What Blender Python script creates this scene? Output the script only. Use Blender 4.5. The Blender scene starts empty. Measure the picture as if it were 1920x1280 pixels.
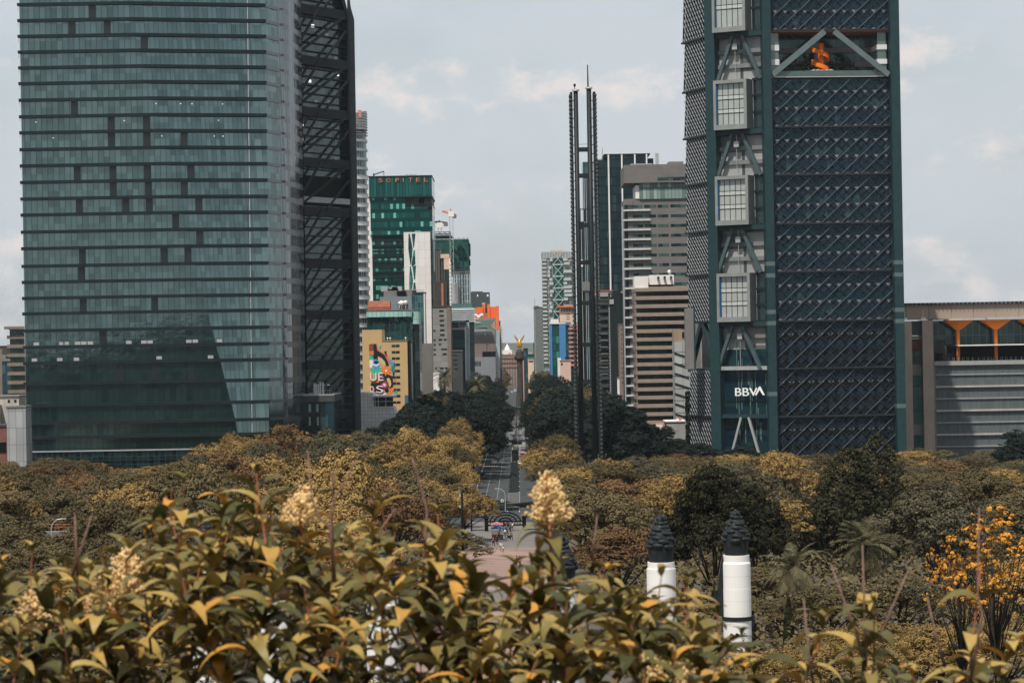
import bpy, math, random
import numpy as np
from mathutils import Vector, Matrix, Euler
R = math.radians
SC = bpy.context.scene
COL = SC.collection
# ---------------------------------------------------------------- camera
F, W0, H0 = 5000.0, 1920.0, 1280.0
EYE = Vector((0, 0, 35.0))
cam_d = bpy.data.cameras.new('camera'); cam = bpy.data.objects.new('camera', cam_d); COL.objects.link(cam)
cam_d.sensor_width = 36.0; cam_d.lens = 36.0 * F / W0
cam_d.clip_start = 0.5; cam_d.clip_end = 60000
cam_d.dof.use_dof = True; cam_d.dof.focus_distance = 600; cam_d.dof.aperture_fstop = 17
CR = Matrix.Rotation(R(90 + 0.115), 3, 'X') @ Matrix.Rotation(R(-1.0), 3, 'Z')
cam.matrix_world = Matrix.Translation(EYE) @ CR.to_4x4()
SC.camera = cam
# ---------------------------------------------------------------- world, sun, exposure
SUN_EL, SUN_AZ = R(60), R(204)      # azimuth clockwise from +Y
SC.view_settings.view_transform = 'Standard'; SC.view_settings.look = 'None'
SC.view_settings.exposure = 0.05; SC.view_settings.gamma = 1.0
def make_world():
    w = bpy.data.worlds.new('World'); SC.world = w; w.use_nodes = True
    nt = w.node_tree; N = nt.nodes; L = nt.links; N.clear()
    out = N.new('ShaderNodeOutputWorld'); bg = N.new('ShaderNodeBackground')
    sky = N.new('ShaderNodeTexSky'); sky.sky_type = 'NISHITA'; sky.sun_disc = False
    sky.sun_elevation = SUN_EL; sky.sun_rotation = SUN_AZ; sky.air_density = 1.2; sky.dust_density = 2.0
    tc = N.new('ShaderNodeTexCoord')
    def noise(scale, sz, detail, lo, hi, off=0, rough=.6):
        m = N.new('ShaderNodeMapping'); m.inputs['Scale'].default_value = (1, 1, sz); m.inputs['Location'].default_value = (off, off, off)
        n = N.new('ShaderNodeTexNoise'); n.inputs['Scale'].default_value = scale; n.inputs['Detail'].default_value = detail; n.inputs['Roughness'].default_value = rough
        r = N.new('ShaderNodeMapRange'); r.inputs[1].default_value = lo; r.inputs[2].default_value = hi; r.interpolation_type = 'SMOOTHSTEP'
        L.new(tc.outputs['Generated'], m.inputs[0]); L.new(m.outputs[0], n.inputs['Vector']); L.new(n.outputs['Fac'], r.inputs[0]); return r.outputs[0]
    veil = noise(9, 2.2, 6, .28, .62)
    puff = noise(26, 1.7, 7, .52, .70, 3.1, .62)
    def mix(f, a, b):
        x = N.new('ShaderNodeMix'); x.data_type = 'RGBA'
        if isinstance(f, float): x.inputs[0].default_value = f
        else: L.new(f, x.inputs[0])
        for k, v in ((6, a), (7, b)):
            if isinstance(v, tuple): x.inputs[k].default_value = v + (1,)
            else: L.new(v, x.inputs[k])
        return x.outputs[2]
    mr = N.new('ShaderNodeMath'); mr.operation = 'MULTIPLY_ADD'; mr.inputs[1].default_value = .3; mr.inputs[2].default_value = .62
    L.new(veil, mr.inputs[0])
    mp = N.new('ShaderNodeMath'); mp.operation = 'MULTIPLY'; mp.inputs[1].default_value = .68; L.new(puff, mp.inputs[0])
    VEIL = (6.1, 6.6, 7.05); PUFF = (9.0, 7.9, 7.4)
    c1 = mix(mr.outputs[0], sky.outputs[0], VEIL)
    c2 = mix(mp.outputs[0], c1, PUFF)
    L.new(c2, bg.inputs[0]); bg.inputs[1].default_value = 0.1
    L.new(bg.outputs[0], out.inputs[0])
make_world()
sd = bpy.data.lights.new('sun', 'SUN'); sun = bpy.data.objects.new('sun', sd); COL.objects.link(sun)
sd.energy = 4.6; sd.angle = R(0.6); sd.color = (1, .93, .82)
sdir = Vector((math.sin(SUN_AZ) * math.cos(SUN_EL), math.cos(SUN_AZ) * math.cos(SUN_EL), math.sin(SUN_EL)))
sun.rotation_euler = sdir.to_track_quat('Z', 'Y').to_euler(); sun.location = (0, 0, 300)

# ---------------------------------------------------------------- helpers
def ray(px, py): return CR @ Vector(((px - W0 / 2) / F, -(py - H0 / 2) / F, -1.0))
def P(px, py, Y):
    d = ray(px, py); return EYE + d * (Y / d.y)
def G(px, py, z=0.0):
    d = ray(px, py); return EYE + d * ((z - EYE.z) / d.z)
def tag(o, label=None, cat=None, group=None, kind=None):
    if label: o['label'] = label
    if cat: o['category'] = cat
    if group: o['group'] = group
    if kind: o['kind'] = kind
    return o
def empty(name, loc, rz=0.0):
    o = bpy.data.objects.new(name, None); o.location = loc; o.rotation_euler = (0, 0, rz); COL.objects.link(o); return o
def link(name, me, parent=None, loc=None):
    o = bpy.data.objects.new(name, me); COL.objects.link(o)
    if parent: o.parent = parent
    if loc is not None: o.location = loc
    return o
class MB:
    def __init__(s): s.v = []; s.f = []; s.sm = False
    def quad(s, a, b, c, d):
        n = len(s.v); s.v += [tuple(a), tuple(b), tuple(c), tuple(d)]; s.f.append((n, n + 1, n + 2, n + 3)); return s
    def poly(s, pts):
        n = len(s.v); s.v += [tuple(p) for p in pts]; s.f.append(tuple(range(n, n + len(pts)))); return s
    def box(s, x0, x1, y0, y1, z0, z1):
        if x0 > x1: x0, x1 = x1, x0
        if y0 > y1: y0, y1 = y1, y0
        if z0 > z1: z0, z1 = z1, z0
        n = len(s.v)
        s.v += [(x0, y0, z0), (x1, y0, z0), (x1, y1, z0), (x0, y1, z0), (x0, y0, z1), (x1, y0, z1), (x1, y1, z1), (x0, y1, z1)]
        s.f += [(n, n + 3, n + 2, n + 1), (n + 4, n + 5, n + 6, n + 7), (n, n + 1, n + 5, n + 4), (n + 1, n + 2, n + 6, n + 5), (n + 2, n + 3, n + 7, n + 6), (n + 3, n, n + 4, n + 7)]
        return s
    def beam(s, p, q, w, h=None, up=(0, 0, 1)):
        h = h or w; p = Vector(p); q = Vector(q); d = (q - p).normalized(); u = Vector(up)
        if abs(d.dot(u)) > .98: u = Vector((0, 1, 0))
        a = d.cross(u).normalized() * w / 2; b = a.cross(d).normalized() * h / 2; n = len(s.v)
        for c in (p, q): s.v += [tuple(c - a - b), tuple(c + a - b), tuple(c + a + b), tuple(c - a + b)]
        s.f += [(n, n + 1, n + 2, n + 3), (n + 7, n + 6, n + 5, n + 4), (n, n + 4, n + 5, n + 1), (n + 1, n + 5, n + 6, n + 2), (n + 2, n + 6, n + 7, n + 3), (n + 3, n + 7, n + 4, n)]
        return s
    def tube(s, pts, rad, n=6, cap=True):
        pts = [Vector(p) for p in pts]
        if not hasattr(rad, '__len__'): rad = [rad] * len(pts)
        base = len(s.v); u = Vector((1, 0, 0))
        for i, p in enumerate(pts):
            d = (pts[min(i + 1, len(pts) - 1)] - pts[max(i - 1, 0)]).normalized()
            a = u - d * u.dot(d)
            if a.length < .05: a = Vector((0, 1, 0)) - d * d.y
            a.normalize(); b = d.cross(a); u = a
            for k in range(n):
                t = 2 * math.pi * k / n; s.v.append(tuple(p + (a * math.cos(t) + b * math.sin(t)) * rad[i]))
        for i in range(len(pts) - 1):
            for k in range(n):
                k2 = (k + 1) % n; s.f.append((base + i * n + k, base + i * n + k2, base + (i + 1) * n + k2, base + (i + 1) * n + k))
        if cap:
            s.f.append(tuple(base + k for k in reversed(range(n)))); e = base + (len(pts) - 1) * n; s.f.append(tuple(e + k for k in range(n)))
        return s
    def lathe(s, prof, cx=0, cy=0, n=24, a0=0, a1=2 * math.pi):
        base = len(s.v); full = abs(a1 - a0 - 2 * math.pi) < 1e-6; m = n if full else n + 1
        for r, z in prof:
            for k in range(m):
                t = a0 + (a1 - a0) * k / n; s.v.append((cx + r * math.cos(t), cy + r * math.sin(t), z))
        for i in range(len(prof) - 1):
            for k in range(n):
                k2 = (k + 1) % m; s.f.append((base + i * m + k, base + i * m + k2, base + (i + 1) * m + k2, base + (i + 1) * m + k))
        return s
    def plate(s, pts, y0, y1):            # xz polygon (seen from -y, clockwise or not), extruded along y
        n = len(s.v); k = len(pts)
        s.v += [(x, y0, z) for x, z in pts] + [(x, y1, z) for x, z in pts]
        s.f.append(tuple(range(n, n + k))); s.f.append(tuple(range(n + 2 * k - 1, n + k - 1, -1)))
        for i in range(k):
            j = (i + 1) % k; s.f.append((n + j, n + i, n + k + i, n + k + j))
        return s
    def prism(s, pts, z0, z1):
        n = len(s.v); k = len(pts)
        s.v += [(x, y, z0) for x, y in pts] + [(x, y, z1) for x, y in pts]
        s.f.append(tuple(reversed(range(n, n + k)))); s.f.append(tuple(range(n + k, n + 2 * k)))
        for i in range(k):
            j = (i + 1) % k; s.f.append((n + i, n + j, n + k + j, n + k + i))
        return s
    def ball(s, c, r, n=8, m=5, sz=1.0):
        base = len(s.v)
        for i in range(m + 1):
            ph = math.pi * i / m
            for k in range(n):
                t = 2 * math.pi * k / n; s.v.append((c[0] + r * math.sin(ph) * math.cos(t), c[1] + r * math.sin(ph) * math.sin(t), c[2] + r * sz * math.cos(ph)))
        for i in range(m):
            for k in range(n):
                k2 = (k + 1) % n; s.f.append((base + i * n + k, base + (i + 1) * n + k, base + (i + 1) * n + k2, base + i * n + k2))
        return s
    def mesh(s, name, mat, smooth=False):
        me = bpy.data.meshes.new(name); me.from_pydata(s.v, [], s.f)
        if mat: me.materials.append(mat)
        if smooth: me.polygons.foreach_set('use_smooth', [True] * len(me.polygons))
        me.update(); return me
    def build(s, name, mat, parent=None, loc=None, smooth=False):
        return link(name, s.mesh(name, mat, smooth), parent, loc)
def np_mesh(name, V, Q, mat):
    me = bpy.data.meshes.new(name); nq = len(Q)
    me.vertices.add(len(V)); me.vertices.foreach_set('co', V.astype(np.float32).ravel())
    me.loops.add(nq * 4); me.loops.foreach_set('vertex_index', Q.astype(np.int32).ravel())
    me.polygons.add(nq); me.polygons.foreach_set('loop_start', np.arange(0, nq * 4, 4, dtype=np.int32))
    me.materials.append(mat); me.update(calc_edges=True); return me
# ---------------------------------------------------------------- materials
_M = {}
def setin(b, k, v):
    if k in b.inputs: b.inputs[k].default_value = v
def mat(name, col, rough=.7, metal=0.0, ior=1.45, var=.12, scale=.6, bump=0.0, bscale=8.0, spec=None, col2=None, stretch=(1, 1, 1), trans=0.0):
    if name in _M: return _M[name]
    m = bpy.data.materials.new(name); m.use_nodes = True; nt = m.node_tree; N = nt.nodes; L = nt.links
    b = N['Principled BSDF']; setin(b, 'Roughness', rough); setin(b, 'Metallic', metal); setin(b, 'IOR', ior)
    setin(b, 'Specular IOR Level', .22 if spec is None and rough > .3 else (.5 if spec is None else spec))
    if trans: setin(b, 'Transmission Weight', trans)
    tc = N.new('ShaderNodeTexCoord'); mp = N.new('ShaderNodeMapping'); mp.inputs['Scale'].default_value = stretch
    L.new(tc.outputs['Object'], mp.inputs[0])
    n = N.new('ShaderNodeTexNoise'); n.inputs['Scale'].default_value = scale; n.inputs['Detail'].default_value = 5; n.inputs['Roughness'].default_value = .65
    L.new(mp.outputs[0], n.inputs['Vector'])
    cr = N.new('ShaderNodeValToRGB'); cr.color_ramp.elements[0].position = .32; cr.color_ramp.elements[1].position = .68
    c2 = col2 or tuple(c * (1 + var) for c in col); c1 = col if col2 else tuple(c * (1 - var) for c in col)
    cr.color_ramp.elements[0].color = c1 + (1,); cr.color_ramp.elements[1].color = c2 + (1,)
    L.new(n.outputs['Fac'], cr.inputs[0]); L.new(cr.outputs[0], b.inputs['Base Color'])
    if bump:
        n2 = N.new('ShaderNodeTexNoise'); n2.inputs['Scale'].default_value = bscale; n2.inputs['Detail'].default_value = 4
        bp = N.new('ShaderNodeBump'); bp.inputs['Strength'].default_value = bump; bp.inputs['Distance'].default_value = .05
        L.new(tc.outputs['Object'], n2.inputs['Vector']); L.new(n2.outputs['Fac'], bp.inputs['Height']); L.new(bp.outputs[0], b.inputs['Normal'])
    _M[name] = m; return m
def cells(name, cols, pw, ph, line=None, lw=.0, lh=.0, rough=.15, ior=1.9, metal=0.0, wav=.0, weights=None, noisev=.2, tint=(.64, .88, .86)):
    """cladding or glazing laid in a grid of panels: each panel takes one of the colours, joints in the line colour"""
    if name in _M: return _M[name]
    m = bpy.data.materials.new(name); m.use_nodes = True; nt = m.node_tree; N = nt.nodes; L = nt.links
    b = N['Principled BSDF']; setin(b, 'Roughness', rough); setin(b, 'IOR', ior); setin(b, 'Metallic', metal)
    if rough < .3: setin(b, 'Specular Tint', tint + (1,))
    tc = N.new('ShaderNodeTexCoord'); sp = N.new('ShaderNodeSeparateXYZ'); L.new(tc.outputs['Object'], sp.inputs[0])
    def mth(op, a, bb=None):
        x = N.new('ShaderNodeMath'); x.operation = op
        for k, v in ((0, a), (1, bb)):
            if v is None: continue
            if isinstance(v, (int, float)): x.inputs[k].default_value = v
            else: L.new(v, x.inputs[k])
        return x.outputs[0]
    u = mth('ADD', sp.outputs[0], sp.outputs[1]); u = mth('DIVIDE', u, pw); v = mth('DIVIDE', sp.outputs[2], ph)
    fu = mth('FLOOR', u); fv = mth('FLOOR', v); cb = N.new('ShaderNodeCombineXYZ'); L.new(fu, cb.inputs[0]); L.new(fv, cb.inputs[1])
    wn = N.new('ShaderNodeTexWhiteNoise'); wn.noise_dimensions = '2D'; L.new(cb.outputs[0], wn.inputs['Vector'])
    cr = N.new('ShaderNodeValToRGB'); cr.color_ramp.interpolation = 'CONSTANT'; el = cr.color_ramp.elements
    k = len(cols); weights = weights or [1] * k; tot = sum(weights); acc = 0
    el[0].position = 0; el[0].color = cols[0] + (1,); el.remove(el[1])
    for i in range(1, k):
        acc += weights[i - 1] / tot; e = el.new(acc); e.color = cols[i] + (1,)
    L.new(wn.outputs['Value'], cr.inputs[0]); c = cr.outputs[0]
    nn = N.new('ShaderNodeTexNoise'); nn.inputs['Scale'].default_value = .12; nn.inputs['Detail'].default_value = 6; L.new(tc.outputs['Object'], nn.inputs['Vector'])
    s = mth('MULTIPLY_ADD', nn.outputs['Fac'], noisev * 2); N[-1 if False else len(N) - 1].inputs[2].default_value = 1 - noisev
    mul = N.new('ShaderNodeMix'); mul.data_type = 'RGBA'; mul.blend_type = 'MULTIPLY'; mul.inputs[0].default_value = 1
    L.new(c, mul.inputs[6]); L.new(s, mul.inputs[7]); c = mul.outputs[2]
    tn = mth('MULTIPLY_ADD', wn.outputs['Value'], -.42); N[len(N) - 1].inputs[2].default_value = 1.0
    if line is not None:
        a = mth('LESS_THAN', mth('FRACT', u), lw / pw) if lw else None
        a2 = mth('LESS_THAN', mth('FRACT', v), lh / ph) if lh else None
        f = mth('MAXIMUM', a, a2) if (a is not None and a2 is not None) else (a if a is not None else a2)
        mx = N.new('ShaderNodeMix'); mx.data_type = 'RGBA'; L.new(f, mx.inputs[0]); L.new(c, mx.inputs[6]); mx.inputs[7].default_value = line + (1,); c = mx.outputs[2]
        tn = mth('MULTIPLY', tn, mth('SUBTRACT', 1.0, mth('MULTIPLY', f, .6)))
    L.new(c, b.inputs['Base Color'])
    if rough < .3: tm_ = N.new('ShaderNodeMix'); tm_.data_type = 'RGBA'; L.new(tn, tm_.inputs[0]); tm_.inputs[6].default_value = (0, 0, 0, 1); tm_.inputs[7].default_value = tint + (1,); L.new(tm_.outputs[2], b.inputs['Specular Tint'])
    if wav:   # each pane sits at a slightly different angle
        w2 = N.new('ShaderNodeTexNoise'); w2.inputs['Scale'].default_value = .35; w2.inputs['Detail'].default_value = 3; L.new(tc.outputs['Object'], w2.inputs['Vector'])
        ad = mth('MULTIPLY_ADD', wn.outputs['Value'], 0.0); h = mth('ADD', w2.outputs['Fac'], ad)
        bp = N.new('ShaderNodeBump'); bp.inputs['Strength'].default_value = wav; bp.inputs['Distance'].default_value = .3; L.new(h, bp.inputs['Height']); L.new(bp.outputs[0], b.inputs['Normal'])
    _M[name] = m; return m
conc = mat('concrete', (.17, .165, .16), .85, var=.18, scale=.25, stretch=(1, 1, .3))
conc_d = mat('dark_concrete', (.055, .06, .062), .8, var=.2, scale=.25, stretch=(1, 1, .3))
beige = mat('beige_concrete', (.33, .25, .19), .85, var=.15, scale=.3, stretch=(1, 1, .25))
beige_d = mat('brown_concrete', (.2, .16, .135), .85, var=.15, scale=.3)
white = mat('white_render', (.72, .70, .68), .8, var=.07, scale=.3)
cream = mat('cream_render', (.62, .46, .35), .8, var=.07, scale=.3)
pink = mat('pink_render', (.5, .22, .18), .8, var=.1, scale=.3)
orange = mat('orange_render', (.72, .15, .045), .75, var=.1, scale=.25)
ywall = mat('ochre_render', (.5, .345, .175), .85, var=.06, scale=.2)
steel_d = mat('dark_steel', (.014, .022, .025), .45, metal=.3, var=.25, scale=1.5)
steel_g = mat('teal_painted_steel', (.016, .042, .048), .5, var=.15, scale=.8)
steel_l = mat('pale_metal', (.42, .43, .43), .4, metal=.4, var=.1)
black = mat('black_metal', (.004, .006, .007), .7, spec=.1)
gl_dark = cells('dark_glazing', [(.01, .018, .02), (.015, .028, .03), (.03, .05, .052)], 1.6, 3.4, (.03, .04, .04), .12, 0, rough=.12, ior=1.7, weights=[4, 3, 1])
gl_green = cells('green_glazing', [(.008, .06, .055), (.012, .09, .08), (.05, .2, .17)], 1.5, 3.6, (.004, .03, .03), .15, .3, rough=.12, ior=1.7, weights=[4, 3, 1.2])
gl_blue = cells('blue_glazing', [(.012, .04, .055), (.02, .06, .075), (.04, .09, .1)], 2.0, 3.5, (.01, .02, .025), .12, .25, rough=.12, ior=1.7, weights=[4, 3, 1])
# ---------------------------------------------------------------- building class
class Bld:
    def __init__(s, name, label, cat, px, pyref, Y, yaw=0.0, group=None):
        p = P(px, pyref, Y); s.O = Vector((p.x, p.y, 0)); s.py = pyref; s.px = px
        s.ex = Vector((math.cos(R(yaw)), math.sin(R(yaw)), 0)); s.ey = Vector((-s.ex.y, s.ex.x, 0))
        s.e = empty(name, s.O, R(yaw)); tag(s.e, label, cat, group)
    def uz(s, px, py, off=0.0):
        d = ray(px, py); o = s.O + s.ey * off; t = (o - EYE).dot(s.ey) / d.dot(s.ey); q = EYE + d * t
        return ((q - s.O).dot(s.ex), q.z)
    def X(s, px, off=0.0): return s.uz(px, s.py, off)[0]
    def Z(s, py, px=None): return s.uz(s.px if px is None else px, py)[1]
    def box(s, name, m, px0, px1, py0, py1, d0, d1, parent=None, z0=None):
        return MB().box(s.X(px0), s.X(px1), d0, d1, s.Z(py1) if z0 is None else z0, s.Z(py0)).build(name, m, parent or s.e)
    def mb(s, name, m, mb, smooth=False, parent=None): return mb.build(name, m, parent or s.e, smooth=smooth)
def text_mesh(txt, size, depth, m, font_shear=0.0):
    cu = bpy.data.curves.new('lettering', 'FONT'); cu.body = txt; cu.size = size; cu.extrude = depth; cu.shear = font_shear; cu.align_x = 'LEFT'
    o = bpy.data.objects.new('lettering', cu); COL.objects.link(o)
    dg = bpy.context.evaluated_depsgraph_get(); me = bpy.data.meshes.new_from_object(o.evaluated_get(dg)); bpy.data.objects.remove(o)
    me.transform(Matrix.Rotation(R(90), 4, 'X')); me.materials.clear(); me.materials.append(m); return me
def sign(b, txt, m, px0, px1, py0, py1, off, name='sign_lettering', parent=None):
    me = text_mesh(txt, 1.0, .04, m); co = np.empty(len(me.vertices) * 3, np.float32); me.vertices.foreach_get('co', co); co = co.reshape(-1, 3)
    mn, mx = co.min(0), co.max(0); x0, x1, z0, z1 = b.X(px0), b.X(px1), b.Z(py1), b.Z(py0)
    co[:, 0] = x0 + (co[:, 0] - mn[0]) / (mx[0] - mn[0]) * (x1 - x0); co[:, 2] = z0 + (co[:, 2] - mn[2]) / (mx[2] - mn[2]) * (z1 - z0); co[:, 1] = off + co[:, 1] * 3
    me.vertices.foreach_set('co', co.ravel()); me.update(); return link(name, me, parent or b.e)
def banded(b, px0, px1, ytop, D, step, wall, glass, first, last, band_frac=.5, proud=.35, roof=None, parapet=None, side=True):
    """office block: a glazed core, one projecting band per storey, a roof slab"""
    x0, x1 = b.X(px0), b.X(px1); zt = b.Z(ytop)
    core = MB().box(x0 + .3, x1 - .3, .3, D - .3, 0, zt - .4).build('glazing', glass, b.e)
    MB().box(x0, x1, 0, D, b.Z(ytop + (parapet or step * .5)), zt).build('roof', roof or wall, b.e)
    y = first
    while y < last:
        za, zb = b.Z(y + step * band_frac), b.Z(y)
        MB().box(x0 - (proud if side else 0), x1 + (proud if side else 0), -proud, D, za, zb).build('spandrel', wall, b.e)
        y += step
    return core
def roof_kit(b, px0, px1, py, D, n=4, seed=0, parent=None):
    """tanks, fan boxes and a mast on a roof"""
    rr = random.Random(seed); x0, x1 = b.X(px0), b.X(px1); z = b.Z(py); mb = MB()
    for i in range(n):
        x = rr.uniform(x0, x1); w = rr.uniform(.8, 2.2); h = rr.uniform(.6, 1.8); mb.box(x - w, x + w, D * .3, D * .3 + 2, z - .1, z + h)
    mb.build('rooftop_plant', steel_l if seed % 2 else conc, b.e)
    x = rr.uniform(x0, x1); MB().tube([(x, D * .2, z), (x, D * .2, z + 5)], .09, 5).build('antenna', steel_d, b.e)
#PART2
# ================================================================ ground, avenue, plaza
m_soil = mat('park_soil', (.045, .035, .02), .95, var=.4, scale=.08)
m_asph = mat('asphalt', (.05, .056, .06), .85, var=.18, scale=.35, stretch=(1, .12, 1))
m_paint = mat('road_paint', (.42, .42, .40), .8, var=.3, scale=2)
m_kerb = mat('kerb_stone', (.17, .165, .155), .85, var=.2, scale=.6)
m_plaza = cells('plaza_brick', [(.25, .165, .14), (.22, .15, .13), (.28, .19, .16)], 1.2, 50, None, rough=.9, ior=1.4, noisev=.25)
m_pave = mat('grey_paving', (.155, .145, .14), .9, var=.2, scale=.3)
g = MB(); S = 40000
g.quad((-S, -S, 0), (S, -S, 0), (S, S, 0), (-S, S, 0)).build('ground', mat('city_ground', (.09, .08, .065), .95, var=.3, scale=.004)); tag(bpy.data.objects['ground'], kind='structure')
VPD = (P(976, 655, 1000) - EYE); AX = VPD.x / VPD.y          # the avenue runs towards (AX, 1)
_m0 = G(965, 900); MX0 = _m0.x - AX * _m0.y                   # centre of the median
def av(off, y, z=0.0): return (MX0 + off + AX * y, y, z)
def strip(name, o0, o1, y0, y1, z, m, kind='structure'):
    o = MB().quad(av(o0, y0, z), av(o1, y0, z), av(o1, y1, z), av(o0, y1, z)).build(name, m); tag(o, kind=kind); return o
strip('road', -10.5, 12, 560, 6000, .012, m_asph)
strip('pavement', -30, -10.5, 560, 1500, .13, m_kerb)
strip('pavement', 12, 30, 560, 1500, .13, m_kerb)
MB().quad((-60, 520, .016), (70, 530, .016), (70, 566, .016), (-60, 562, .016)).build('cross_road', m_asph); tag(bpy.data.objects['cross_road'], kind='structure')
mk = MB()
for y in list(range(570, 950, 9)) + list(range(1010, 1330, 9)):
    for o in (-3.9, -6.6):
        mk.quad(av(o - .07, y, .018), av(o + .07, y, .018), av(o + .07, y + 4, .018), av(o - .07, y + 4, .018))
for o in (-9.4, -1.25, 1.3, 10.6):
    mk.quad(av(o - .09, 565, .018), av(o + .09, 565, .018), av(o + .09, 950, .018), av(o - .09, 950, .018))
for py in (850, 873, 950):
    y = G(950, py).y
    for k in range(13):
        o = -9.2 + k * .72
        mk.quad(av(o, y - 1.5, .018), av(o + .34, y - 1.5, .018), av(o + .34, y + 1.5, .018), av(o, y + 1.5, .018))
tag(mk.build('road_markings', m_paint), kind='structure')
# median: raised planter with hedge, then rows of bollards
ya, yb = G(966, 868).y, G(966, 849).y
t = empty('median_planter', av(0, ya)); tag(t, 'dark clipped hedge in a pale stone kerb on the avenue median before the fountain', 'planter')
mp = MB(); mp.box(-1.3, -1.0, 0, yb - ya, 0, .5); mp.box(1.0, 1.3, 0, yb - ya, 0, .5); mp.box(-1.0, 1.0, 0, .3, 0, .5); mp.box(-1.3, 1.3, yb - ya, yb - ya + 6, 0, .5)
mp.build('kerb', m_kerb, t)
hd = MB(); rr = random.Random(3)
for i in range(1800):
    x = rr.uniform(-.95, .95); y = rr.uniform(.4, yb - ya - .3); z = rr.uniform(.5, 1.1); s = .22
    a = Vector((rr.uniform(-1, 1), rr.uniform(-1, 1), rr.uniform(-1, 1))) * s; c = Vector((rr.uniform(-1, 1), rr.uniform(-1, 1), rr.uniform(-1, 1))) * s; p = Vector((x, y, z))
    hd.quad(p - a, p - c, p + a, p + c)
hd.build('hedge', mat('hedge_leaf', (.016, .022, .014), .8), t)
MB().box(-.95, .95, .31, yb - ya - .01, .02, .7).build('soil', m_soil, t)
tag(MB().box(0, 0, 0, 0, 0, 0).v and strip('median', -1.3, 1.3, 570, ya - .5, .14, mat('median_paving', (.09, .09, .09), .9)), kind='structure')
bol = MB(); bol.lathe([(.0, .14), (.62, .14), (.55, .5), (.22, .62), (.16, 1.0), (.0, 1.05)], 0, 0, 8); bme = bol.mesh('bollard', mat('bollard_paint', (.02, .025, .028), .6))
yy = 640
while yy < ya - 4:
    for o in (-.55, .55):
        b_ = link('bollard', bme, None, av(o + (.25 if int(yy) % 2 else -.25), yy, 0)); tag(b_, 'squat dark bollard in the double row along the avenue median', 'bollard', 'bollards along the median')
    yy += 5.2
# plaza leading to the gate
def gq(name, pts, z, m): 
    o = MB().poly([tuple(G(px, py, z)) for px, py in pts]).build(name, m); tag(o, kind='structure'); return o
gq('plaza', [(760, 1290), (1090, 1290), (1010, 1026), (860, 1026)], .02, m_plaza)
gq('walkway', [(860, 1026), (1010, 1026), (1000, 978), (880, 978)], .02, m_pave)
gq('walkway', [(700, 1140), (1010, 1140), (990, 1104), (800, 1104)], .026, m_pave)
# wooded castle hill: the camera stands on its edge
def hill():
    nx, ny = 80, 70; xs = np.linspace(-420, 420, nx); ys = np.linspace(-420, 190, ny); rg = np.random.RandomState(4)
    V = []; Q = []
    for y in ys:
        for x in xs:
            n = rg.uniform(-2.2, 2.2)
            if y > -14:
                k = min(1, max(0, (y + 14) / 185)); z = 31.5 * (1 - k) ** 1.6 * math.exp(-(x / 260) ** 2) + (n * .15 if y < 160 else 0)
                if abs(x) < 12 and -14 < y < 18: z = min(z, 30.5)
            else:
                k = min(1, (-14 - y) / 45); z = (31 + 32 * k) * math.exp(-(x / 330) ** 2) + n * 2
            V.append((x, y, z - .6))
    for j in range(ny - 1):
        for i in range(nx - 1): a = j * nx + i; Q.append((a, a + 1, a + nx + 1, a + nx))
    o = link('hill', np_mesh('hill', np.array(V), np.array(Q), mat('hill_cover', (.008, .012, .011), .95, var=.5, scale=.2))); tag(o, kind='structure')
hill()
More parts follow.
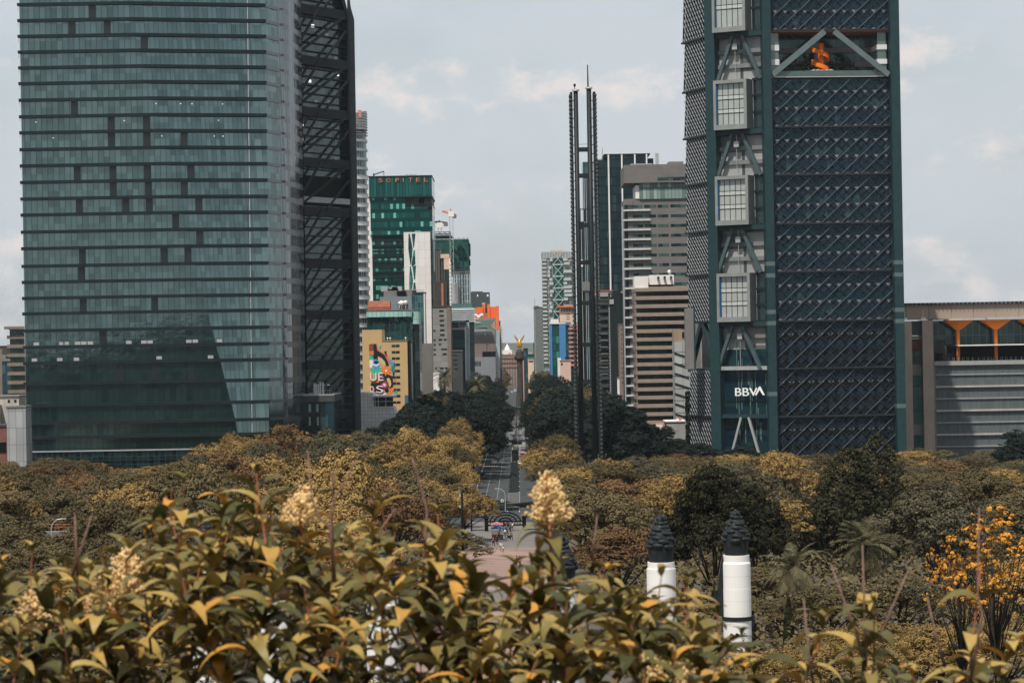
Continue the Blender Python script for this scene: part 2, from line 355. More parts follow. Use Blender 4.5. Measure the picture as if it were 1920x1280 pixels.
# ================================================================ curved glass tower (left)
m_mg = cells('tower_glass', [(.005, .018, .018), (.004, .014, .014), (.008, .025, .024), (.003, .01, .011)], 1.46, 4.3, (.006, .014, .016), .16, 0, rough=.07, ior=2.95, wav=.05, weights=[5, 4, 2, 1], noisev=.18)
m_mgd = cells('tower_glass_low', [(.006, .016, .018), (.01, .024, .026), (.004, .01, .012)], 1.46, 2.1, (.03, .055, .055), .14, .12, rough=.08, ior=1.75, wav=.05, noisev=.3)
m_mgc = cells('tower_corner_glass', [(.03, .045, .045), (.02, .035, .035)], 2.2, 4.3, (.02, .03, .03), .12, 0, rough=.1, ior=3.1, noisev=.2)
m_ledge = mat('ledge_metal', (.008, .016, .019), .6, var=.2)
def mayor():
    b = Bld('glass_tower', 'tall pale green glass office tower with dark storey ledges filling the left side', 'tower', 250, 450, 690)
    zs = [b.Z(-58), b.Z(-27)]; 
    for y in [3, 33, 62.5, 92, 121.5, 151, 182, 213, 243, 274.5, 305, 336, 367, 397, 429, 460, 493, 523, 553, 582, 614, 645, 675, 713, 754, 787, 814]: zs.append(b.Z(y))
    zt = b.Z(-90); zs = [zt] + zs
    ca, cb = b.uz(245, 30), b.uz(445, 800)
    def xc(z): return ca[0] + (cb[0] - ca[0]) * (ca[1] - z) / (ca[1] - cb[1]) if z > cb[1] else cb[0]
    XR0 = b.X(474); xL, xLL = b.X(44), b.X(27); A = .27
    def yr(x, z): return max(0, (x - xc(z)) * A)
    xr1 = b.X(497); 
    def ring(z, off=0.0):
        y1 = yr(XR0, z); y2 = y1 + (xr1 - XR0) * A; x3 = b.X(519) ; y3 = y2 + 8.5
        pts = [(xLL - off, 12 - off), (xL - off * .7, 0 - off), (xc(z), -off), (XR0 + off * .2, y1 - off), (xr1 + off * .6, y2 - off * .8), (x3 + off, y3 - off * .2)]
        for k in range(1, 6):
            t = k / 5 * R(80); pts.append((x3 + (b.X(548) - x3) * math.sin(t) / math.sin(R(80)) + off, y3 + 24 * (1 - math.cos(t)) / (1 - math.cos(R(80))) ))
        return pts
    n_f = len(zs)
    vents = {4: [142, 208], 5: [277], 9: [144], 10: [212, 279], 11: [212, 279, 347], 13: [147, 214, 279, 359], 14: [214, 280, 347], 15: [150, 237, 281, 373], 17: [374], 18: [154, 307, 352], 19: [152], 21: [154, 288], 25: [221, 288, 354], 3: [180], 16: [330], 23: [190]}
    zlow = b.Z(596)
    def wall(name, z0, z1, i0, i1, m):
        r0, r1 = ring(z0), ring(z1); mb = MB()
        for i in range(i0, i1): mb.quad((*r0[i], z0), (*r0[i + 1], z0), (*r1[i + 1], z1), (*r1[i], z1))
        return mb.build(name, m, b.e)
    for i in range(n_f):
        z1 = zs[i]; z0 = zs[i + 1] if i + 1 < n_f else b.Z(842)
        wall('window_band', z0, z1, 1, 3, m_mg)
        wall('corner_glazing', z0, z1, 3, 5, m_mgc); wall('side_glazing', z0, z1, 0, 1, m_mgc); wall('curved_glazing', z0, z1, 5, 10, cells('curved_side_glass', [(.035, .042, .044), (.028, .034, .036)], .8, 100, (.01, .016, .018), .16, 0, rough=.08, ior=3.6, noisev=.1, tint=(.85, .93, .95), wav=.08))
        if i == 0: continue
        h = .82; ro, ri = ring(z1, .75), ring(z1, -.1); mb = MB()
        for k in range(1, 4):
            for (p, q) in ((ro, ri),):
                mb.quad((*p[k], z1 - h), (*p[k + 1], z1 - h), (*p[k + 1], z1), (*p[k], z1))
                mb.quad((*p[k], z1), (*p[k + 1], z1), (*q[k + 1], z1), (*q[k], z1)); mb.quad((*q[k], z1 - h), (*q[k + 1], z1 - h), (*p[k + 1], z1 - h), (*p[k], z1 - h))
        led = mb.build('ledge', m_ledge, b.e)
        ro = ring(z1, .3)
        for ks in ((0,), (4, 5, 6, 7, 8, 9)):
            mb = MB()
            for k in ks:
                if k > 4: rc = ring(z1, .04); mb.quad((*rc[k], z1 - 1.5), (*rc[k + 1], z1 - 1.5), (*rc[k + 1], z1), (*rc[k], z1))  # flush strips on the curve: banded shading put into colour, no ledge
                else: mb.quad((*ro[k], z1 - .85), (*ro[k + 1], z1 - .85), (*ro[k + 1], z1), (*ro[k], z1))
            mb.build('ledge_return_shade_band', mat('ledge_shade_band_metal', (.05, .06, .064), .25, ior=1.8), led)
        for px in vents.get(i, []):
            x = b.X(px); w = .9; y = yr(x, z0) ; y2 = yr(x, z1)
            mb = MB(); q_ = [(x - w, yr(x - w, z0)), (x + w, yr(x + w, z0)), (x + w, yr(x + w, z1)), (x - w, yr(x - w, z1))]; mb.v = [(a_, c_ - .12 + t_, z_) for t_ in (0, .4) for (a_, c_), z_ in zip(q_, (z0 + .02, z0 + .02, z1 - h, z1 - h))]; mb.f = [(0, 1, 2, 3), (7, 6, 5, 4), (0, 4, 5, 1), (1, 5, 6, 2), (2, 6, 7, 3), (3, 7, 4, 0)]; mb.build('dark_panel', mat('vent_louvre', (.006, .012, .013), .35, ior=1.5, spec=.5), b.e)
    # lower storeys
    z = b.Z(842); base = [z, b.Z(860), b.Z(878), b.Z(896), b.Z(914), 0]
    for k in range(len(base) - 1):
        wall('lower_glazing', base[k + 1], base[k], 0, 10, m_mgd)
        r = ring(base[k], .3); mb = MB()
        for j in range(0, 5): mb.quad((*r[j], base[k] - .35), (*r[j + 1], base[k] - .35), (*r[j + 1], base[k]), (*r[j], base[k]))
        mb.build('ledge', steel_l if k == 0 else m_ledge, b.e)
    # bright joints between facet and return, interior lights and blinds
    x = b.X(466); mb = MB()
    for i in range(n_f - 1):
        z1, z0 = zs[i] - .95, zs[i + 1]; mb.box(x - .12, x + .12, yr(x, z0) - .35, yr(x, z0) + .5, z0, z1)
    mb.build('edge_mullion', steel_l, b.e)
    rr = random.Random(5)
    for i, n in ((9, 5), (10, 3), (11, 4), (24, 12), (23, 5)):
        for k in range(n):
            xx = rr.uniform(b.X(60), b.X(440)); zz = zs[i] - 1.8 if i < 20 else zs[i + 1 if i < 24 else i] - (0 if i == 23 else -1.0)
            if i < 20: MB().ball((xx, yr(xx, zz) - .05, zz), .12, 6, 4).build('office_lamp', M_lamp, b.e)
            else: MB().box(xx - .7, xx + .7, -.06, .2, zs[24] + .1 if i == 24 else zs[25] + .1, (zs[24] if i == 24 else zs[25]) + .9).build('window_blind', steel_l, b.e)
    r = ring(zt); MB().poly([(*p, zt) for p in r] + [(r[-1][0], 60, zt), (r[0][0], 60, zt)]).build('roof', conc, b.e)
    MB().quad((r[-1][0], r[-1][1], 0), (r[-1][0] - 4, 60, 0), (r[-1][0] - 4, 60, zt), (r[-1][0], r[-1][1], zt)).quad((r[0][0], r[0][1], 0), (r[0][0], 60, 0), (r[0][0], 60, zt), (r[0][0], r[0][1], zt)).build('rear_glazing', gl_dark, b.e)
M_lamp = mat('lamp_globe', (.9, .88, .8), .4)
_b = M_lamp.node_tree.nodes['Principled BSDF']; setin(_b, 'Emission Color', (1, .95, .85, 1)); setin(_b, 'Emission Strength', 1.2)
mayor()
# granite pylon beside it
b = Bld('stone_pylon', 'pale grey granite slab pylon at the left foot of the glass tower', 'pylon', 30, 820, 668)
b.box('slab', cells('granite_slabs', [(.30, .31, .32), (.27, .28, .29), (.33, .34, .35)], 1.75, 4.2, (.12, .12, .13), .1, .1, rough=.8, ior=1.4, noisev=.35), 13, 49, 763, 900, 0, 8, z0=0)
b.box('coping', conc, 12, 50, 761, 764, -.2, 8.2)

# ================================================================ dark braced tower with concrete spine
m_rt = cells('braced_tower_glass', [(.014, .021, .023), (.018, .026, .028), (.026, .036, .038)], 1.3, 4.6, (.008, .012, .013), .2, 0, rough=.18, ior=2.1, weights=[5, 4, 1], noisev=.25)
m_rb = mat('braced_tower_steel', (.009, .014, .016), .6, var=.2)
def reforma():
    b = Bld('braced_tower', 'dark glass tower with diagonal bracing and a concrete spine behind the curved glass tower', 'tower', 600, 400, 750, yaw=58)
    U = lambda px, py: b.uz(px, py)
    ul = b.uz(535, 400)[0] - 10; us = b.uz(655, 400)[0]
    zt = b.Z(-50); 
    zcut = U(664, 34)[1]; 
    D = 24
    # glazed body, roof slopes up to the left from the spine
    pts = [(ul, 0), (us, 0), (us, zcut + 4), (us - 12, zt + 10), (ul, zt + 10)]
    MB().plate(pts, 1.2, D).build('glazing', m_rt, b.e)
    # spine
    xs = b.uz(660, 400)[0]; 
    sp = [(us, 0), (xs + 16, 0), (xs + 13.5, zcut - 1), (us - 9, zt + 16), (us - 13, zt + 16), (us, zcut + 3)]
    MB().plate([(us, 0), (us + .7, 0), (us + .7, zcut), (us - 9, zt + 12), (us - 12, zt + 12), (us, zcut - 1)], -.6, D).build('edge_column', m_rb, b.e)
    # the concrete wall face, turned towards the viewer
    p0 = P(656, 400, 1); 
    A = b.O + b.ex * (us + .7); 
    w0 = P(654, 500, 1); 
    q = P(673, 420, 1); d = Vector((q.x, q.y, 0)); k = None
    # world width of the wall: it runs to the right from A, facing the camera
    Ay = A.y; XL = A.x; XR_ = P(669, 400, Ay).x
    loc = lambda v: ((Vector(v) - b.O).dot(b.ex), (Vector(v) - b.O).dot(b.ey))
    a1, a2 = loc((XL, Ay, 0)), loc((XR_, Ay + 4, 0)); a3, a4 = loc((XR_ - 1, Ay + 12, 0)), loc((XL, Ay + 10, 0))
    zc = P(664, 34, Ay).z; ztp = P(640, -20, Ay).z
    top = [(a1, P(652, 2, Ay).z + 2), (a2, zc), (a3, zc), (a4, zc + 9)]
    base = [(*a1, 0), (*a2, 0), (*a3, 0), (*a4, 0)]; tp = [(*t_[0], t_[1]) for t_ in top]
    mb = MB(); mb.poly(tp)
    for i in range(4): j = (i + 1) % 4; mb.quad(base[i], base[j], tp[j], tp[i])
    mb.build('concrete_spine', mat('board_concrete', (.045, .052, .056), .85, var=.25, scale=.5, stretch=(.4, .4, 2.2)), b.e)
    # floors, beams and braces placed on the facade plane
    beams = [(600, 19), (600, 114), (600, 209), (600, 303), (600, 394), (600, 491), (600, 587), (600, 681), (600, 776)]
    zb = [U(p[0], p[1])[1] for p in beams]; step = zb[0] - zb[1]; zb = [zb[0] + step] + zb
    cavity = (U(600, 330)[1], U(600, 386)[1])
    for i, z in enumerate(zb):
        MB().box(ul, us + .4, -.35, 1.25, z - 1.7, z + .9).build('belt_beam', m_rb, b.e)
        nxt = zb[i + 1] if i + 1 < len(zb) else z - step
        for k in range(1, 6):
            zz = z + (nxt - z) * k / 6
            if cavity[1] < zz < cavity[0]: continue
            MB().box(ul, us, .2, 1.25, zz - .11, zz + .11).build('floor_edge', conc_d if i > 5 else m_rb, b.e)
        for (f0, g0, f1, g1) in ((556, .97, 651, .06), (551, .95, 602, 0), (610, .98, 653, .35)):
            p_ = (b.uz(f0, 400)[0], -.4, z + (nxt - z) * g0); q_ = (b.uz(f1, 400)[0], -.4, z + (nxt - z) * g1)
            if nxt > 0: MB().beam(p_, q_, .75, .3, up=(0, 1, 0)).build('brace', m_rb, b.e)
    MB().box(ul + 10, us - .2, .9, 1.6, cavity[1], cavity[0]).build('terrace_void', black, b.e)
    MB().box(ul + 10, us - .2, -.5, -.4, cavity[1] + .8, cavity[1] + 2.4).build('balustrade', mat('balustrade_glass', (.25, .28, .28), .2), b.e)
    rr = random.Random(9); n = 0
    for k in range(26):
        z = rr.uniform(80, zb[0]); u = rr.uniform(ul + 14, us - 2)
        MB().box(u, u + 1.5, 1.1, 1.3, z, z + .8).build('office_lamp', M_lamp if k % 3 == 0 else steel_l, b.e)
reforma()
# small dark podium with rooftop aerials in front
b = Bld('podium_building', 'small dark glass building with rooftop aerials between the two left towers', 'building', 600, 780, 720)
b.box('glazing', gl_dark, 556, 627, 752, 900, 0, 30, z0=0)
b.box('roof_band', conc_d, 555, 628, 741, 753, -.3, 30); b.box('corner_glazing', gl_blue, 611, 626.5, 753, 830, -.1, 1, z0=0)
b.box('coping', steel_l, 555, 627, 739.5, 741.5, -.4, 30)
for px in (562, 579, 593): b.box('window', mat('blind_pale', (.22, .3, .28), .5), px, px + 4.5, 757, 772, -.05, .2)
for px in (579, 594): b.box('window', mat('blind_pale', (.22, .3, .28), .5), px, px + 3.5, 781, 797, -.05, .2)
for k, (px, h) in enumerate(((589, 22), (592, 20), (596, 19), (600, 24), (605, 23), (611, 22), (620, 18), (615, 10))):
    x = b.X(px); z = b.Z(740); MB().box(x - .22, x + .22, 3, 3.4, z, z + h / 6.94).build('aerial', steel_l if k < 5 else steel_d, b.e)
x0, x1 = b.X(586), b.X(618); z = b.Z(722); MB().box(x0, x1, 3.5, 3.7, z - .1, z + .1).box(x0, x1, 3.5, 3.7, z - 1.6, z - 1.4).build('rail', steel_l, b.e)
# ================================================================ lattice tower (right)
m_bg = cells('scrim_glass', [(.004, .014, .028), (.006, .02, .03), (.009, .03, .034)], 1.1, 1.5, (.006, .01, .014), .1, 0, rough=.2, ior=1.45, noisev=.3, tint=(.35, .7, .9))
m_bw = cells('office_glass', [(.006, .018, .027), (.01, .028, .038), (.03, .065, .068)], 2.2, 4.2, (.006, .014, .016), .15, 0, rough=.12, ior=1.55, weights=[4, 3, 1], noisev=.3, tint=(.35, .62, .85))
m_bs = mat('scrim_panel', (.012, .025, .042), .6, var=.25, scale=.5, ior=1.35)
m_bs2 = mat('scrim_panel_dark', (.003, .005, .007), .7, var=.3, scale=.5)
m_bl = mat('lattice_bar', (.11, .125, .125), .5, metal=.3, var=.15)
m_bl2 = mat('lattice_bar_dark', (.025, .033, .038), .5, metal=.3, var=.15)
m_fin = mat('white_fin', (.3, .32, .34), .45, metal=.1, var=.15)
m_box = mat('sky_box_cladding', (.25, .26, .26), .55, metal=.2, var=.12, scale=.4)
m_slabw = mat('pale_spandrel', (.17, .185, .19), .6, var=.1)
def lattice(b, u0, u1, z0, z1, off, low=False, left=False, parent=None):
    """one three-storey screen: glazing, spandrels, scrim lozenges and crossed bars"""
    h = z1 - z0; n = 12 if not left else 9; dx = (u1 - u0) / n
    pan = MB().box(u0, u1, off + 1.0, off + 2, z0, z1).build('facade_screen', m_bw if not low else m_bg, b.e)
    if not left:
        mb = MB()
        for k in range(3):
            z = z1 - h * (k + .78) / 3 - h * .02
            if not low: mb.box(u0, u1, off + .88, off + 1.05, z - .45, z + .45)
            elif k == 0: mb.box(u0, u1, off + .88, off + 1.05, z - .2, z + .3)
        if mb.v: mb.build('spandrel', m_slabw if not low else m_box, pan)
    mb = MB(); mb2 = MB(); hh = h / 3; lz = hh * .42
    for k in range(3):
        zc = z1 - hh * (k + 1.02) + (0.3 if not low else 0)
        zc = max(zc, z0 + lz * .5)
        for i in range(n + 1):
            u = u0 + dx * i; ua, ub = max(u - dx * .52, u0), min(u + dx * .52, u1)
            tgt = mb
            if low and (i + k) % 1 == 0: tgt = mb2
            if not left:
                zb_ = max(zc - lz * 1.1, z0); zt_ = min(zc + lz * .9, z1)
                tgt.poly([(ua, off + .86, zc), (u, off + .86, zb_), (ub, off + .86, zc), (u, off + .86, zt_)])
                if low: 
                    uu = min(u + dx * .5, u1 - .6); mb.poly([(uu - dx * .42, off + .82, zc + hh * .5), (uu, off + .82, zc + hh * .05), (min(uu + dx * .42, u1), off + .82, zc + hh * .5), (uu, off + .82, zc + hh * .95)])
    if mb.v: mb.build('scrim_panels', m_bs, pan)
    if mb2.v: mb2.build('opening_shades', m_bs2, pan)
    def diag(sgn, sp, w, m, name, o):
        mb = MB(); k = (h) / (sp * 2.0) if False else 1.0
        run = h * 1.1; u = u0 - run
        while u < u1:
            a, c = (u, z0), (u + run, z1)
            if sgn < 0: a, c = (u, z1), (u + run, z0)
            t0 = max(0, (u0 - a[0]) / run); t1 = min(1, (u1 - a[0]) / run)
            if t1 - t0 > .02:
                p = (a[0] + run * t0, o, a[1] + (c[1] - a[1]) * t0); q = (a[0] + run * t1, o, a[1] + (c[1] - a[1]) * t1); mb.beam(p, q, w, w, up=(0, 1, 0))
            u += sp
        mb.build(name, m, pan)
    if left:
        mb = MB(); rows = 9
        for r_ in range(rows):
            za, zb_ = z1 - h * r_ / rows, z1 - h * (r_ + .86) / rows
            for i in range(n + rows):
                u = u0 + dx * (i - rows) + dx * r_; 
                if u < u0 or u + dx * .9 > u1 + .3: continue
                mb.beam((u, off - .2, za), (u + dx * .9, off - .2, zb_), .42, .5, up=(0, 1, 0))
        mb.build('fins', m_fin, pan); diag(1, dx * 2, .2, m_bl2, 'lattice_bars', off)
    else:
        diag(1, dx * 2, .17, m_bl, 'lattice_bars', off + .45); diag(-1, dx * 2, .13, m_bl2, 'lattice_bars', off + .5); diag(-1, dx, .1, m_bl2, 'lattice_bars', off + .6); diag(1, dx, .1, m_bl2, 'lattice_bars', off + .65)
    MB().box(u0 - .2, u1 + .2, off - .2, off + 1, z0 - .22, z0 + .22).build('screen_rail', m_bl2, pan)
    MB().box(u0 - .1, u0 + .15, off - .2, off + 1, z0, z1).box(u1 - .15, u1 + .1, off - .2, off + 1, z0, z1).build('screen_frame', m_bl2, pan)
def bbva():
    b = Bld('lattice_tower', 'huge dark blue tower with diamond lattice screens and stacked grey boxes, right of centre', 'tower', 1560, 400, 704, yaw=5)
    ys = [-35, 57, 146.5, 238, 327.7, 419, 509, 601, 690, 780, 869]
    Zr = lambda y: b.Z(y)
    u0, u1 = b.uz(1452, 400)[0], b.uz(1674, 400)[0]
    for i in range(len(ys) - 1):
        if i == 1: continue
        lattice(b, u0, u1, Zr(ys[i + 1]) + .1, Zr(ys[i]) - .1, 0, low=i >= 7)
    # terrace level
    za, zb = Zr(142), Zr(60)
    MB().box(u0 - 2, u1, 9, 10, za, zb).build('recessed_glazing', gl_dark, b.e)
    MB().box(u0 - 2, u1, 0, 12, za - .4, za).build('terrace_floor', steel_l, b.e)
    MB().box(u0 - 2, u1, 0, 12, zb, zb + .5).build('soffit', mat('soffit_orange', (.25, .09, .04), .7), b.e)
    MB().box(u0 + 1, u1 - 3, -.1, 0, za, za + 1.3).build('balustrade', mat('balustrade_green', (.06, .1, .09), .15, ior=1.6), b.e)
    for k in range(2):
        z = Zr(88 if k == 0 else 115); MB().box(u0 - 2, u0 + 2.2, .9, 9, z - .8, z + .7).box(u1 - 3.2, u1 - .6, .9, 9, z - .7, z + .6).build('spandrel', mat('pale_slab_edge', (.62, .63, .64), .6), b.e)
        MB().box(u0 + 2.2, u1 - 3.2, 8.2, 9, z - .7, z + .6).build('spandrel', conc, b.e)
    [MB().box(a_, c_, 1.2, 8.9, za, zb).build('corner_glazing', mat('green_pane', (.07, .12, .105), .12, ior=1.8), b.e) for a_, c_ in ((u0 - 2, u0 + 2.1), (u1 - 3.1, u1 - .7))]
    for (a_, c_) in (((1447, 141), (1545, 60)), ((1563, 60), (1665, 141))):
        p, q = b.uz(*a_), b.uz(*c_); MB().beam((p[0], -.6, p[1]), (q[0], -.6, q[1]), 1.45, 1.0, up=(0, 1, 0)).build('diagonal_brace', mat('brace_paint', (.11, .15, .155), .5), b.e)
    # planting on the terrace
    rr = random.Random(3); mb = MB()
    for i in range(2600):
        cx = rr.choice((1478, 1492, 1508, 1574, 1590, 1604, 1528)); u = b.X(cx) + rr.gauss(0, 1.2); z = za + abs(rr.gauss(2.0, 1.3)); p = Vector((u, rr.uniform(4, 7.5), min(z, zb - 2)))
        a = Vector((rr.uniform(-1, 1), rr.uniform(-1, 1), rr.uniform(-1, 1))) * .3; c = Vector((rr.uniform(-1, 1), rr.uniform(-1, 1), rr.uniform(-1, 1))) * .3; mb.quad(p - a, p - c, p + a, p + c)
    mb.build('terrace_planting', mat('terrace_leaf', (.02, .03, .02), .8), b.e)
    # orange helix sculpture stands on the terrace
    sc = empty('spiral_sculpture', b.O + b.ex * b.X(1545) + Vector((0, 3, za)), R(5)); tag(sc, 'orange spiral sculpture round a column on the open terrace of the lattice tower', 'sculpture')
    mo = mat('orange_paint', (.8, .17, .012), .45, var=.06)
    H = Zr(79) - za; MB().tube([(.3, 0, 0), (.3, 0, H)], .75, 14).build('column', mo, sc, smooth=True)
    mb = MB(); N_ = 90
    for i in range(N_):
        for j in (0, 1):
            pass
    def hp(t, dz, r):
        f = t * 1.98; n_ = int(f); f -= n_; an = R(175) + f * 2 * math.pi; dr = n_ * 3.5 + (2.5 * f / .5 if f < .5 else 2.5 + (f - .5) * 2); return (.1 + r * math.cos(an), r * math.sin(an) * .9, H - 2.0 - dr + dz)
    for i in range(N_):
        t, t2 = i / N_, (i + 1) / N_
        for r_ in (2.35, 2.0):
            mb.quad(hp(t, 0, r_), hp(t2, 0, r_), hp(t2, 1.15, r_), hp(t, 1.15, r_))
        mb.quad(hp(t, 1.15, 2.35), hp(t2, 1.15, 2.35), hp(t2, 1.15, 2.0), hp(t, 1.15, 2.0)); mb.quad(hp(t, 0, 2.35), hp(t2, 0, 2.35), hp(t2, 0, 2.0), hp(t, 0, 2.0))
    mb.build('spiral_band', mo, sc)
    for k in range(5):
        u = b.X(1532 + 8 * k); q = link('parasol', MB().lathe([(0, 1.9), (.9, 1.5), (.95, 1.45)], 0, 0, 8).tube([(0, 0, 0), (0, 0, 1.8)], .05, 5).mesh('parasol', steel_l), None, b.O + b.ex * u + Vector((0, 1.5, za))); tag(q, 'small pale parasol by the terrace edge below the orange spiral sculpture', 'parasol', 'parasols on the tower terrace')
    # corner columns (mega columns)
    c2 = b.uz(1441, 400); c3 = b.uz(1683, 400); zt = b.Z(-60)
    for j, (px, w) in enumerate(((1441, 1.12), (1681, 1.2))):
        u = b.uz(px, 400)[0]
        MB().box(u - w, u + w, -1.8, 1.5, 0, zt).build('corner_column', steel_g, b.e)
        for y in ((493, 515, 583, 604, 736) if j == 0 else (494, 517, 583, 604, 763)): z = b.Z(y); MB().box(u - w - .02, u + w + .02, -1.84, 1, z - .55, z + .55).build('column_band', mat('column_band_paint', (.09, .13, .13), .5), b.e)
    u3 = b.uz(1676, 400)[0]; MB().box(u1, u3 + .6, .6, 30, 0, zt - 2).build('side_wall', black, b.e)
    # body
    MB().box(u0 - 1, u1 + 2, 10.5, 34, 0, zt).build('core', gl_dark, b.e)
    for y in ys[:1]: pass
    # ---- service facade, turned left
    A = b.O + b.ex * b.uz(1441, 400)[0]
    class Sub: pass
    def sub(px_a, Aw, px_b, yaw, name):
        s = Bld.__new__(Bld); s.O = Vector((Aw.x, Aw.y, 0)); s.py = 400; s.px = px_a; s.ex = Vector((math.cos(R(yaw)), math.sin(R(yaw)), 0)); s.ey = Vector((-s.ex.y, s.ex.x, 0))
        s.e = b.e; s.yaw = yaw; return s
    def lk(s, name, m, mb, parent=None):   # part drawn in the sub-facade's frame, moved into the tower's frame
        me = mb.mesh(name, m); M_ = Matrix.Translation(s.O) @ Matrix.Rotation(R(s.yaw), 4, 'Z'); T = Matrix.Translation(b.O) @ Matrix.Rotation(R(5), 4, 'Z')
        me.transform(T.inverted() @ M_); return link(name, me, parent or b.e)
    s = sub(1441, A, 1338, -30, 's'); uL = s.uz(1338, 400)[0]; zt2 = zt
    Z2 = lambda y, px=1390: s.uz(px, y)[1]
    m_sw = cells('service_wall', [(.30, .31, .31), (.24, .25, .25), (.09, .1, .1)], 1.7, 4.28, (.04, .05, .05), .22, 0, rough=.5, ior=1.5, weights=[4, 2, 2], noisev=.2)
    lk(s, 'service_glazing', m_sw, MB().box(uL + 1, -1, 1.4, 2.2, Z2(655), zt2))
    lk(s, 'lower_glazing', m_bg, MB().box(uL + 1, -1, 1.4, 2.2, 0, Z2(655)))
    for px, nm in ((1341, 'corner_column'),):
        u = s.uz(px, 400)[0]; lk(s, nm, steel_g, MB().box(u - 1.7, u + 1.2, -1.3, 1.5, 0, zt2))
    boxes = [(-70, 60), (150, 243), (330, 422), (512, 603)]
    m_win = mat('box_window', (.33, .36, .35), .2, ior=1.7, var=.08, scale=.4)
    for (ya, yb) in boxes:
        ua, ub = s.uz(1349, 400)[0], s.uz(1411, 400)[0]; za_, zb_ = Z2(yb), Z2(ya)
        bx = lk(s, 'projecting_box', m_box, MB().box(ua, ub, -2.6, 2.0, za_, za_ + 1.3).box(ua, ub, -2.6, 2.0, zb_ - .9, zb_).box(ua, ua + .75, -2.6, 2, za_ + 1.3, zb_ - .9).box(ub - .8, ub, -2.6, 2, za_ + 1.3, zb_ - .9))
        lk(s, 'box_side_shade', mat('box_side_shade', (.12, .13, .135), .6), MB().box(ub + .005, ub + .05, -2.6, 2, za_, zb_), bx)  # thin darker sheet: shade of the right side put into its colour
        lk(s, 'window_wall', m_win, MB().box(ua + .8, ub - .85, -1.7, -1.5, za_ + 1.32, zb_ - .92), bx)
        lk(s, 'blue_reveal', mat('blue_paint', (.01, .075, .2), .5), MB().box(ua + .76, ua + 1.0, -2.3, -1.71, za_ + 1.32, zb_ - .92), bx)
        mb = MB(); w = ub - ua - 1.65; hz = zb_ - za_ - 2.24
        for k in range(1, 5): x = ua + .8 + w * k / 5; mb.box(x - .07, x + .07, -1.8, -1.68, za_ + 1.32, zb_ - .92)
        for k in range(1, 3):
            for d in (-.55, .55): z = za_ + 1.3 + hz * k / 3 + d; mb.box(ua + .8, ub - .85, -1.82, -1.68, z - .07, z + .07)
        lk(s, 'window_bars', steel_d, mb, bx)
        mb = MB()
        for k in range(1, 3): z = za_ + 1.3 + hz * k / 3; mb.box(ua + .8, ub - .85, -1.78, -1.69, z - .5, z + .5)
        lk(s, 'box_spandrel', mat('box_spandrel', (.45, .48, .46), .5), mb, bx)
        uc = s.uz(1436, 400)[0]
        lk(s, 'side_windows', gl_dark, MB().box(ub + .6, uc, .5, 1.3, za_, zb_)); mb = MB()
        for k in range(4): z = za_ + (zb_ - za_) * k / 3; mb.box(ub + .5, uc, .1, .6, z - .3, z + .3)
        lk(s, 'floor_edge', steel_d, mb)
        lk(s, 'support_beam', steel_g, MB().box(uL, 0, -.6, 1.4, za_ - 1.3, za_ - .05))
    gaps = [(60, 150), (243, 330), (422, 512), (603, 693)]
    for gi, (ya, yb) in enumerate(gaps):
        zt_, zb_ = Z2(ya) - 1.2, Z2(yb)
        mb = MB()
        for k in (1, 2):
            z = zb_ + (zt_ - zb_) * k / 3; mb.box(uL + 1.2, -1.2, .8, 1.4, z - .55, z + .55)
        if gi < 3: lk(s, 'spandrel', m_slabw, mb)
        for (pa, pb) in ((1374, 1347), (1393, 1428)):
            p, q = s.uz(pa, ya + 5)[0], s.uz(pb, yb - 3)[0]; lk(s, 'diagonal_brace', mat('brace_teal', (.06, .09, .1), .5), MB().beam((p, -.4, zt_), (q, -.4, zb_), .9, .9, up=(0, 1, 0)))
        u = s.uz(1383, 400)[0]
        lk(s, 'lift_cable_box', steel_l, MB().box(u - .6, u + .8, -.4, .6, zt_ - 3.4, zt_ - 1.9).box(u, u + .12, 0, .12, zb_, zt_))
    lk(s, 'lower_spandrel', conc, MB().box(uL + 2, -1.2, .6, 1.4, Z2(634), Z2(605)))
    for y in (690, 780): z = Z2(y); lk(s, 'support_beam', steel_l if y == 690 else steel_g, MB().box(uL + 1, -1, -.5, 1, z - .5, z + .5))
    for (pa, pb) in ((1391, 1371), (1405, 1427)):
        p, q = s.uz(pa, 782)[0], s.uz(pb, 846)[0]; lk(s, 'diagonal_brace', steel_l, MB().beam((p, -.4, Z2(782)), (q, -.4, Z2(846) - 2), .6, .6, up=(0, 1, 0)))
    rr = random.Random(11); mb = MB()
    for k in range(26): x = rr.uniform(uL + 5, -2); z = rr.uniform(Z2(840), Z2(700)); mb.box(x, x + .16, 1.25, 1.42, z, z + rr.uniform(3, 9))
    lk(s, 'interior_louvres', mat('louvre', (.12, .2, .18), .4), mb)
    mb = MB()
    for y in (708, 752, 800, 816): z = Z2(y); mb.box(uL + 2, -1, 1.2, 1.5, z - .12, z + .12)
    lk(s, 'transom', steel_d, mb)
    # sign BBVA
    ua, ub = s.uz(1378, 734)[0], s.uz(1430, 734)[0]; z0, z1 = s.uz(1404, 742)[1], s.uz(1404, 727)[1]; mw = mat('sign_white', (.85, .86, .87), .5, var=.02)
    me = text_mesh('BBV', 1, .04, mw); co = np.empty(len(me.vertices) * 3, np.float32); me.vertices.foreach_get('co', co); co = co.reshape(-1, 3); mn, mx = co.min(0), co.max(0)
    wd = (ub - ua) * .80; co[:, 0] = ua + (co[:, 0] - mn[0]) / (mx[0] - mn[0]) * wd; co[:, 2] = z0 + (co[:, 2] - mn[2]) / (mx[2] - mn[2]) * (z1 - z0); co[:, 1] = .2 + co[:, 1] * 3
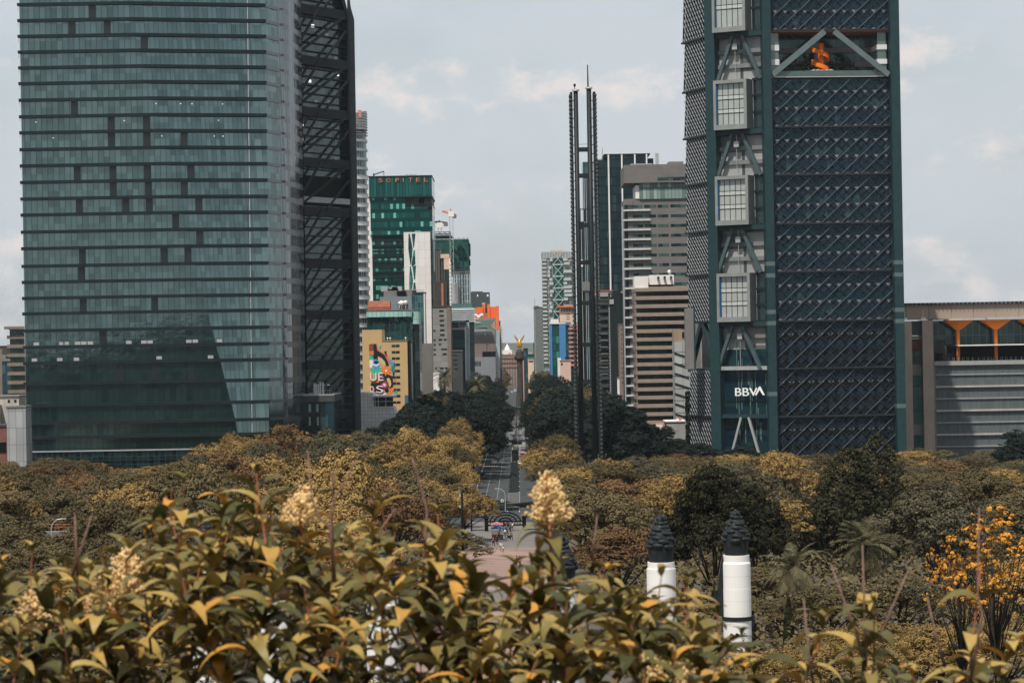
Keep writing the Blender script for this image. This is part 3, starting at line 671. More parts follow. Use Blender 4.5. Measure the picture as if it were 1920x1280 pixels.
    me.vertices.foreach_set('co', co.ravel()); me.update(); T = Matrix.Translation(b.O) @ Matrix.Rotation(R(5), 4, 'Z'); M_ = Matrix.Translation(s.O) @ Matrix.Rotation(R(s.yaw), 4, 'Z'); me.transform(T.inverted() @ M_)
    sg = link('sign_lettering', me, b.e)
    xa, xm, xb = ua + wd - .75, ua + wd + .55, ub + .45
    lk(s, 'sign_lettering', mw, MB().plate([(xa, z0 + .2), (xm, z1 + .35), (xm + .28, z1 + .35), (xb, z0 + .2), (xb - .5, z0 + .2), (xm + .1, z1 - .5), (xa + .5, z0 + .2)], .1, .4))
    # ---- left facade with white fins
    A2 = s.O + s.ex * (s.uz(1337, 400)[0])
    s3 = sub(1336, A2, 1286, -72, 'l'); ul = s3.uz(1286, 400)[0]
    ys3 = [-40, 70, 165, 254, 343, 434, 515, 603]
    Z3 = lambda y, px=1320: s3.uz(px, y)[1]
    save = b.e
    def lat3(z0, z1):
        h = z1 - z0; n = 11; du = (0 - ul) / n
        pan = lk(s3, 'facade_screen', m_bg, MB().box(ul, -.4, 1, 2, z0, z1)); mb = MB(); mb2 = MB(); rows = 12
        for r_ in range(rows):
            zb_, za_ = z0 + h * r_ / rows, z0 + h * (r_ + .8) / rows
            for i in range(-rows, n + rows):
                a_ = ul + du * (i - (r_ + 1) * .67)
                if a_ < ul or a_ + du * .7 > -.5: continue
                mb.beam((a_ + du * .6, -.1, zb_), (a_, -.1, za_), .26, .12, up=(0, 1, 0))
        lk(s3, 'fins', m_fin, mb, pan)
        for i in range(n):
            mb2.beam((ul + du * i, .2, z0), (ul + du * i + du, .2, z1), .35, .5, up=(0, 1, 0))
        lk(s3, 'lattice_bars', m_bl2, mb2, pan)
        lk(s3, 'screen_rail', m_bl2, MB().box(ul - .2, -.2, -.5, 1, z0 - .25, z0 + .25), pan)
        lk(s3, 'screen_frame', m_slabw, MB().box(-.65, -.3, -.5, 1, z0, z1), pan)
    for i in range(len(ys3) - 1): lat3(Z3(ys3[i + 1]), Z3(ys3[i]))
    lat3(Z3(780), Z3(693)); lat3(0, Z3(781))
    za_, zb_ = Z3(692), Z3(604)
    lk(s3, 'recessed_glazing', gl_dark, MB().box(ul, -.3, 4, 5, za_, zb_)); lk(s3, 'slab', steel_g, MB().box(ul - .5, 0, 0, 5, za_ - .8, za_ + .2).box(ul - .5, 0, 0, 5, zb_ - .2, zb_ + .4))
    um = ul * .5
    lk(s3, 'diagonal_brace', steel_g, MB().beam((ul + 1, .3, za_), (um, .3, zb_), 1.6, 1.2, up=(0, 1, 0)).beam((um + 1, .3, zb_), (-1, .3, za_), 1.6, 1.2, up=(0, 1, 0)))
    b2 = A2 + s3.ex * ul
    zz = P(1284, 575, b2.y).z; z2 = P(1284, 693, b2.y).z
    x0_, x1_ = P(1285, 640, b2.y - 3).x, P(1303, 640, b2.y - 3).x
bbva()
b = Bld('slab_annex', 'blank grey metal panel box cantilevered from the left edge of the lattice tower', 'panel', 1292, 640, 712)
b.box('panel', conc, 1285, 1302, 578, 692, 0, 3)
b.box('frame', steel_g, 1301, 1304, 576, 694, -.3, 3.3)
# ================================================================ twin-pillar light monument
def estela():
    b = Bld('pillar_monument', 'slender dark twin pillar monument with cross beams and a mast, centre right', 'monument', 1100, 500, 690)
    zt = b.Z(168, 1100); 
    X = b.X
    m1 = mat('monument_steel', (.018, .023, .025), .5, metal=.3, var=.15, scale=.5)
    m2 = cells('quartz_panels', [(.02, .022, .023), (.35, .34, .33)], .8, 1.15, (.01, .01, .01), .05, .5, rough=.5, ior=1.5, weights=[1, 1.2])
    for i, (a, c, top) in enumerate(((1081.5, 1089, 170), (1106, 1114, 166))):
        MB().tube([((X(a) + X(c)) / 2, 1, 0), ((X(a) + X(c)) / 2, 1, b.Z(top))], (X(c) - X(a)) / 2 + .08, 16).build('pillar', m1, b.e, smooth=True)
        MB().lathe([(0, b.Z(top) + .5), (.9, b.Z(top) + .4), (1.0, b.Z(top))], (X(a) + X(c)) / 2, 1, 12).build('pillar_cap', steel_l, b.e)
    for i, (a, c, top) in enumerate(((1074.8, 1079, 172), (1117.6, 1122.2, 172))):
        MB().box(X(a), X(c), .2, 6, 2, b.Z(top)).build('panel_blade', m1, b.e)
        mb = MB(); z = 6; xe = X(a) if i == 0 else X(c)
        while z < b.Z(top) - 1:
            mb.box(xe - .28, xe + .28, -.1, 5.8, z, z + .55); z += 1.1
        mb.build('quartz_panels', mat('quartz', (.32, .31, .3), .5) if False else steel_l if i == 2 else mat('quartz_edge', (.06, .065, .065), .5), b.e)
        xi = X(c) if i == 0 else X(a); xo = X(1082) if i == 0 else X(1113.5); mb = MB(); z = 4
        while z < b.Z(top) - 2: mb.box(min(xi, xo), max(xi, xo), .8, 1.1, z, z + .2); z += 2.3
        mb.build('tie_bars', m1, b.e)
    for y in (280, 329, 422, 492, 568, 646, 715, 800):
        z = b.Z(y, 1098); MB().box(X(1088.5), X(1106.5), .4, 1.6, z - .55, z + .55).build('cross_beam', m1, b.e)
    z0, z1 = b.Z(422), b.Z(391); MB().box(X(1090), X(1091), .6, 1.4, z0, z1).box(X(1096), X(1101), .4, 1.5, z0 + 1, z1 - .2).box(X(1089), X(1106), .6, 1.4, z1 - .2, z1).build('lift_cage', m1, b.e)
    z = b.Z(167); xm = (X(1106) + X(1114)) / 2; 
    MB().tube([(xm - .2, 1, z), (xm - .2, 1, b.Z(121))], [.22, .12], 8).build('mast', m1, b.e)
    xm = (X(1081) + X(1089)) / 2; MB().tube([(xm - .2, 1, z - 1), (xm - .2, 1, z + 1)], .1, 6).ball((xm - .2, 1, z + 1.1), .35, 8, 5, 1.3).build('warning_lamp', steel_d, b.e)
    z = b.Z(270); MB().tube([(X(1088), 1, z), (X(1107), 1, z)], .05, 5).build('cable', m1, b.e)
    MB().box(X(1070), X(1128), -4, 10, 0, 1.0).build('base', m_pave, b.e)
estela()
# ================================================================ city blocks left of the avenue
def win(b, px0, px1, py0, py1, m=None, parent=None, d=.03, name='window'):
    return MB().box(b.X(px0), b.X(px1), -d, .3, b.Z(py1), b.Z(py0)).build(name, m or gl_dark, parent or b.e)
# far left edge
b = Bld('office_block', 'dark glazed block with brown concrete balcony bands at the far left edge', 'building', 25, 680, 900, yaw=-4)
banded(b, 17, 60, 612, 25, 17.0, beige_d, gl_dark, 629, 745, .36, .5, parapet=6); b.box('roof_overhang', beige_d, 11.5, 60, 612, 617, -2, 25)
b = Bld('office_block', 'slim pale blue glass block behind the far left low buildings', 'building', 10, 700, 1000); b.box('glazing', gl_blue, 4, 19, 676, 900, 0, 20, z0=0); b.box('roof', conc, 3, 20, 672, 677, -.4, 20); roof_kit(b, 5, 17, 672, 20, 3, 2)
b = Bld('apartment_block', 'narrow brown slab cut off by the left edge of the photo', 'building', 0, 700, 1010); b.box('wall', beige_d, -12, 4.5, 650, 900, 0, 20, z0=0); b.box('roof', conc_d, -12, 4.7, 648, 651, -.3, 20)
b = Bld('apartment_block', 'tiny orange and white house tops above the slim pale blue block', 'building', 10, 665, 1250); b.box('wall', orange, 6, 10, 665, 800, 0, 12, z0=0); b.box('stair_tower', white, 10, 16, 657, 800, 0, 12, z0=0)
b = Bld('low_building', 'cream low building with two small square windows at the left edge', 'building', 18, 780, 760)
b.box('wall', mat('aged_cream', (.42, .40, .36), .85, var=.15), -20, 36, 743, 900, 0, 18, z0=0); b.box('roof', conc, -20, 36.5, 741.5, 744, -.3, 18); win(b, 15, 19.5, 749, 755); win(b, 27, 31.5, 749, 755)
b.box('stair_wall', mat('aged_cream'    , (.42, .40, .36)), -20, 3, 758, 900, -3, -.01, z0=0); win(b, -3, 2, 772, 788)
b = Bld('low_building', 'low red brown building below the cream one at the left edge', 'building', 5, 820, 700); b.box('wall', mat('red_brown_wall', (.17, .08, .065), .85, var=.15), -20, 12.5, 799, 900, 0, 10, z0=0); b.box('roof', conc_d, -20, 13, 796, 799.5, -.3, 10); b.box('shadow_strip', black, -20, 11, 829, 848, -.2, 0)  # last box: solid black strip, the shadow put into its colour
# round hotel tower
def stregis():
    b = Bld('round_tower', 'curved white banded tower with a slanted top beside the dark braced tower', 'tower', 655, 460, 1000)
    x1 = b.X(690); r = x1 - b.X(640); cx = x1 - r; cy = r * .9
    zt = b.Z(208, 680); zl = b.Z(240, 680)
    b.mb('glazing', cells('round_tower_glass', [(.05, .075, .08), (.02, .03, .035), (.12, .15, .16)], 1.7, 3.4, (.3, .3, .3), .3, 0, rough=.15, ior=1.8), MB().lathe([(r - .4, 0), (r - .4, zl)], cx, cy, 48))
    py = 262.0; i = 0
    while py < 745:
        z = b.Z(py, 680); h = 1.0 if py < 320 else 1.35
        b.mb('spandrel', steel_l if py < 330 else white, MB().lathe([(r - .5, z - h / 2), (r, z - h / 2), (r, z + h / 2), (r - .5, z + h / 2)], cx, cy, 48))
        if py > 330: b.mb('railing', steel_l, MB().lathe([(r + .05, z + .8), (r + .12, z + .8), (r + .12, z + 1.0), (r + .05, z + 1.0)], cx, cy, 48))
        py += 17.4; i += 1
    n = 48; mb = MB()
    top = [(cx + r * math.cos(2 * math.pi * k / n), cy + r * math.sin(2 * math.pi * k / n)) for k in range(n)]
    hz = lambda x: b.Z(205, 680) - (x1 - x) * .35
    for k in range(n):
        a, c = top[k], top[(k + 1) % n]; mb.quad((*a, zl - .1), (*c, zl - .1), (*c, hz(c[0])), (*a, hz(a[0])))
    mb.poly([(*a, hz(a[0]) - .3) for a in top]); b.mb('crown', steel_l, mb)
    mb = MB()
    for k in range(9): z = b.Z(212 + k * 5, 680); mb.lathe([(r + .02, z), (r + .15, z + .1), (r + .02, z + .3)], cx, cy, 48)
    b.mb('crown_ribs', conc, mb)
    for txt, a in (('S', 673.5), ('T', 678), ('R', 683.5), ('E', 687)):
        me = text_mesh(txt, 3.4, .12, black); th = math.acos(max(-1, min(1, (b.X(a) - cx) / (r + .3)))); o = link('sign_letter', me, b.e, (cx + (r + .4) * math.cos(th) - .9, cy - (r + .4) * math.sin(th), b.Z(246, 680))); o.rotation_euler = (0, 0, max(0, math.pi / 2 - th) * .9)
    MB().box(b.X(674), b.X(681), 2, 4, hz(b.X(677)) - 2, hz(b.X(677)) + .8).build('rooftop_plant', pink, b.e)
stregis()
def sofitel():
    b = Bld('green_tower', 'green glass hotel tower with orange rooftop lettering and a terrace notch', 'tower', 750, 430, 1150)
    Z = b.Z; X = b.X; D = 40
    mg1 = cells('hotel_glass_upper', [(.004, .05, .048), (.008, .075, .07), (.015, .1, .09)], 1.25, 40, (.002, .02, .02), .22, 0, rough=.12, ior=1.7)
    mg2 = cells('hotel_glass', [(.006, .06, .055), (.01, .085, .075), (.13, .42, .34), (.004, .03, .03)], 1.3, 3.9, (.003, .035, .035), .16, 1.7, rough=.12, ior=1.7, weights=[4, 3, 2.4, 1.2])
    mg3 = cells('hotel_glass_low', [(.005, .04, .038), (.006, .055, .05), (.08, .28, .22), (.003, .02, .02)], 1.3, 3.9, (.002, .025, .022), .18, 2.0, rough=.12, ior=1.7, weights=[3, 3, 4, 1.2])
    def wall(n, m, x0, x1, y0, y1, d=0): return MB().box(X(x0), X(x1), d, D, Z(y1), Z(y0)).build(n, m, b.e)
    wall('crown_glazing', mg1, 693, 811, 331, 369)
    wall('window_wall', mg2, 695, 762, 369.3, 440, .3); wall('window_wall', mg2, 762, 811, 383.3, 440, .3)
    wall('terrace_back', conc, 762, 810, 369.3, 383, 5); MB().box(X(786), X(796), 4.8, 5, Z(382), Z(371)).build('dark_opening', black, b.e)
    wall('window_wall', mg3, 697, 812, 440.3, 700, .6)
    for k in range(8):
        z = Z(391 + 6.1 * k * 1.62) if False else Z(440.3 + 9.9 * (k + 1)); MB().box(X(697), X(812.5), .35, .7, z - .35, z + .35).build('spandrel', steel_d, b.e)
    MB().box(X(692), X(812), -.4, D, Z(331), Z(329.5)).build('roof_edge', steel_d, b.e); MB().box(X(692), X(812), -.4, D, Z(370.5), Z(368.5)).build('ledge', steel_d, b.e); MB().box(X(762), X(811.5), -.3, D, Z(384), Z(382)).build('ledge', steel_d, b.e)
    MB().box(X(694), X(812), -.2, D, Z(441), Z(439.5)).build('ledge', steel_d, b.e)
    MB().box(X(803), X(811.3), -.1, .5, Z(392), Z(387.5)).build('dark_opening', black, b.e)
    MB().box(X(687), X(697), 2, D, 0, Z(343)).build('white_side_wall', white, b.e)
    mb = MB()
    for k in range(18): x = X(770 + k * 2.2); mb.box(x, x + .2, -.15, .1, Z(366), Z(345 + (k % 3) * 2))
    mb.build('louvres', mat('louvre_green', (.01, .1, .09), .4), b.e)
    mo = mat('sign_orange', (.5, .16, .085), .5, var=.03)
    for ch, px in zip('SOFITEL', (711.5, 726.5, 743, 757, 768, 782, 797)): sign(b, ch, mo, px, px + (7.2 if ch not in 'I' else 1.6), 334, 341.5, -.5, 'sign_letter')
    x0, x1 = X(760), X(783); MB().box(x0, x1, 5, 6, Z(326.5), Z(326)).box(x0 + 1, x0 + 1.3, 5, 6, Z(330), Z(326)).box(x1 - 1.3, x1 - 1, 5, 6, Z(330), Z(326)).box(x0 + 3, x1 - 3, 5, 8, Z(329.6), Z(327)).build('rooftop_plant', steel_l, b.e)
    MB().beam((X(702), 3, Z(326)), (X(721), 3, Z(320)), .4, .4).beam((X(721), 3, Z(330)), (X(721), 3, Z(319.5)), .25, .25).box(X(700.5), X(703.5), 2.6, 3.6, Z(328), Z(324)).build('maintenance_arm', steel_d, b.e)
sofitel()
# white tower with zigzag slits
b = Bld('white_tower', 'slim blank white tower with dark zigzag slit windows in front of the green tower', 'tower', 785, 500, 1080)
X, Z = b.X, b.Z
MB().plate([(X(758), Z(435)), (X(807.5), Z(435)), (X(807.5), 0), (X(794), 0), (X(794), Z(543)), (X(758), Z(543))], 0, 22).build('wall', cells('white_cladding', [(.70, .68, .66), (.67, .65, .63)], 2.6, 3.4, (.5, .5, .5), .12, .12, rough=.7, ior=1.4, noisev=.08), b.e)
MB().box(X(780), X(794.02), .02, 20, 0, Z(543.2)).build('lower_wall', mat('white_lower', (.55, .55, .55), .8), b.e)
for pts in ([(767, 438), (769.5, 438), (774.5, 466), (771, 495), (769.5, 497), (766, 466)], [(773, 438), (780, 438), (777, 464), (775.5, 464)], [(776, 469), (778.5, 469), (779, 495), (773, 500), (771.5, 497)], [(768.5, 499), (770.5, 499), (774, 524), (772, 542), (766.5, 542), (767, 520)], [(773.5, 500), (780, 497), (778, 524), (776, 524)], [(775, 530), (778, 529), (779, 542), (774, 542)]):
    MB().plate([(X(p), Z(q)) for p, q in pts][::-1], -.06, .1).build('slit_window', gl_green, b.e)
MB().box(X(807.6), X(811.5), 3, 22, 0, Z(432)).build('side_strip', gl_green, b.e); MB().box(X(811.6), X(813), 5, 20, Z(508), Z(450)).build('edge_fin', steel_l, b.e)
# glass block with blue mullions
b = Bld('glass_block', 'narrow dark glass block with pale mullion grid beside the white tower', 'building', 784, 620, 1030)
b.box('glazing', cells('mullion_glass', [(.01, .05, .055), (.02, .08, .085), (.04, .13, .13)], 1.0, 2.4, (.12, .17, .18), .16, .16, rough=.15), 770, 797, 549, 900, 0, 18, z0=0); b.box('roof', conc_d, 769, 798, 547.5, 549.5, -.4, 18); b.box('edge_column', white, 795.5, 797.5, 549, 900, -.3, 5, z0=0)
b.box('lower_wall', conc, 789, 811, 644, 900, -1.5, -.2, z0=0); b.box('pipe', mat('pale_blue_metal', (.3, .38, .42), .5), 786, 789.5, 625, 900, -1.2, -.2, z0=0)
# grey roof block
b = Bld('roof_block', 'blue grey mechanical storey block above the brick coloured rooftop plant', 'building', 740, 560, 990)
b.box('wall', mat('blue_grey_panel', (.17, .21, .24), .7, var=.1), 712, 772, 556, 900, 0, 15, z0=0); b.box('upper_wall', conc, 719, 772, 544.5, 556, 2, 15); win(b, 744, 761, 545.5, 553, black, d=-1.9); win(b, 772, 774, 553, 570); roof_kit(b, 720, 745, 545, 15, 4, 5)
# dark glass building with pale glass cornice
b = Bld('cornice_building', 'dark glass building with a pale green glass cornice and brick coloured rooftop plant', 'building', 740, 610, 930)
X, Z = b.X, b.Z
b.box('glazing', cells('wavy_glass', [(.004, .022, .022), (.006, .032, .03), (.01, .045, .042)], 1.9, 3.7, (.03, .07, .07), .2, .12, rough=.06, ior=2.0, wav=.5), 688, 774, 594, 900, 0, 25, z0=0)
b.box('cornice', cells('cornice_glass', [(.26, .46, .42), (.32, .52, .48), (.22, .4, .37)], 1.5, 3.0, (.08, .2, .18), .14, .2, rough=.3, ior=1.5), 688, 773, 582, 593.8, -1.2, 25)
b.box('cornice', cells('cornice_glass', []  , 1, 1) if False else _M['cornice_glass'], 774, 785, 585, 608, -.3, 20); b.box('side_glazing', gl_dark, 774.2, 786, 608.2, 900, 1, 25, z0=0)
b.box('roof', conc, 688, 774, 580.5, 582, -1.4, 25); b.box('rooftop_plant', mat('brick_plant', (.45, .17, .11), .8, var=.2), 690, 731, 563, 580.4, 4, 12); b.box('rooftop_plant', conc, 744, 764, 569, 580.4, 4, 12); b.box('parapet_shade', mat('brick_plant_shade', (.3, .08, .05), .8), 690, 731, 574, 580.4, 3.8, 3.98)  # dark red sheet: shade low on the plant put into its colour
for px, r in ((753, .9), (760.5, .75), (749, .5)): MB().ball((X(px), 3, Z(568 if px < 755 else 567)), r, 12, 8).tube([(X(px), 3, Z(580)), (X(px), 3, Z(570))], .1, 5).build('satellite_dish', white, b.e, smooth=True)
# ochre building with mural
b = Bld('mural_building', 'ochre building with a colourful floral street mural and a column of small windows', 'building', 730, 690, 880)
X, Z = b.X, b.Z
MB().plate([(X(680), Z(617.5)), (X(717), Z(617.5)), (X(717), Z(639)), (X(764.5), Z(639)), (X(764.5), 0), (X(680), 0)], 0, 20).build('wall', ywall, b.e)
for k in range(10):
    f = win(b, 735, 750, 646.2 + k * 11.75, 651 + k * 11.75); MB().box(X(742), X(742.6), -.1, 0, Z(651 + k * 11.75), Z(646.2 + k * 11.75)).build('frame', steel_l, f)
b.box('dark_return', black, 764.6, 767, 639, 900, .5, 20, z0=0); b.box('roof_edge', beige, 716.8, 765, 638, 639.2, -.2, 20)
for px in (720, 727, 732, 761): MB().tube([(X(px), 2, Z(639)), (X(px), 2, Z(635))], .08, 5).ball((X(px), 2, Z(634)), .3, 6, 4).build('roof_lamp', white, b.e)
b.box('blue_banner', mat('blue_banner', (.04, .13, .22), .6), 758, 764, 741, 757, -.3, -.1)
def mural():
    q = lambda pts: [(X(680 + x / 8.0), Z(600 + y / 8.0)) for x, y in pts]
    K = (.012, .014, .018); O = (.75, .2, .03); Wt = (.75, .7, .7); T = (.02, .45, .33); Bl = (.08, .27, .5); Br = (.22, .06, .04); Pk = (.55, .16, .25); Dp = (.16, .04, .07); Or2 = (.55, .18, .09); Yl = (.62, .42, .2); Td = (.02, .2, .22)
    def flower(cx, cy, r, n, r2=.62):
        return [(cx + (r if k % 2 == 0 else r * r2) * math.cos(math.pi * k / n + .3), cy + (r if k % 2 == 0 else r * r2) * math.sin(math.pi * k / n + .3)) for k in range(2 * n)]
    L = [(Br, [(100, 360), (150, 345), (200, 440), (180, 560), (120, 570), (100, 520)]), (Or2, [(100, 460), (160, 455), (200, 480), (170, 520), (100, 515)]), (Or2, [(200, 350), (225, 350), (240, 430), (330, 500), (400, 590), (410, 660), (380, 640), (300, 540), (215, 470)]),
         (K, [(165, 350), (210, 355), (222, 450), (330, 520), (380, 620), (400, 690), (350, 690), (300, 640), (230, 600), (200, 600), (165, 590), (170, 470)]),
         (K, [(325, 465), (365, 465), (375, 560), (340, 520)]), (Or2, [(355, 480), (370, 490), (405, 600), (380, 600)]),
         (Yl, [(232, 540), (290, 570), (335, 620), (350, 690), (290, 660), (232, 600)]),
         (T, [(100, 525), (140, 530), (175, 590), (100, 580)]), (Wt, [(105, 590), (150, 590), (165, 650), (130, 715), (105, 710)]),
         (Bl, [(150, 640), (175, 590), (205, 580), (240, 600), (262, 650), (245, 720), (205, 760), (165, 720)]), (K, [(170, 625), (205, 600), (240, 625), (225, 650), (185, 650)]), (Wt, [(140, 640), (205, 668), (262, 640), (250, 665), (205, 692), (150, 665)]),
         (T, [(115, 735), (130, 705), (190, 745), (280, 700), (285, 720), (240, 785), (200, 795), (150, 785)]), (T, [(170, 780), (195, 780), (190, 880), (178, 880)]),
         (Bl, [(400, 590), (420, 580), (445, 630), (480, 620), (470, 680), (440, 700), (415, 660)]), (Td, [(430, 690), (500, 680), (470, 730), (500, 740), (460, 790), (430, 760)]),
         (K, [(300, 800), (360, 800), (440, 840), (460, 960), (440, 1020), (400, 1080), (340, 1100), (310, 1000), (320, 880)]),
         (Yl, [(355, 880), (390, 862), (415, 900), (425, 960), (405, 1010), (380, 960)]), (Or2, [(455, 880), (490, 880), (500, 910), (470, 940)]), (O, [(380, 1080), (420, 1020), (480, 990), (460, 1050), (390, 1120), (350, 1130)]), (Or2, [(380, 1000), (410, 1030), (415, 1070), (385, 1060)]),
         (O, [(110, 905), (160, 890), (190, 910), (250, 890), (280, 915), (230, 940), (130, 935)]), (K, [(115, 940), (270, 930), (300, 1000), (280, 1070), (180, 1090), (120, 1000)]),
         (Wt, [(165, 1110), (260, 1090), (370, 1090), (330, 1115), (230, 1125)]), (T, [(455, 1070), (520, 1065), (500, 1095), (465, 1092)]), (T, [(250, 410), (275, 370), (290, 380), (265, 425)]), (K, [(450, 790), (480, 790), (470, 830), (450, 835)]),
         (O, flower(350, 755, 84, 9, .6)), (Wt, flower(350, 755, 16, 6, .8)), (Dp, flower(325, 968, 66, 8, .9)), (Pk, flower(323, 968, 40, 6, .85)), (Wt, flower(323, 968, 22, 5, .5))]
    m0 = empty('mural', (0, 0, 0)); m0.parent = b.e
    for i, (c, pts) in enumerate(L):
        MB().plate(q(pts), -.03 - i * .004, -.02 - i * .004).build('mural_shape', mat('mural_paint_%d' % (abs(hash(c)) % 99999), c, .75, var=.06, scale=.8), m0)
    mw, mp2 = mat('mural_white', Wt, .75, var=.04), mat('mural_pink', Pk, .75)
    for ch, a, c, y0, y1 in (('U', 112, 205, 785, 905), ('E', 235, 300, 785, 905), ('O', 105, 160, 985, 1080), ('S', 200, 300, 980, 1085)):
        sign(b, ch, mp2, 680 + (a + 8) / 8, 680 + (c + 12) / 8, 600 + y0 / 8 + 1, 600 + y1 / 8 + .6, -.26, 'mural_letter', m0); sign(b, ch, mw, 680 + a / 8, 680 + c / 8, 600 + y0 / 8, 600 + y1 / 8, -.42, 'mural_letter', m0)
mural()
b = Bld('narrow_slab', 'thin pale grey concrete fin wall right of the mural building', 'wall', 770, 700, 905); b.box('wall', steel_l, 768, 771.5, 643, 900, 0, 12, z0=0); b.box('coping', conc_d, 767.6, 772, 642, 643.2, -.2, 12)
b = Bld('low_building', 'small beige building with a white roof terrace right of the fin wall', 'building', 778, 730, 940); b.box('wall', mat('dull_beige', (.28, .25, .2), .85), 772, 785, 707, 900, 0, 14, z0=0); b.box('roof', white, 771.5, 787, 700, 702, -1, 14); b.box('terrace', gl_dark, 772, 786, 702, 707, 0, 13); b.box('dark_column', black, 784.5, 788, 690, 900, -.4, 0, z0=0); win(b, 773, 779, 742, 749, conc)
b = Bld('tiled_building', 'low building of square white wall tiles with one wide window, right of the concrete spine', 'building', 710, 770, 800)
X, Z = b.X, b.Z
MB().plate([(X(670), Z(735)), (X(701), Z(736)), (X(701), Z(763)), (X(738), Z(763)), (X(746), Z(790)), (X(746), 0), (X(670), 0)], 0, 16).build('wall', cells('white_tiles', [(.68, .67, .65), (.63, .62, .6)], 1.1, 1.1, (.3, .3, .29), .08, .08, rough=.6, ior=1.4, noisev=.15), b.e)
b.box('window', gl_dark, 701, 737, 744, 763, 1, 2); b.box('canopy', white, 699, 741, 741, 744, -1, 8); mb = MB()
for px in (703, 709, 723): mb.box(X(px), X(px + 1), .4, 1, Z(763), Z(744))
mb.box(X(701), X(738), .4, 1, Z(753), Z(752)); mb.build('window_frame', white, b.e); b.box('window_sill', white, 700.5, 739, 762, 764, -.2, 1)
# grey concrete tower with scattered windows
b = Bld('concrete_tower', 'grey concrete tower with scattered small dark windows and a brown side wall', 'tower', 827, 650, 1000)
X, Z = b.X, b.Z
b.box('wall', cells('ribbed_concrete', [(.25, .24, .235), (.22, .215, .21)], 40, 2.3, (.15, .145, .14), 0.01, .12, rough=.85, ior=1.4, noisev=.15), 812, 839, 575, 900, 0, 18, z0=0); b.box('side_wall', beige_d, 839.1, 846, 574, 900, -.2, 18, z0=0); b.box('roof', conc_d, 811.5, 846.5, 573, 575.5, -.3, 18)
for k in range(6): win(b, 824.5 + k * .25, 833 + k * .25, 581 + k * 9, 585 + k * 9)
for (x, y, w) in ((813, 618, 4), (822.5, 635, 7), (832, 635, 6), (813, 635.5, 4), (822.5, 644, 5), (813, 644.5, 4), (827, 653, 11), (813, 653.5, 4), (829.5, 662, 8), (813, 662.5, 4), (815, 688.5, 4), (824.5, 688.5, 7), (833.5, 688.5, 5), (826, 714, 14)): win(b, x, x + w, y, y + 3.6)
b.box('white_kiosk', white, 812, 823, 699, 732, -4, -.3)
# brown striped building
b = Bld('striped_building', 'dark brown building of vertical ribs with stepped cream tops', 'building', 828, 540, 1130)
X, Z = b.X, b.Z
mv = cells('brown_ribs', [(.05, .042, .038), (.025, .024, .024)], 1.1, 60, (.12, .11, .1), .22, 0, rough=.5, ior=1.5)
b.box('wall', mv, 812, 826, 467, 900, 0, 18, z0=0); b.box('wall', mv, 826, 834, 481, 900, 1, 18, z0=0); b.box('stepped_wall', cream, 826, 843, 476.5, 484, .5, 18); b.box('side_block', cream, 833, 843, 484, 505, .6, 18); b.box('lower_wall', mat('umber_wall', (.05, .045, .043), .8), 811, 838, 528, 900, -.5, 0, z0=0); b.box('dark_glazing', gl_dark, 834, 842.5, 505, 900, .8, 18, z0=0)
mb = MB(); 
for k in range(12): z = Z(494 + k * 7.3); mb.box(X(842.6), X(846), 0, 12, z - .5, z + .5)
mb.box(X(843), X(845), .1, 12, 0, Z(484)); mb.build('white_stair', white, b.e); b.box('copper_pipe', mat('copper_pipe', (.4, .15, .08), .6), 827.5, 831.5, 531, 900, -1.2, -.5, z0=0); b.box('coping', conc_d, 815, 825, 465.5, 467.5, -.3, 17)
# tower under construction and cranes
b = Bld('unfinished_tower', 'tower under construction wrapped in dark green netting above white ribs', 'tower', 850, 480, 1300)
X, Z = b.X, b.Z
MB().box(X(808), X(879), 0, 26, Z(505), Z(449)).build('netting', cells('green_netting', [(.01, .055, .045), (.016, .075, .06), (.006, .04, .035)], 1.1, 2.2, (.02, .09, .075), .1, .25, rough=.9, ior=1.3, noisev=.5), b.e)
b.box('netting_bulge', _M['green_netting'], 879, 881.5, 456, 478, 3, 20); b.box('netting_bulge', _M['green_netting'], 879, 881, 486, 496, 3, 20)
b.box('open_floors', black, 846, 878, 505.2, 515, 1, 24); mb = MB()
for k in range(3): z = Z(506.5 + k * 4); mb.box(X(845), X(880), .3, 25, z - .3, z + .3)
for k in range(9): x = X(848 + k * 3.9); mb.box(x, x + .5, .5, 1, Z(515), Z(505))
mb.build('floor_slabs', conc, b.e)
b.box('ribbed_wall', cells('white_ribs', [(.04, .09, .11), (.03, .07, .09)], 1.25, 3.6, (.4, .44, .45), .45, .2, rough=.4), 848, 880, 515.2, 900, 0, 24, z0=0)
MB().lathe([(2.2, 0), (2.2, Z(531)), (0, Z(530))], X(850.5), -2, 12).build('stair_drum', steel_l, b.e)
mb = MB(); rr = random.Random(7)
for k in range(14): x = X(813 + k * 2.4); mb.box(x, x + .35, 3, 3.4, Z(449), Z(434 + (k % 4)))
for y in (434, 438, 443): mb.box(X(813), X(846), 3, 3.3, Z(y) - .15, Z(y) + .15)
for k in range(10): x = X(850 + k * 3); mb.box(x, x + .3, 3, 3.4, Z(449), Z(445 + (k % 3)))
mb.build('rebar_and_formwork', steel_d, b.e); b.box('slab', steel_d, 812, 848, 441, 444, 2, 20)
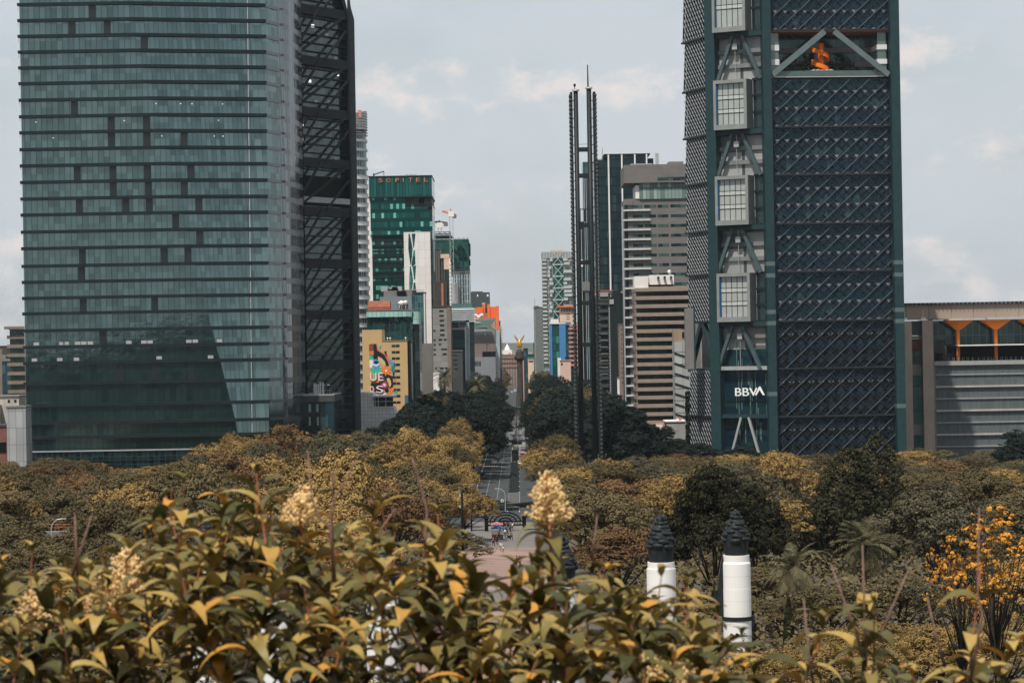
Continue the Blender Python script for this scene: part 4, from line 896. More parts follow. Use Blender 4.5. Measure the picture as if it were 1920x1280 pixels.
def crane(px, py0, pytop, jib, cj, label, m):
    o = Bld('tower_crane', label, 'crane', px, py0, 1290); X, Z = o.X, o.Z
    z0, z1 = Z(py0), Z(pytop + 9); x = X(px); w = .8; mb = MB()
    for sx in (-w, w):
        for sy in (-w, w): mb.beam((x + sx, sy, z0), (x + sx, sy, z1), .22, .22)
    z = z0; s = 1
    while z < z1 - 1.6: mb.beam((x - w * s, -w, z), (x + w * s, -w, z + 1.6), .14, .14); mb.beam((x + w, -w * s, z), (x + w, w * s, z + 1.6), .14, .14); z += 1.6; s = -s
    mb.build('mast', steel_l, o.e); mb = MB()
    a = (X(jib[0]), 0, Z(jib[1])); c = (X(cj[0]), 0, Z(cj[1])); mb.beam(a, c, .5, .9)
    ap = (x - .3, 0, Z(pytop)); mb.beam(a, ap, .12, .12); mb.beam(c, ap, .12, .12); mb.beam((x, 0, z1), ap, .6, .6); mb.build('jib', m, o.e); MB().box(c[0] - 1.5, c[0] + .5, -1, 1, c[2] - 1.6, c[2] + .2).build('counterweight', conc, o.e); MB().box(x - 1.4, x + 1.4, -1.2, 1.2, z1 - 1.4, z1 + 1.2).build('cab', white, o.e)
crane(848, 520, 392, (831, 396), (856, 403), 'orange jibbed tower crane, the taller one above the netted tower', mat('crane_orange', (.5, .17, .1), .6))
crane(825, 436, 413, (815, 416), (838, 418), 'smaller grey tower crane left of the orange one', steel_d)
# block behind
b = Bld('office_block', 'plain dark slate block behind the orange building', 'building', 900, 560, 1500); b.box('wall', mat('slate_wall', (.05, .07, .075), .7), 890, 918, 548, 900, 0, 20, z0=0); b.box('side_wall', conc_d, 880, 890, 547, 900, 1, 20, z0=0); b.box('roof_house', conc_d, 884, 905, 546, 549, 3, 15); win(b, 894.5, 896.5, 552, 556, white); win(b, 913, 916, 552, 556, white)
b = Bld('office_block', 'low pale office block with horizontal louvres under a green glass storey', 'building', 868, 585, 1250, yaw=3); b.box('roof_storey', cells('green_roof_glass', [(.05, .12, .11), (.07, .15, .14)], 1.2, 30, (.02, .06, .06), .2, 0, rough=.3), 840, 886, 568.5, 577, 2, 18); banded(b, 840, 890, 577.5, 18, 3.6, mat('pale_louvre', (.55, .6, .62), .6), gl_dark, 580, 605, .5, .4, parapet=2)
b = Bld('glass_block', 'blue green glass block in a white frame behind the grey louvred block', 'building', 862, 650, 1150)
b.box('glazing', gl_blue, 846, 872, 618, 900, 0, 20, z0=0); b.box('upper_glazing', gl_blue, 848, 860, 605, 614, 1, 18); b.box('roof', steel_l, 846, 873, 614.5, 618, -.5, 20); b.box('white_frame', white, 872, 874, 612, 900, -1, 10, z0=0); b.box('terrace_house', cream, 860, 871, 609, 614, 2, 10)
b.box('end_column', mat('pale_blue_metal', (.3, .38, .42)), 874, 880, 600, 900, -1, 12, z0=0); b.box('top_beam', mat('pale_blue_metal', (.3, .38, .42)), 846, 880, 600, 604, -1, 3)
b = Bld('low_building', 'small grey building with slit windows below the blue green glass block', 'building', 856, 680, 1080); b.box('wall', conc_d, 846, 867, 657.5, 900, 0, 14, z0=0); b.box('roof', conc, 845.5, 867.5, 656.5, 658, -.3, 14)
for k in range(4): win(b, 849 + k * .5, 858, 665 + 8.6 * k, 667 + 8.6 * k, black)
b = Bld('white_slab', 'tall white fin building left of the billboard building', 'building', 884, 650, 1300); b.box('wall', white, 881.5, 887, 606, 900, 0, 18, z0=0); b.box('side_wall', conc, 878.5, 881.4, 600, 900, -.3, 18, z0=0); b.box('edge', steel_l, 887, 888, 606, 900, .3, 10, z0=0)
# billboard building
b = Bld('billboard_building', 'pink walled building carrying a large grey green advertising banner of a car', 'building', 908, 640, 1350)
X, Z = b.X, b.Z
b.box('wall', mat('salmon_wall', (.60, .42, .36), .8, var=.06), 888.5, 931, 600, 900, 0, 22, z0=0)
f = empty('advertising_banner', (0, 0, 0)); f.parent = b.e
def bq(pts, c, k, rough=.5):
    MB().plate([(X(p), Z(q)) for p, q in pts], -.3 - .02 * k, -.25 - .02 * k).build('banner_print', mat('banner_%d' % k, c, rough, var=.1, scale=.3), f)
bq([(879, 600), (930, 600), (930, 643), (888, 643), (888, 606), (879, 606)], (.15, .17, .165), 0); bq([(879, 600), (922, 600), (918, 614), (888, 612), (888, 606), (879, 606)], (.11, .2, .18), 1); bq([(888, 627), (930, 627), (930, 643), (888, 643)], (.15, .14, .13), 2)
bq([(889, 617), (904, 612.5), (914, 612.5), (922, 617), (927, 619), (927, 627), (889, 627)], (.2, .22, .225), 3, .3); bq([(892, 616), (904, 613.5), (913, 613.8), (916, 616.5)], (.03, .035, .04), 4); bq([(889, 619), (914, 618.5), (914, 619.3), (889, 620)], (.5, .52, .52), 5)
bq([(926, 604), (929, 601), (930, 620), (920, 612)], (.4, .25, .2), 9)
for cx in (910.0,):
    bq([(cx + 3.4 * math.cos(a * .524), 626.3 + 3.6 * math.sin(a * .524)) for a in range(12)], (.02, .02, .02), 6); bq([(cx + 2.4 * math.cos(a * .524), 626.3 + 2.6 * math.sin(a * .524)) for a in range(12)], (.45, .47, .47), 7); bq([(cx + .8 * math.cos(a * .785), 626.3 + .9 * math.sin(a * .785)) for a in range(8)], (.05, .05, .05), 8)
sign(b, 'nueva', mat('print_white', (.7, .74, .73), .5), 891, 901.5, 603, 606, -.62, 'banner_lettering', f)
for k in range(3): win(b, 912, 913.6, 644.5 + k * 5, 647.5 + k * 5, black)
b.box('rooftop_strip', conc, 899, 930, 596, 600, 3, 20); win(b, 904, 929, 659, 669); b.box('white_podium', white, 888.5, 928.5, 669.5, 900, -1.5, 0, z0=0)
for k in range(5): win(b, 890 + k * 2.4, 891.3 + k * 2.4, 677, 686, gl_dark, d=1.56)
b.box('blue_column', mat('pale_blue_metal', (.3, .38, .42)), 930.5, 937, 619, 900, -.5, 10, z0=0)
b = Bld('orange_building', 'bright orange building of stepped blocks behind the billboard', 'building', 912, 600, 1420)
for a in ((892, 906, 575.5), (905, 910, 570), (914, 919, 570), (914.5, 934, 575)): b.box('block', orange, a[0], a[1], a[2], 640, (a[0] % 3) * 1.2, 20)
b.box('stair_glazing', gl_dark, 906.5, 914, 577, 600, 3, 15); b.box('end_wall', orange, 930, 935.5, 574, 900, -.8, 18, z0=0); b.box('lower_wall', conc, 892, 930, 600, 900, 1, 18, z0=0)
MB().box(b.X(904), b.X(910), 5, 8, b.Z(570), b.Z(567)).build('rooftop_plant', steel_l, b.e)
b = Bld('sign_building', 'red brown rooftop hoarding with a white winged emblem above the banner building', 'hoarding', 896, 592, 1370)
b.box('hoarding', mat('brick_red_panel', (.42, .12, .07), .7), 876, 914, 587, 600.3, 0, 2); b.box('edge_post', cream, 875, 877.5, 587, 601, -.3, 2.2); b.box('support', steel_d, 878, 912, 600.3, 612, .5, 1.5, z0=0)
X, Z = b.X, b.Z
MB().plate([(X(p), Z(q)) for p, q in ((888, 587.5), (893.5, 587.5), (895.5, 590), (899, 590), (901, 587.5), (906.5, 587.5), (906, 591.5), (901.5, 592), (899.5, 595.5), (895.3, 595.5), (893, 592), (888.5, 591.5))], -.2, -.05).build('emblem', white, b.e)
MB().box(X(888), X(906.5), -.2, -.05, Z(598.3), Z(596.6)).build('lettering_strip', mat('pale_pink_strip', (.6, .42, .38), .7), b.e)
b.box('orange_sign', orange, 861, 865, 593, 599, 1, 2)
b = Bld('office_block', 'thin pinkish striped block at the end of the left row, by the golden statue', 'building', 938, 650, 1520); banded(b, 934.5, 941, 612, 16, 4.2, mat('pale_pink', (.5, .36, .33), .8), gl_dark, 616, 690, .5, .4, parapet=3); b.box('roof_house', conc_d, 935, 939, 601, 612, 1, 10)
# far end of the avenue
b = Bld('brick_hall', 'long distant brick coloured building across the end of the avenue', 'building', 958, 675, 2300); banded(b, 930, 976, 664, 30, 8.5, mat('brick_far', (.24, .14, .11), .85), cells('brick_arcade', [(.1, .07, .06), (.06, .05, .045)], 2.2, 9, (.25, .15, .12), .9, 0, rough=.7), 668, 690, .4, .4, parapet=3)
b = Bld('domed_tower', 'tiny distant white spire on the hazy skyline left of the golden statue', 'tower', 951, 655, 4200); X, Z = b.X, b.Z
MB().box(X(942), X(960), 0, 20, 0, Z(656)).build('base', white, b.e); MB().lathe([(4.5, Z(656)), (4, Z(652)), (2.4, Z(649.5)), (.5, Z(645)), (0, Z(643))], X(951), 8, 12).build('spire', white, b.e)
rr = random.Random(21)
for k in range(26):
    px = 938 + k * 2.5 + rr.uniform(-1, 1); yt = rr.uniform(655, 668); Y = rr.uniform(2400, 5200); w = rr.uniform(2, 5)
    b = Bld('distant_house', 'tiny pale hazy building low on the far skyline at the end of the avenue', 'building', px, yt, Y, group='far skyline buildings'); c = rr.choice([white, cream, conc, beige, pink]); b.box('wall', c, px - w / 2, px + w / 2, yt, 700, 0, 25, z0=0); b.box('roof', conc, px - w / 2 - .1, px + w / 2 + .1, yt - .4, yt, -.5, 25.5)
nx, ny = 70, 6; V = []; Q = []; rg = np.random.RandomState(2); h = np.convolve(rg.rand(nx + 8), np.ones(9) / 9, 'valid')[:nx]
for j in range(ny):
    for i in range(nx): V.append((-9000 + 18000 * i / (nx - 1), 16000 + 700 * j, (max(0, h[i] - .35) * 260) * math.sin(math.pi * j / (ny - 1)) - 1))
for j in range(ny - 1):
    for i in range(nx - 1): a = j * nx + i; Q.append((a, a + 1, a + nx + 1, a + nx))
o = link('hills', np_mesh('hills', np.array(V), np.array(Q), mat('hill_haze_green', (.06, .075, .06), .9))); tag(o, kind='structure')
# ================================================================ city blocks right of the avenue
specs = [(981, 990, 653, 1750, gl_blue, 'small pale blue glass block just right of the golden statue'), (990, 1003, 664, 1800, gl_green, 'small greenish glass block behind the golden statue column, next to the grey slab'), (990, 1001, 672, 1700, cream, 'small pink and white shop building at the foot of the grey slab'), (976, 982, 666, 1650, pink, 'tiny pink sliver building right of the monument column'), (1000, 1004, 643, 1850, conc_d, 'narrow dark block squeezed behind the grey slab')]
for a, c, y, Y, m, lab in specs:
    b = Bld('office_block', lab, 'building', (a + c) / 2, y, Y); b.box('wall', m, a, c, y, 760, 0, 20, z0=0); b.box('roof', conc, a - .3, c + .3, y - 1, y, -.4, 20)
    if m in (cream, pink): win(b, a + 1, c - 1, y + 4, y + 7)
b = Bld('grey_slab', 'plain two tone grey slab tower right of the golden statue', 'tower', 1010, 640, 1500); b.box('wall', mat('grey_panel', (.13, .15, .15), .8), 1005, 1019, 577, 760, 0, 18, z0=0); b.box('side_wall', mat('grey_panel_pale', (.2, .22, .22), .8), 1002, 1004.9, 576.5, 760, .3, 18, z0=0); b.box('roof', conc, 1002, 1019, 575.5, 576.6, -.3, 18); roof_kit(b, 1004, 1014, 576, 18, 2, 3)
b = Bld('lattice_apartments', 'tall pale residential tower with scattered balconies and cross bracing', 'tower', 1045, 580, 1500)
X, Z = b.X, b.Z
b.box('glazing', cells('apartment_glass', [(.07, .1, .1), (.12, .16, .16), (.04, .06, .06)], 2.4, 3.6, (.3, .33, .33), .2, .6, rough=.3), 1018, 1078, 472, 760, 0, 25, z0=0)
b.box('crown', cells('crown_screen', [(.25, .28, .28), (.2, .23, .23)], 1.5, 30, (.4, .42, .42), .3, 0, rough=.5), 1018, 1078, 472, 484, -.4, 25); b.box('roof_house', cream, 1036, 1058, 468, 472, 3, 15)
mx_ = mat('balcony_white', (.42, .46, .45), .6); rr = random.Random(8)
for k in range(27):
    z = Z(487 + k * 7.4)
    bs = [(1018, 1026, 1, .5, .5)]
    if rr.random() < .8: a = rr.uniform(1027, 1033); bs.append((a, a + rr.uniform(4, 8), 1.3, .8, .9))
    if rr.random() < .8: a = rr.uniform(1057, 1060); bs.append((a, a + rr.uniform(6, 16), 1.3, .7, .8))
    for a, c, d_, l_, h_ in bs: MB().box(X(a), X(c), -d_, 0, z - l_, z + h_).build('balcony', mx_, b.e)
b.box('stair_glazing', gl_green, 1038, 1057, 475, 655, -.2, 0)
for k in range(7):
    za, zb = Z(474 + k * 22), Z(496 + k * 22); MB().beam((X(1038), -.6, za), (X(1057), -.6, zb), .3, .3, up=(0, 1, 0)).beam((X(1057), -.6, za), (X(1038), -.6, zb), .3, .3, up=(0, 1, 0)).box(X(1037), X(1058), -.8, -.2, zb - .3, zb + .3).build('brace', mx_, b.e)
b = Bld('cream_building', 'cream building with an orange roof edge behind the blue building', 'building', 1062, 590, 1350); b.box('wall', cream, 1050, 1076, 577, 760, 0, 18, z0=0); b.box('roof', orange, 1045, 1077, 573, 576, -2, 18); 
for k in range(8): win(b, 1052 + 3 * k, 1053.6 + 3 * k, 578, 584.5, black)
for k in range(3): win(b, 1062, 1068, 588 + 4.6 * k, 590 + 4.6 * k, conc)
b.box('white_block', white, 1032, 1047, 598, 760, -5, 4, z0=0)
b = Bld('blue_building', 'bright blue clad building with dark glass strips', 'building', 1050, 650, 1250); mbl = mat('blue_cladding', (.06, .2, .42), .5, var=.06)
b.box('glazing', gl_green, 1031, 1070, 607, 760, .4, 16, z0=0); b.box('blue_band', mbl, 1031.5, 1035.5, 606, 760, 0, 16, z0=0); b.box('blue_band', mbl, 1049, 1061, 604, 760, -.2, 3, z0=0); b.box('roof', white, 1031, 1071, 605, 607, -.3, 16); b.box('blue_roof', mbl, 1061, 1071, 604, 609, -.4, 5)
b = Bld('red_building', 'narrow red framed building between the blue one and the pillar monument', 'building', 1073, 650, 1200); banded(b, 1069, 1084, 608, 14, 8.5, pink, gl_dark, 614, 690, .45, .4, parapet=4)
b = Bld('low_building', 'low pink and white building at the foot of the blue building', 'building', 1058, 680, 1150); b.box('wall', mat('salmon_wall', (.6, .42, .36)), 1050, 1070, 676, 760, 0, 12, z0=0); b.box('upper_wall', white, 1046, 1052, 671, 760, 1, 12, z0=0); b.box('roof', beige, 1049.5, 1070.5, 674.5, 676.2, -.3, 12); win(b, 1052, 1055, 680, 685); win(b, 1060, 1067, 669, 674, gl_dark, d=-2)
# towers between the monument and the big lattice tower
b = Bld('ribbed_tower', 'slim dark tower with white vertical ribs seen between the twin pillars', 'tower', 1100, 560, 1150)
b.box('glazing', gl_blue, 1097, 1117, 305, 760, 0, 20, z0=0); b.box('glazing', gl_dark, 1084, 1097, 415, 760, 1, 20, z0=0); b.box('parapet', conc, 1097, 1117, 303.5, 305, -.3, 20)
for px in (1085, 1088, 1091.5, 1098.5, 1102, 1108): b.box('rib', steel_l, px, px + 1.1, 430 if px < 1097 else 335, 760, -.5, .2, z0=0)
b.box('plant_storey', conc, 1093, 1106, 528, 545, -1, 0); b.box('white_block', white, 1088, 1094, 487, 500, -1, 0)
b = Bld('mullion_tower', 'dark blue glass tower with five pale vertical mullions', 'tower', 1170, 420, 1060)
X, Z = b.X, b.Z
m_t2 = cells('mullion_tower_glass', [(.008, .022, .03), (.012, .03, .038), (.03, .055, .06)], 1.5, 3.5, (.006, .012, .016), .12, .5, rough=.12, ior=1.6, weights=[5, 4, 1])
b.box('glazing', m_t2, 1116, 1142, 299, 760, 1, 25, z0=0); b.box('glazing', m_t2, 1142, 1216, 290.5, 760, 0, 25, z0=0); b.box('glazing', m_t2, 1216, 1228, 297, 760, 3, 25, z0=0)
b.box('roof_edge', steel_d, 1134, 1221, 288.5, 290.6, -.5, 25)
for px, y in ((1118.5, 291), (1141.5, 290), (1166.5, 290), (1191, 290), (1213, 290)): b.box('mullion', white, px, px + 2.6, y, 760, -.9, .8, z0=0)
b.box('lower_band', steel_l, 1120, 1165, 546, 549, -1.5, 1); roof_kit(b, 1120, 1140, 299, 20, 3, 9)
b = Bld('banded_tower', 'grey banded office tower with an overhanging top and white ledge strips', 'tower', 1230, 450, 960)
X, Z = b.X, b.Z
m_gw = mat('grey_band_wall', (.15, .14, .135), .8, var=.12, scale=.25, stretch=(1, 1, 3)); m_gw2 = cells('banded_tower_glass', [(.02, .055, .055), (.01, .02, .022), (.05, .1, .095)], 2.2, 3.5, (.02, .03, .03), .15, 0, rough=.15)
b.box('wall', m_gw, 1172, 1310, 372, 760, 0, 30, z0=0); b.box('top_block', m_gw, 1172, 1310, 309, 343, -2, 30); b.box('roof_plate', steel_l, 1185, 1226, 306.5, 309, 0, 20); b.box('recess_glazing', cells('recess_glass', [(.2, .28, .26), (.12, .17, .16), (.28, .36, .34)], 1.3, 7, (.05, .08, .08), .15, .4, rough=.2), 1200, 1310, 343, 373, -.6, 25)
b.box('recess_wall', white, 1193, 1200, 347, 372, -.3, 20); win(b, 1234, 1310, 333, 339.5, m_gw2, d=2.04); b.box('roof_house', conc, 1257, 1285, 302.5, 309, 3, 14); b.box('roof_fin', steel_l, 1233, 1239, 286, 309, 4, 6)
for k in range(22):
    y = 384 + 18.25 * k
    for (a, c) in ((1187, 1206), (1209, 1231), (1234, 1254), (1258, 1289)): win(b, a, c, y, y + 5.4, m_gw2, d=.06) if y < 560 or c < 1210 else None
    if k < 26: MB().box(X(1169), X(1220 if k < 10 else 1200), -1.2, 0, Z(y + 11.2), Z(y + 8.2)).build('ledge', mat('ledge_white', (.5, .52, .53), .6), b.e)
    MB().box(X(1172.2), X(1178), -.05, 0, Z(y + 8), Z(y - 5)).build('stair_window', gl_dark, b.e)
b.box('edge_column', steel_l, 1166.5, 1169, 387, 760, -1.3, 2, z0=0); b.box('step_block', m_gw, 1170, 1187, 375.5, 384, -.8, 0)
b = Bld('office_block', 'brown grey block with window bands and a dull red roof line beside the black tower', 'building', 1131, 650, 1010); banded(b, 1112, 1143, 558, 18, 14, conc_d, gl_dark, 566, 745, .4, .3, parapet=6); b.box('roof_line', mat('dull_red', (.32, .1, .09), .7), 1112, 1152, 544, 547, -.4, 18); b.box('pale_storey', steel_l, 1112, 1142, 548, 556, -.4, 12); b.box('pale_lower_band', conc, 1122, 1141, 625, 626.5, -.6, 0)
for k in range(6): b.box('pale_ledge', conc, 1122, 1140, 637 + 12.6 * k, 639 + 12.6 * k, -.7, -.35)
b = Bld('black_tower', 'narrow black windowless tower with a jagged pale left edge', 'tower', 1155, 640, 960); b.box('wall', mat('black_cladding', (.012, .018, .02), .5), 1144, 1166, 556, 760, 0, 16, z0=0); b.box('upper_wall', mat('black_cladding', (.012, .018, .02)), 1150, 1166, 545, 556, 1, 15); b.box('pale_cap', steel_l, 1144, 1152, 561, 570, -.4, 2); mb = MB()
for k in range(30): z = b.Z(578 + k * 5.7); mb.box(b.X(1142.5), b.X(1144.3), -.2, 1, z - .45, z + .4)
mb.build('edge_studs', steel_l, b.e)
b = Bld('slim_building', 'slim cream and grey building with tiny windows between black tower and banded tower', 'building', 1166, 680, 930); b.box('wall', beige_d, 1162, 1168.5, 608, 760, 0, 12, z0=0); b.box('roof', conc, 1161.7, 1168.8, 606.8, 608.2, -.2, 12)
for k in range(12): win(b, 1165.5, 1167, 616 + 9 * k, 619.5 + 9 * k)
b = Bld('flagpole', 'white pole with a red cap in front of the black tower', 'pole', 1160, 730, 850); z1 = b.Z(710); MB().tube([(0, 0, 0), (0, 0, z1)], .42, 10).build('shaft', white, b.e); MB().tube([(0, 0, z1), (0, 0, z1 + .6)], .5, 10).build('cap', mat('dull_red', (.32, .1, .09)), b.e)
b = Bld('beige_tower', 'brown and beige office tower with deep horizontal bands and a white roof house', 'tower', 1240, 660, 860)
X, Z = b.X, b.Z
m_bt = mat('beige_band', (.26, .205, .175), .85, var=.12, scale=.3, stretch=(1, 1, 3)); m_btg = cells('beige_tower_glass', [(.008, .014, .016), (.012, .025, .028), (.03, .05, .052)], 2.6, 3.2, (.004, .006, .008), .2, 0, rough=.15, weights=[4, 3, 1])
b.box('glazing', m_btg, 1194, 1296, 540, 830, .8, 24, z0=0)
for k in range(17):
    y = 539 + 15.55 * k; h = 7.0; MB().box(X(1192.5), X(1298), -.5 , 24, Z(y + h), Z(y + 3.2)).box(X(1192.5), X(1298), 0, 24, Z(y + 3.2), Z(y)).build('spandrel', m_bt, b.e)
    MB().box(X(1192.5), X(1194.5), -.1, 1.5, Z(y + 15.5), Z(y + 7)).build('corner_pier', m_bt, b.e)
b.box('top_storey', m_bt, 1218, 1298, 541, 548, 0, 24) if False else None
b.box('roof_house', white, 1192, 1218, 517, 541, 1, 12); b.box('roof_house', white, 1221, 1267, 515, 533, 3, 12); b.box('roof_terrace', m_bt, 1218, 1298, 541 - 4, 541, .5, 24); b.box('dark_storey', black, 1221, 1266, 533, 537, 4, 12)
for px in (1235, 1247, 1259): win(b, px, px + 4, 518, 522, gl_dark, d=-2.95)
MB().ball((X(1259), 4, Z(509)), .6, 8, 6).tube([(X(1259), 4, Z(515)), (X(1259), 4, Z(510))], .12, 5).build('satellite_dish', white, b.e)
b = Bld('panelled_building', 'white panelled building with a beige top step beside the lattice tower', 'building', 1280, 700, 790)
b.box('wall', cells('white_panels', [(.36, .38, .37), (.32, .34, .33), (.4, .42, .41)], 2.4, 3.6, (.12, .13, .13), .1, .3, rough=.6, ior=1.4, noisev=.3), 1265, 1298, 641, 830, 0, 10, z0=0); b.box('top_block', beige, 1265, 1285, 618, 641, .5, 9); b.box('side_column', conc_d, 1282, 1298, 616, 830, 2, 9.5, z0=0); win(b, 1280.5, 1284, 622, 633, black, d=-.45)
for k in range(8): MB().beam((b.X(1265), -.15, b.Z(661 + 19 * k)), (b.X(1298), -.15, b.Z(672 + 19 * k)), .35, .3).build('ledge', steel_d, b.e)
b = Bld('low_building', 'low pale grey building with rooftop tanks at the foot of the panelled building', 'building', 1268, 805, 745); b.box('wall', mat('pale_grey_wall', (.3, .3, .29), .85, var=.15), 1250, 1285, 790, 860, 0, 12, z0=0); b.box('coping', white, 1247.5, 1286, 788.5, 790.5, -.3, 12); b.box('tank', mat('tank_orange', (.6, .14, .05), .5), 1275, 1279, 783.5, 788.6, 2, 4); b.box('tank', white, 1270, 1274, 785.5, 788.6, 2, 4); b.box('lean_to', pink, 1225, 1247, 794, 860, 2, 8, z0=0); b.box('white_stall', white, 1231, 1243, 796, 812, 1, 1.9)
mb = MB(); rr = random.Random(6)
for i in range(1200):
    p = Vector((b.X(1286) + rr.uniform(0, 1.6), -.4 + rr.uniform(-.4, .3), rr.uniform(2, b.Z(733)))); a = Vector((rr.uniform(-1, 1), rr.uniform(-1, 1), rr.uniform(-1, 1))) * .35; c = Vector((rr.uniform(-1, 1), rr.uniform(-1, 1), rr.uniform(-1, 1))) * .35; mb.quad(p - a, p - c, p + a, p + c)
vn = mb.mesh('climbing_plant', mat('vine_leaf', (.012, .018, .012), .8)); vo = link('climbing_plant', vn, None, b.O); tag(vo, 'dark vine climbing the grey wall at the left foot of the lattice tower', 'plant')
# ================================================================ concrete building at the right edge
def right_b():
    b = Bld('column_building', 'beige concrete building with orange funnels and grey panel bands at the right edge', 'building', 1800, 700, 770)
    X, Z = b.X, b.Z; col = mat('warm_concrete', (.36, .285, .24), .85, var=.14, scale=.3, stretch=(1, 1, .4)); joint = cells('warm_concrete_panels', [(.35, .27, .22), (.31, .24, .2)], 6.5, 20, (.13, .1, .09), .14, .2, rough=.85, ior=1.4, noisev=.2)
    b.box('parapet', joint, 1689, 1960, 570, 598, 2, 8); b.box('coping', steel_d, 1687, 1960, 566.5, 570, 1.2, 9); mb = MB()
    for k in range(30): x = X(1705 + k * 8); mb.box(x, x + .15, .8, 1.2, Z(570), Z(566))
    mb.build('roof_rail', steel_l, b.e)
    b.box('end_column', col, 1694, 1711, 600, 900, 0, 8, z0=0); b.box('end_column', col, 1731, 1751, 599, 900, 0, 8, z0=0)
    strips = [(600, 628, conc_d), (628, 634, conc), (634, 657, mat('rust_panel', (.08, .035, .02), .6)), (657, 681, gl_dark), (681, 703, conc), (703, 725, gl_green), (725, 747, mat('green_strip', (.01, .08, .065), .2)), (747, 770, gl_green), (770, 794, mat('green_strip', (.01, .08, .065), .2)), (794, 815, conc), (815, 837, gl_green), (837, 862, mat('green_strip', (.01, .08, .065), .2))]
    for a, c, m in strips: b.box('stair_window', m, 1711.2, 1730.8, a, c - .6, 1.5, 2.5)
    b.box('core_wall', conc_d, 1711, 1960, 640, 900, 9, 24, z0=0)
    pan = cells('blue_grey_panels', [(.09, .105, .115), (.1, .118, .128), (.08, .095, .105)], .55, 2.9, (.07, .085, .095), .08, 0, rough=.7, ior=1.4, noisev=.18)
    b.box('panel_wall', pan, 1751.2, 1960, 682, 900, .6, 10, z0=0); b.box('corner_trim', conc, 1748.5, 1754.5, 680, 900, .3, .9, z0=0)
    b.box('terrace_edge', mat('terrace_edge', (.3, .3, .3), .7), 1752, 1960, 676.5, 684.5, -.2, 10)
    for k in range(8): m = mat('pale_ledge_metal', (.38, .36, .34), .6) if k % 2 else mat('grey_ledge_metal', (.24, .25, .25), .6); h = 1.7 if k % 2 else 1.4; b.box('ledge', m, 1754.6, 1960, 702 + 22.45 * k - h, 702 + 22.45 * k + h, -.1 if k % 2 else .2, .7)
    # loggia with funnels
    b.box('terrace_wall', conc_d, 1752, 1780, 636, 676, 4, 9); b.box('dark_window', black, 1758, 1772.5, 661, 676.2, 3.9, 4.1)
    b.box('loggia_glazing', cells('loggia_glass', [(.015, .04, .045), (.01, .025, .03)], 2.0, 3.6, (.16, .2, .2), .14, .14, rough=.12), 1752, 1960, 600, 646, 7, 9); b.box('lower_loggia', black, 1780, 1960, 650, 676, 5, 9)
    b.box('roof_slab', mat('roof_slab_grey', (.42, .42, .42), .6), 1780, 1848, 597, 600.5, -1.5, 9); b.box('roof_slab', mat('roof_slab_grey', (.42, .42, .42)), 1850, 1960, 596, 599.5, -1.5, 9); b.box('roof_slab', conc, 1750, 1779, 596.5, 599, 0, 9)
    b.box('canopy', white, 1796, 1960, 646.5, 648.6, -1.5, 6); b.box('canopy_beam', steel_d, 1778, 1796, 648.2, 649.6, 0, 1)
    mo = mat('funnel_orange', (.75, .2, .015), .55, var=.08)
    for px in (1800.5, 1871.5, 1942.5):
        x = X(px); w = X(px + 27) - x; za, zb = Z(619), Z(600.5); f = MB()
        t = [(x - w, 0, zb), (x + w, 0, zb), (x + w, 8, zb), (x - w, 8, zb)]; c = [(x - .5, 2.3, za), (x + .5, 2.3, za), (x + .5, 3.3, za), (x - .5, 3.3, za)]
        for i in range(4): j = (i + 1) % 4; f.quad(t[i], t[j], c[j], c[i])
        f.poly(t); fo = f.build('funnel', mo, b.e); MB().box(x - .45, x + .45, 2.35, 3.25, Z(676), za + .3).build('stem', mo, fo)
    rr = random.Random(4)
    for k in range(16):
        px = 1786 + k * 9 + rr.uniform(-2, 2); o = empty('terrace_table', b.O + Vector((X(px), 1.0, Z(676)))); tag(o, 'small cafe table with pale chairs on the terrace below the orange funnels', 'table', 'terrace tables under the funnels')
        MB().tube([(0, 0, 0), (0, 0, .72)], .04, 5).box(-.4, .4, -.4, .4, .72, .76).build('table_top', steel_d, o)
        for s in (-.7, .7): MB().box(s - .22, s + .22, -.2, .2, .42, .46).box(s * 1.25 - .03, s * 1.25 + .03, -.2, .2, .0, .95).build('chair', steel_l, o)
    b.box('plinth', mat('warm_plinth', (.3, .26, .24), .85), 1686, 1722, 863, 900, -1.5, 0, z0=0); b.box('plinth_coping', pink, 1688, 1722, 861.5, 863.5, -1.6, 0)
    for px in (1699, 1734): x = X(px); z = Z(598); MB().box(x - .6, x + .8, 1, 2, z, z + .6).tube([(x, 1.5, z), (x, 1.5, z + 2.5)], .08, 5).build('roof_light', white, b.e)
right_b()
b = Bld('low_building', 'low dark brick base running behind the park trees at the right edge', 'building', 1800, 870, 700); b.box('wall', beige_d, 1715, 1990, 864, 900, 0, 8, z0=0); b.box('coping', conc, 1714, 1990, 862.8, 864.5, -.2, 8.2)
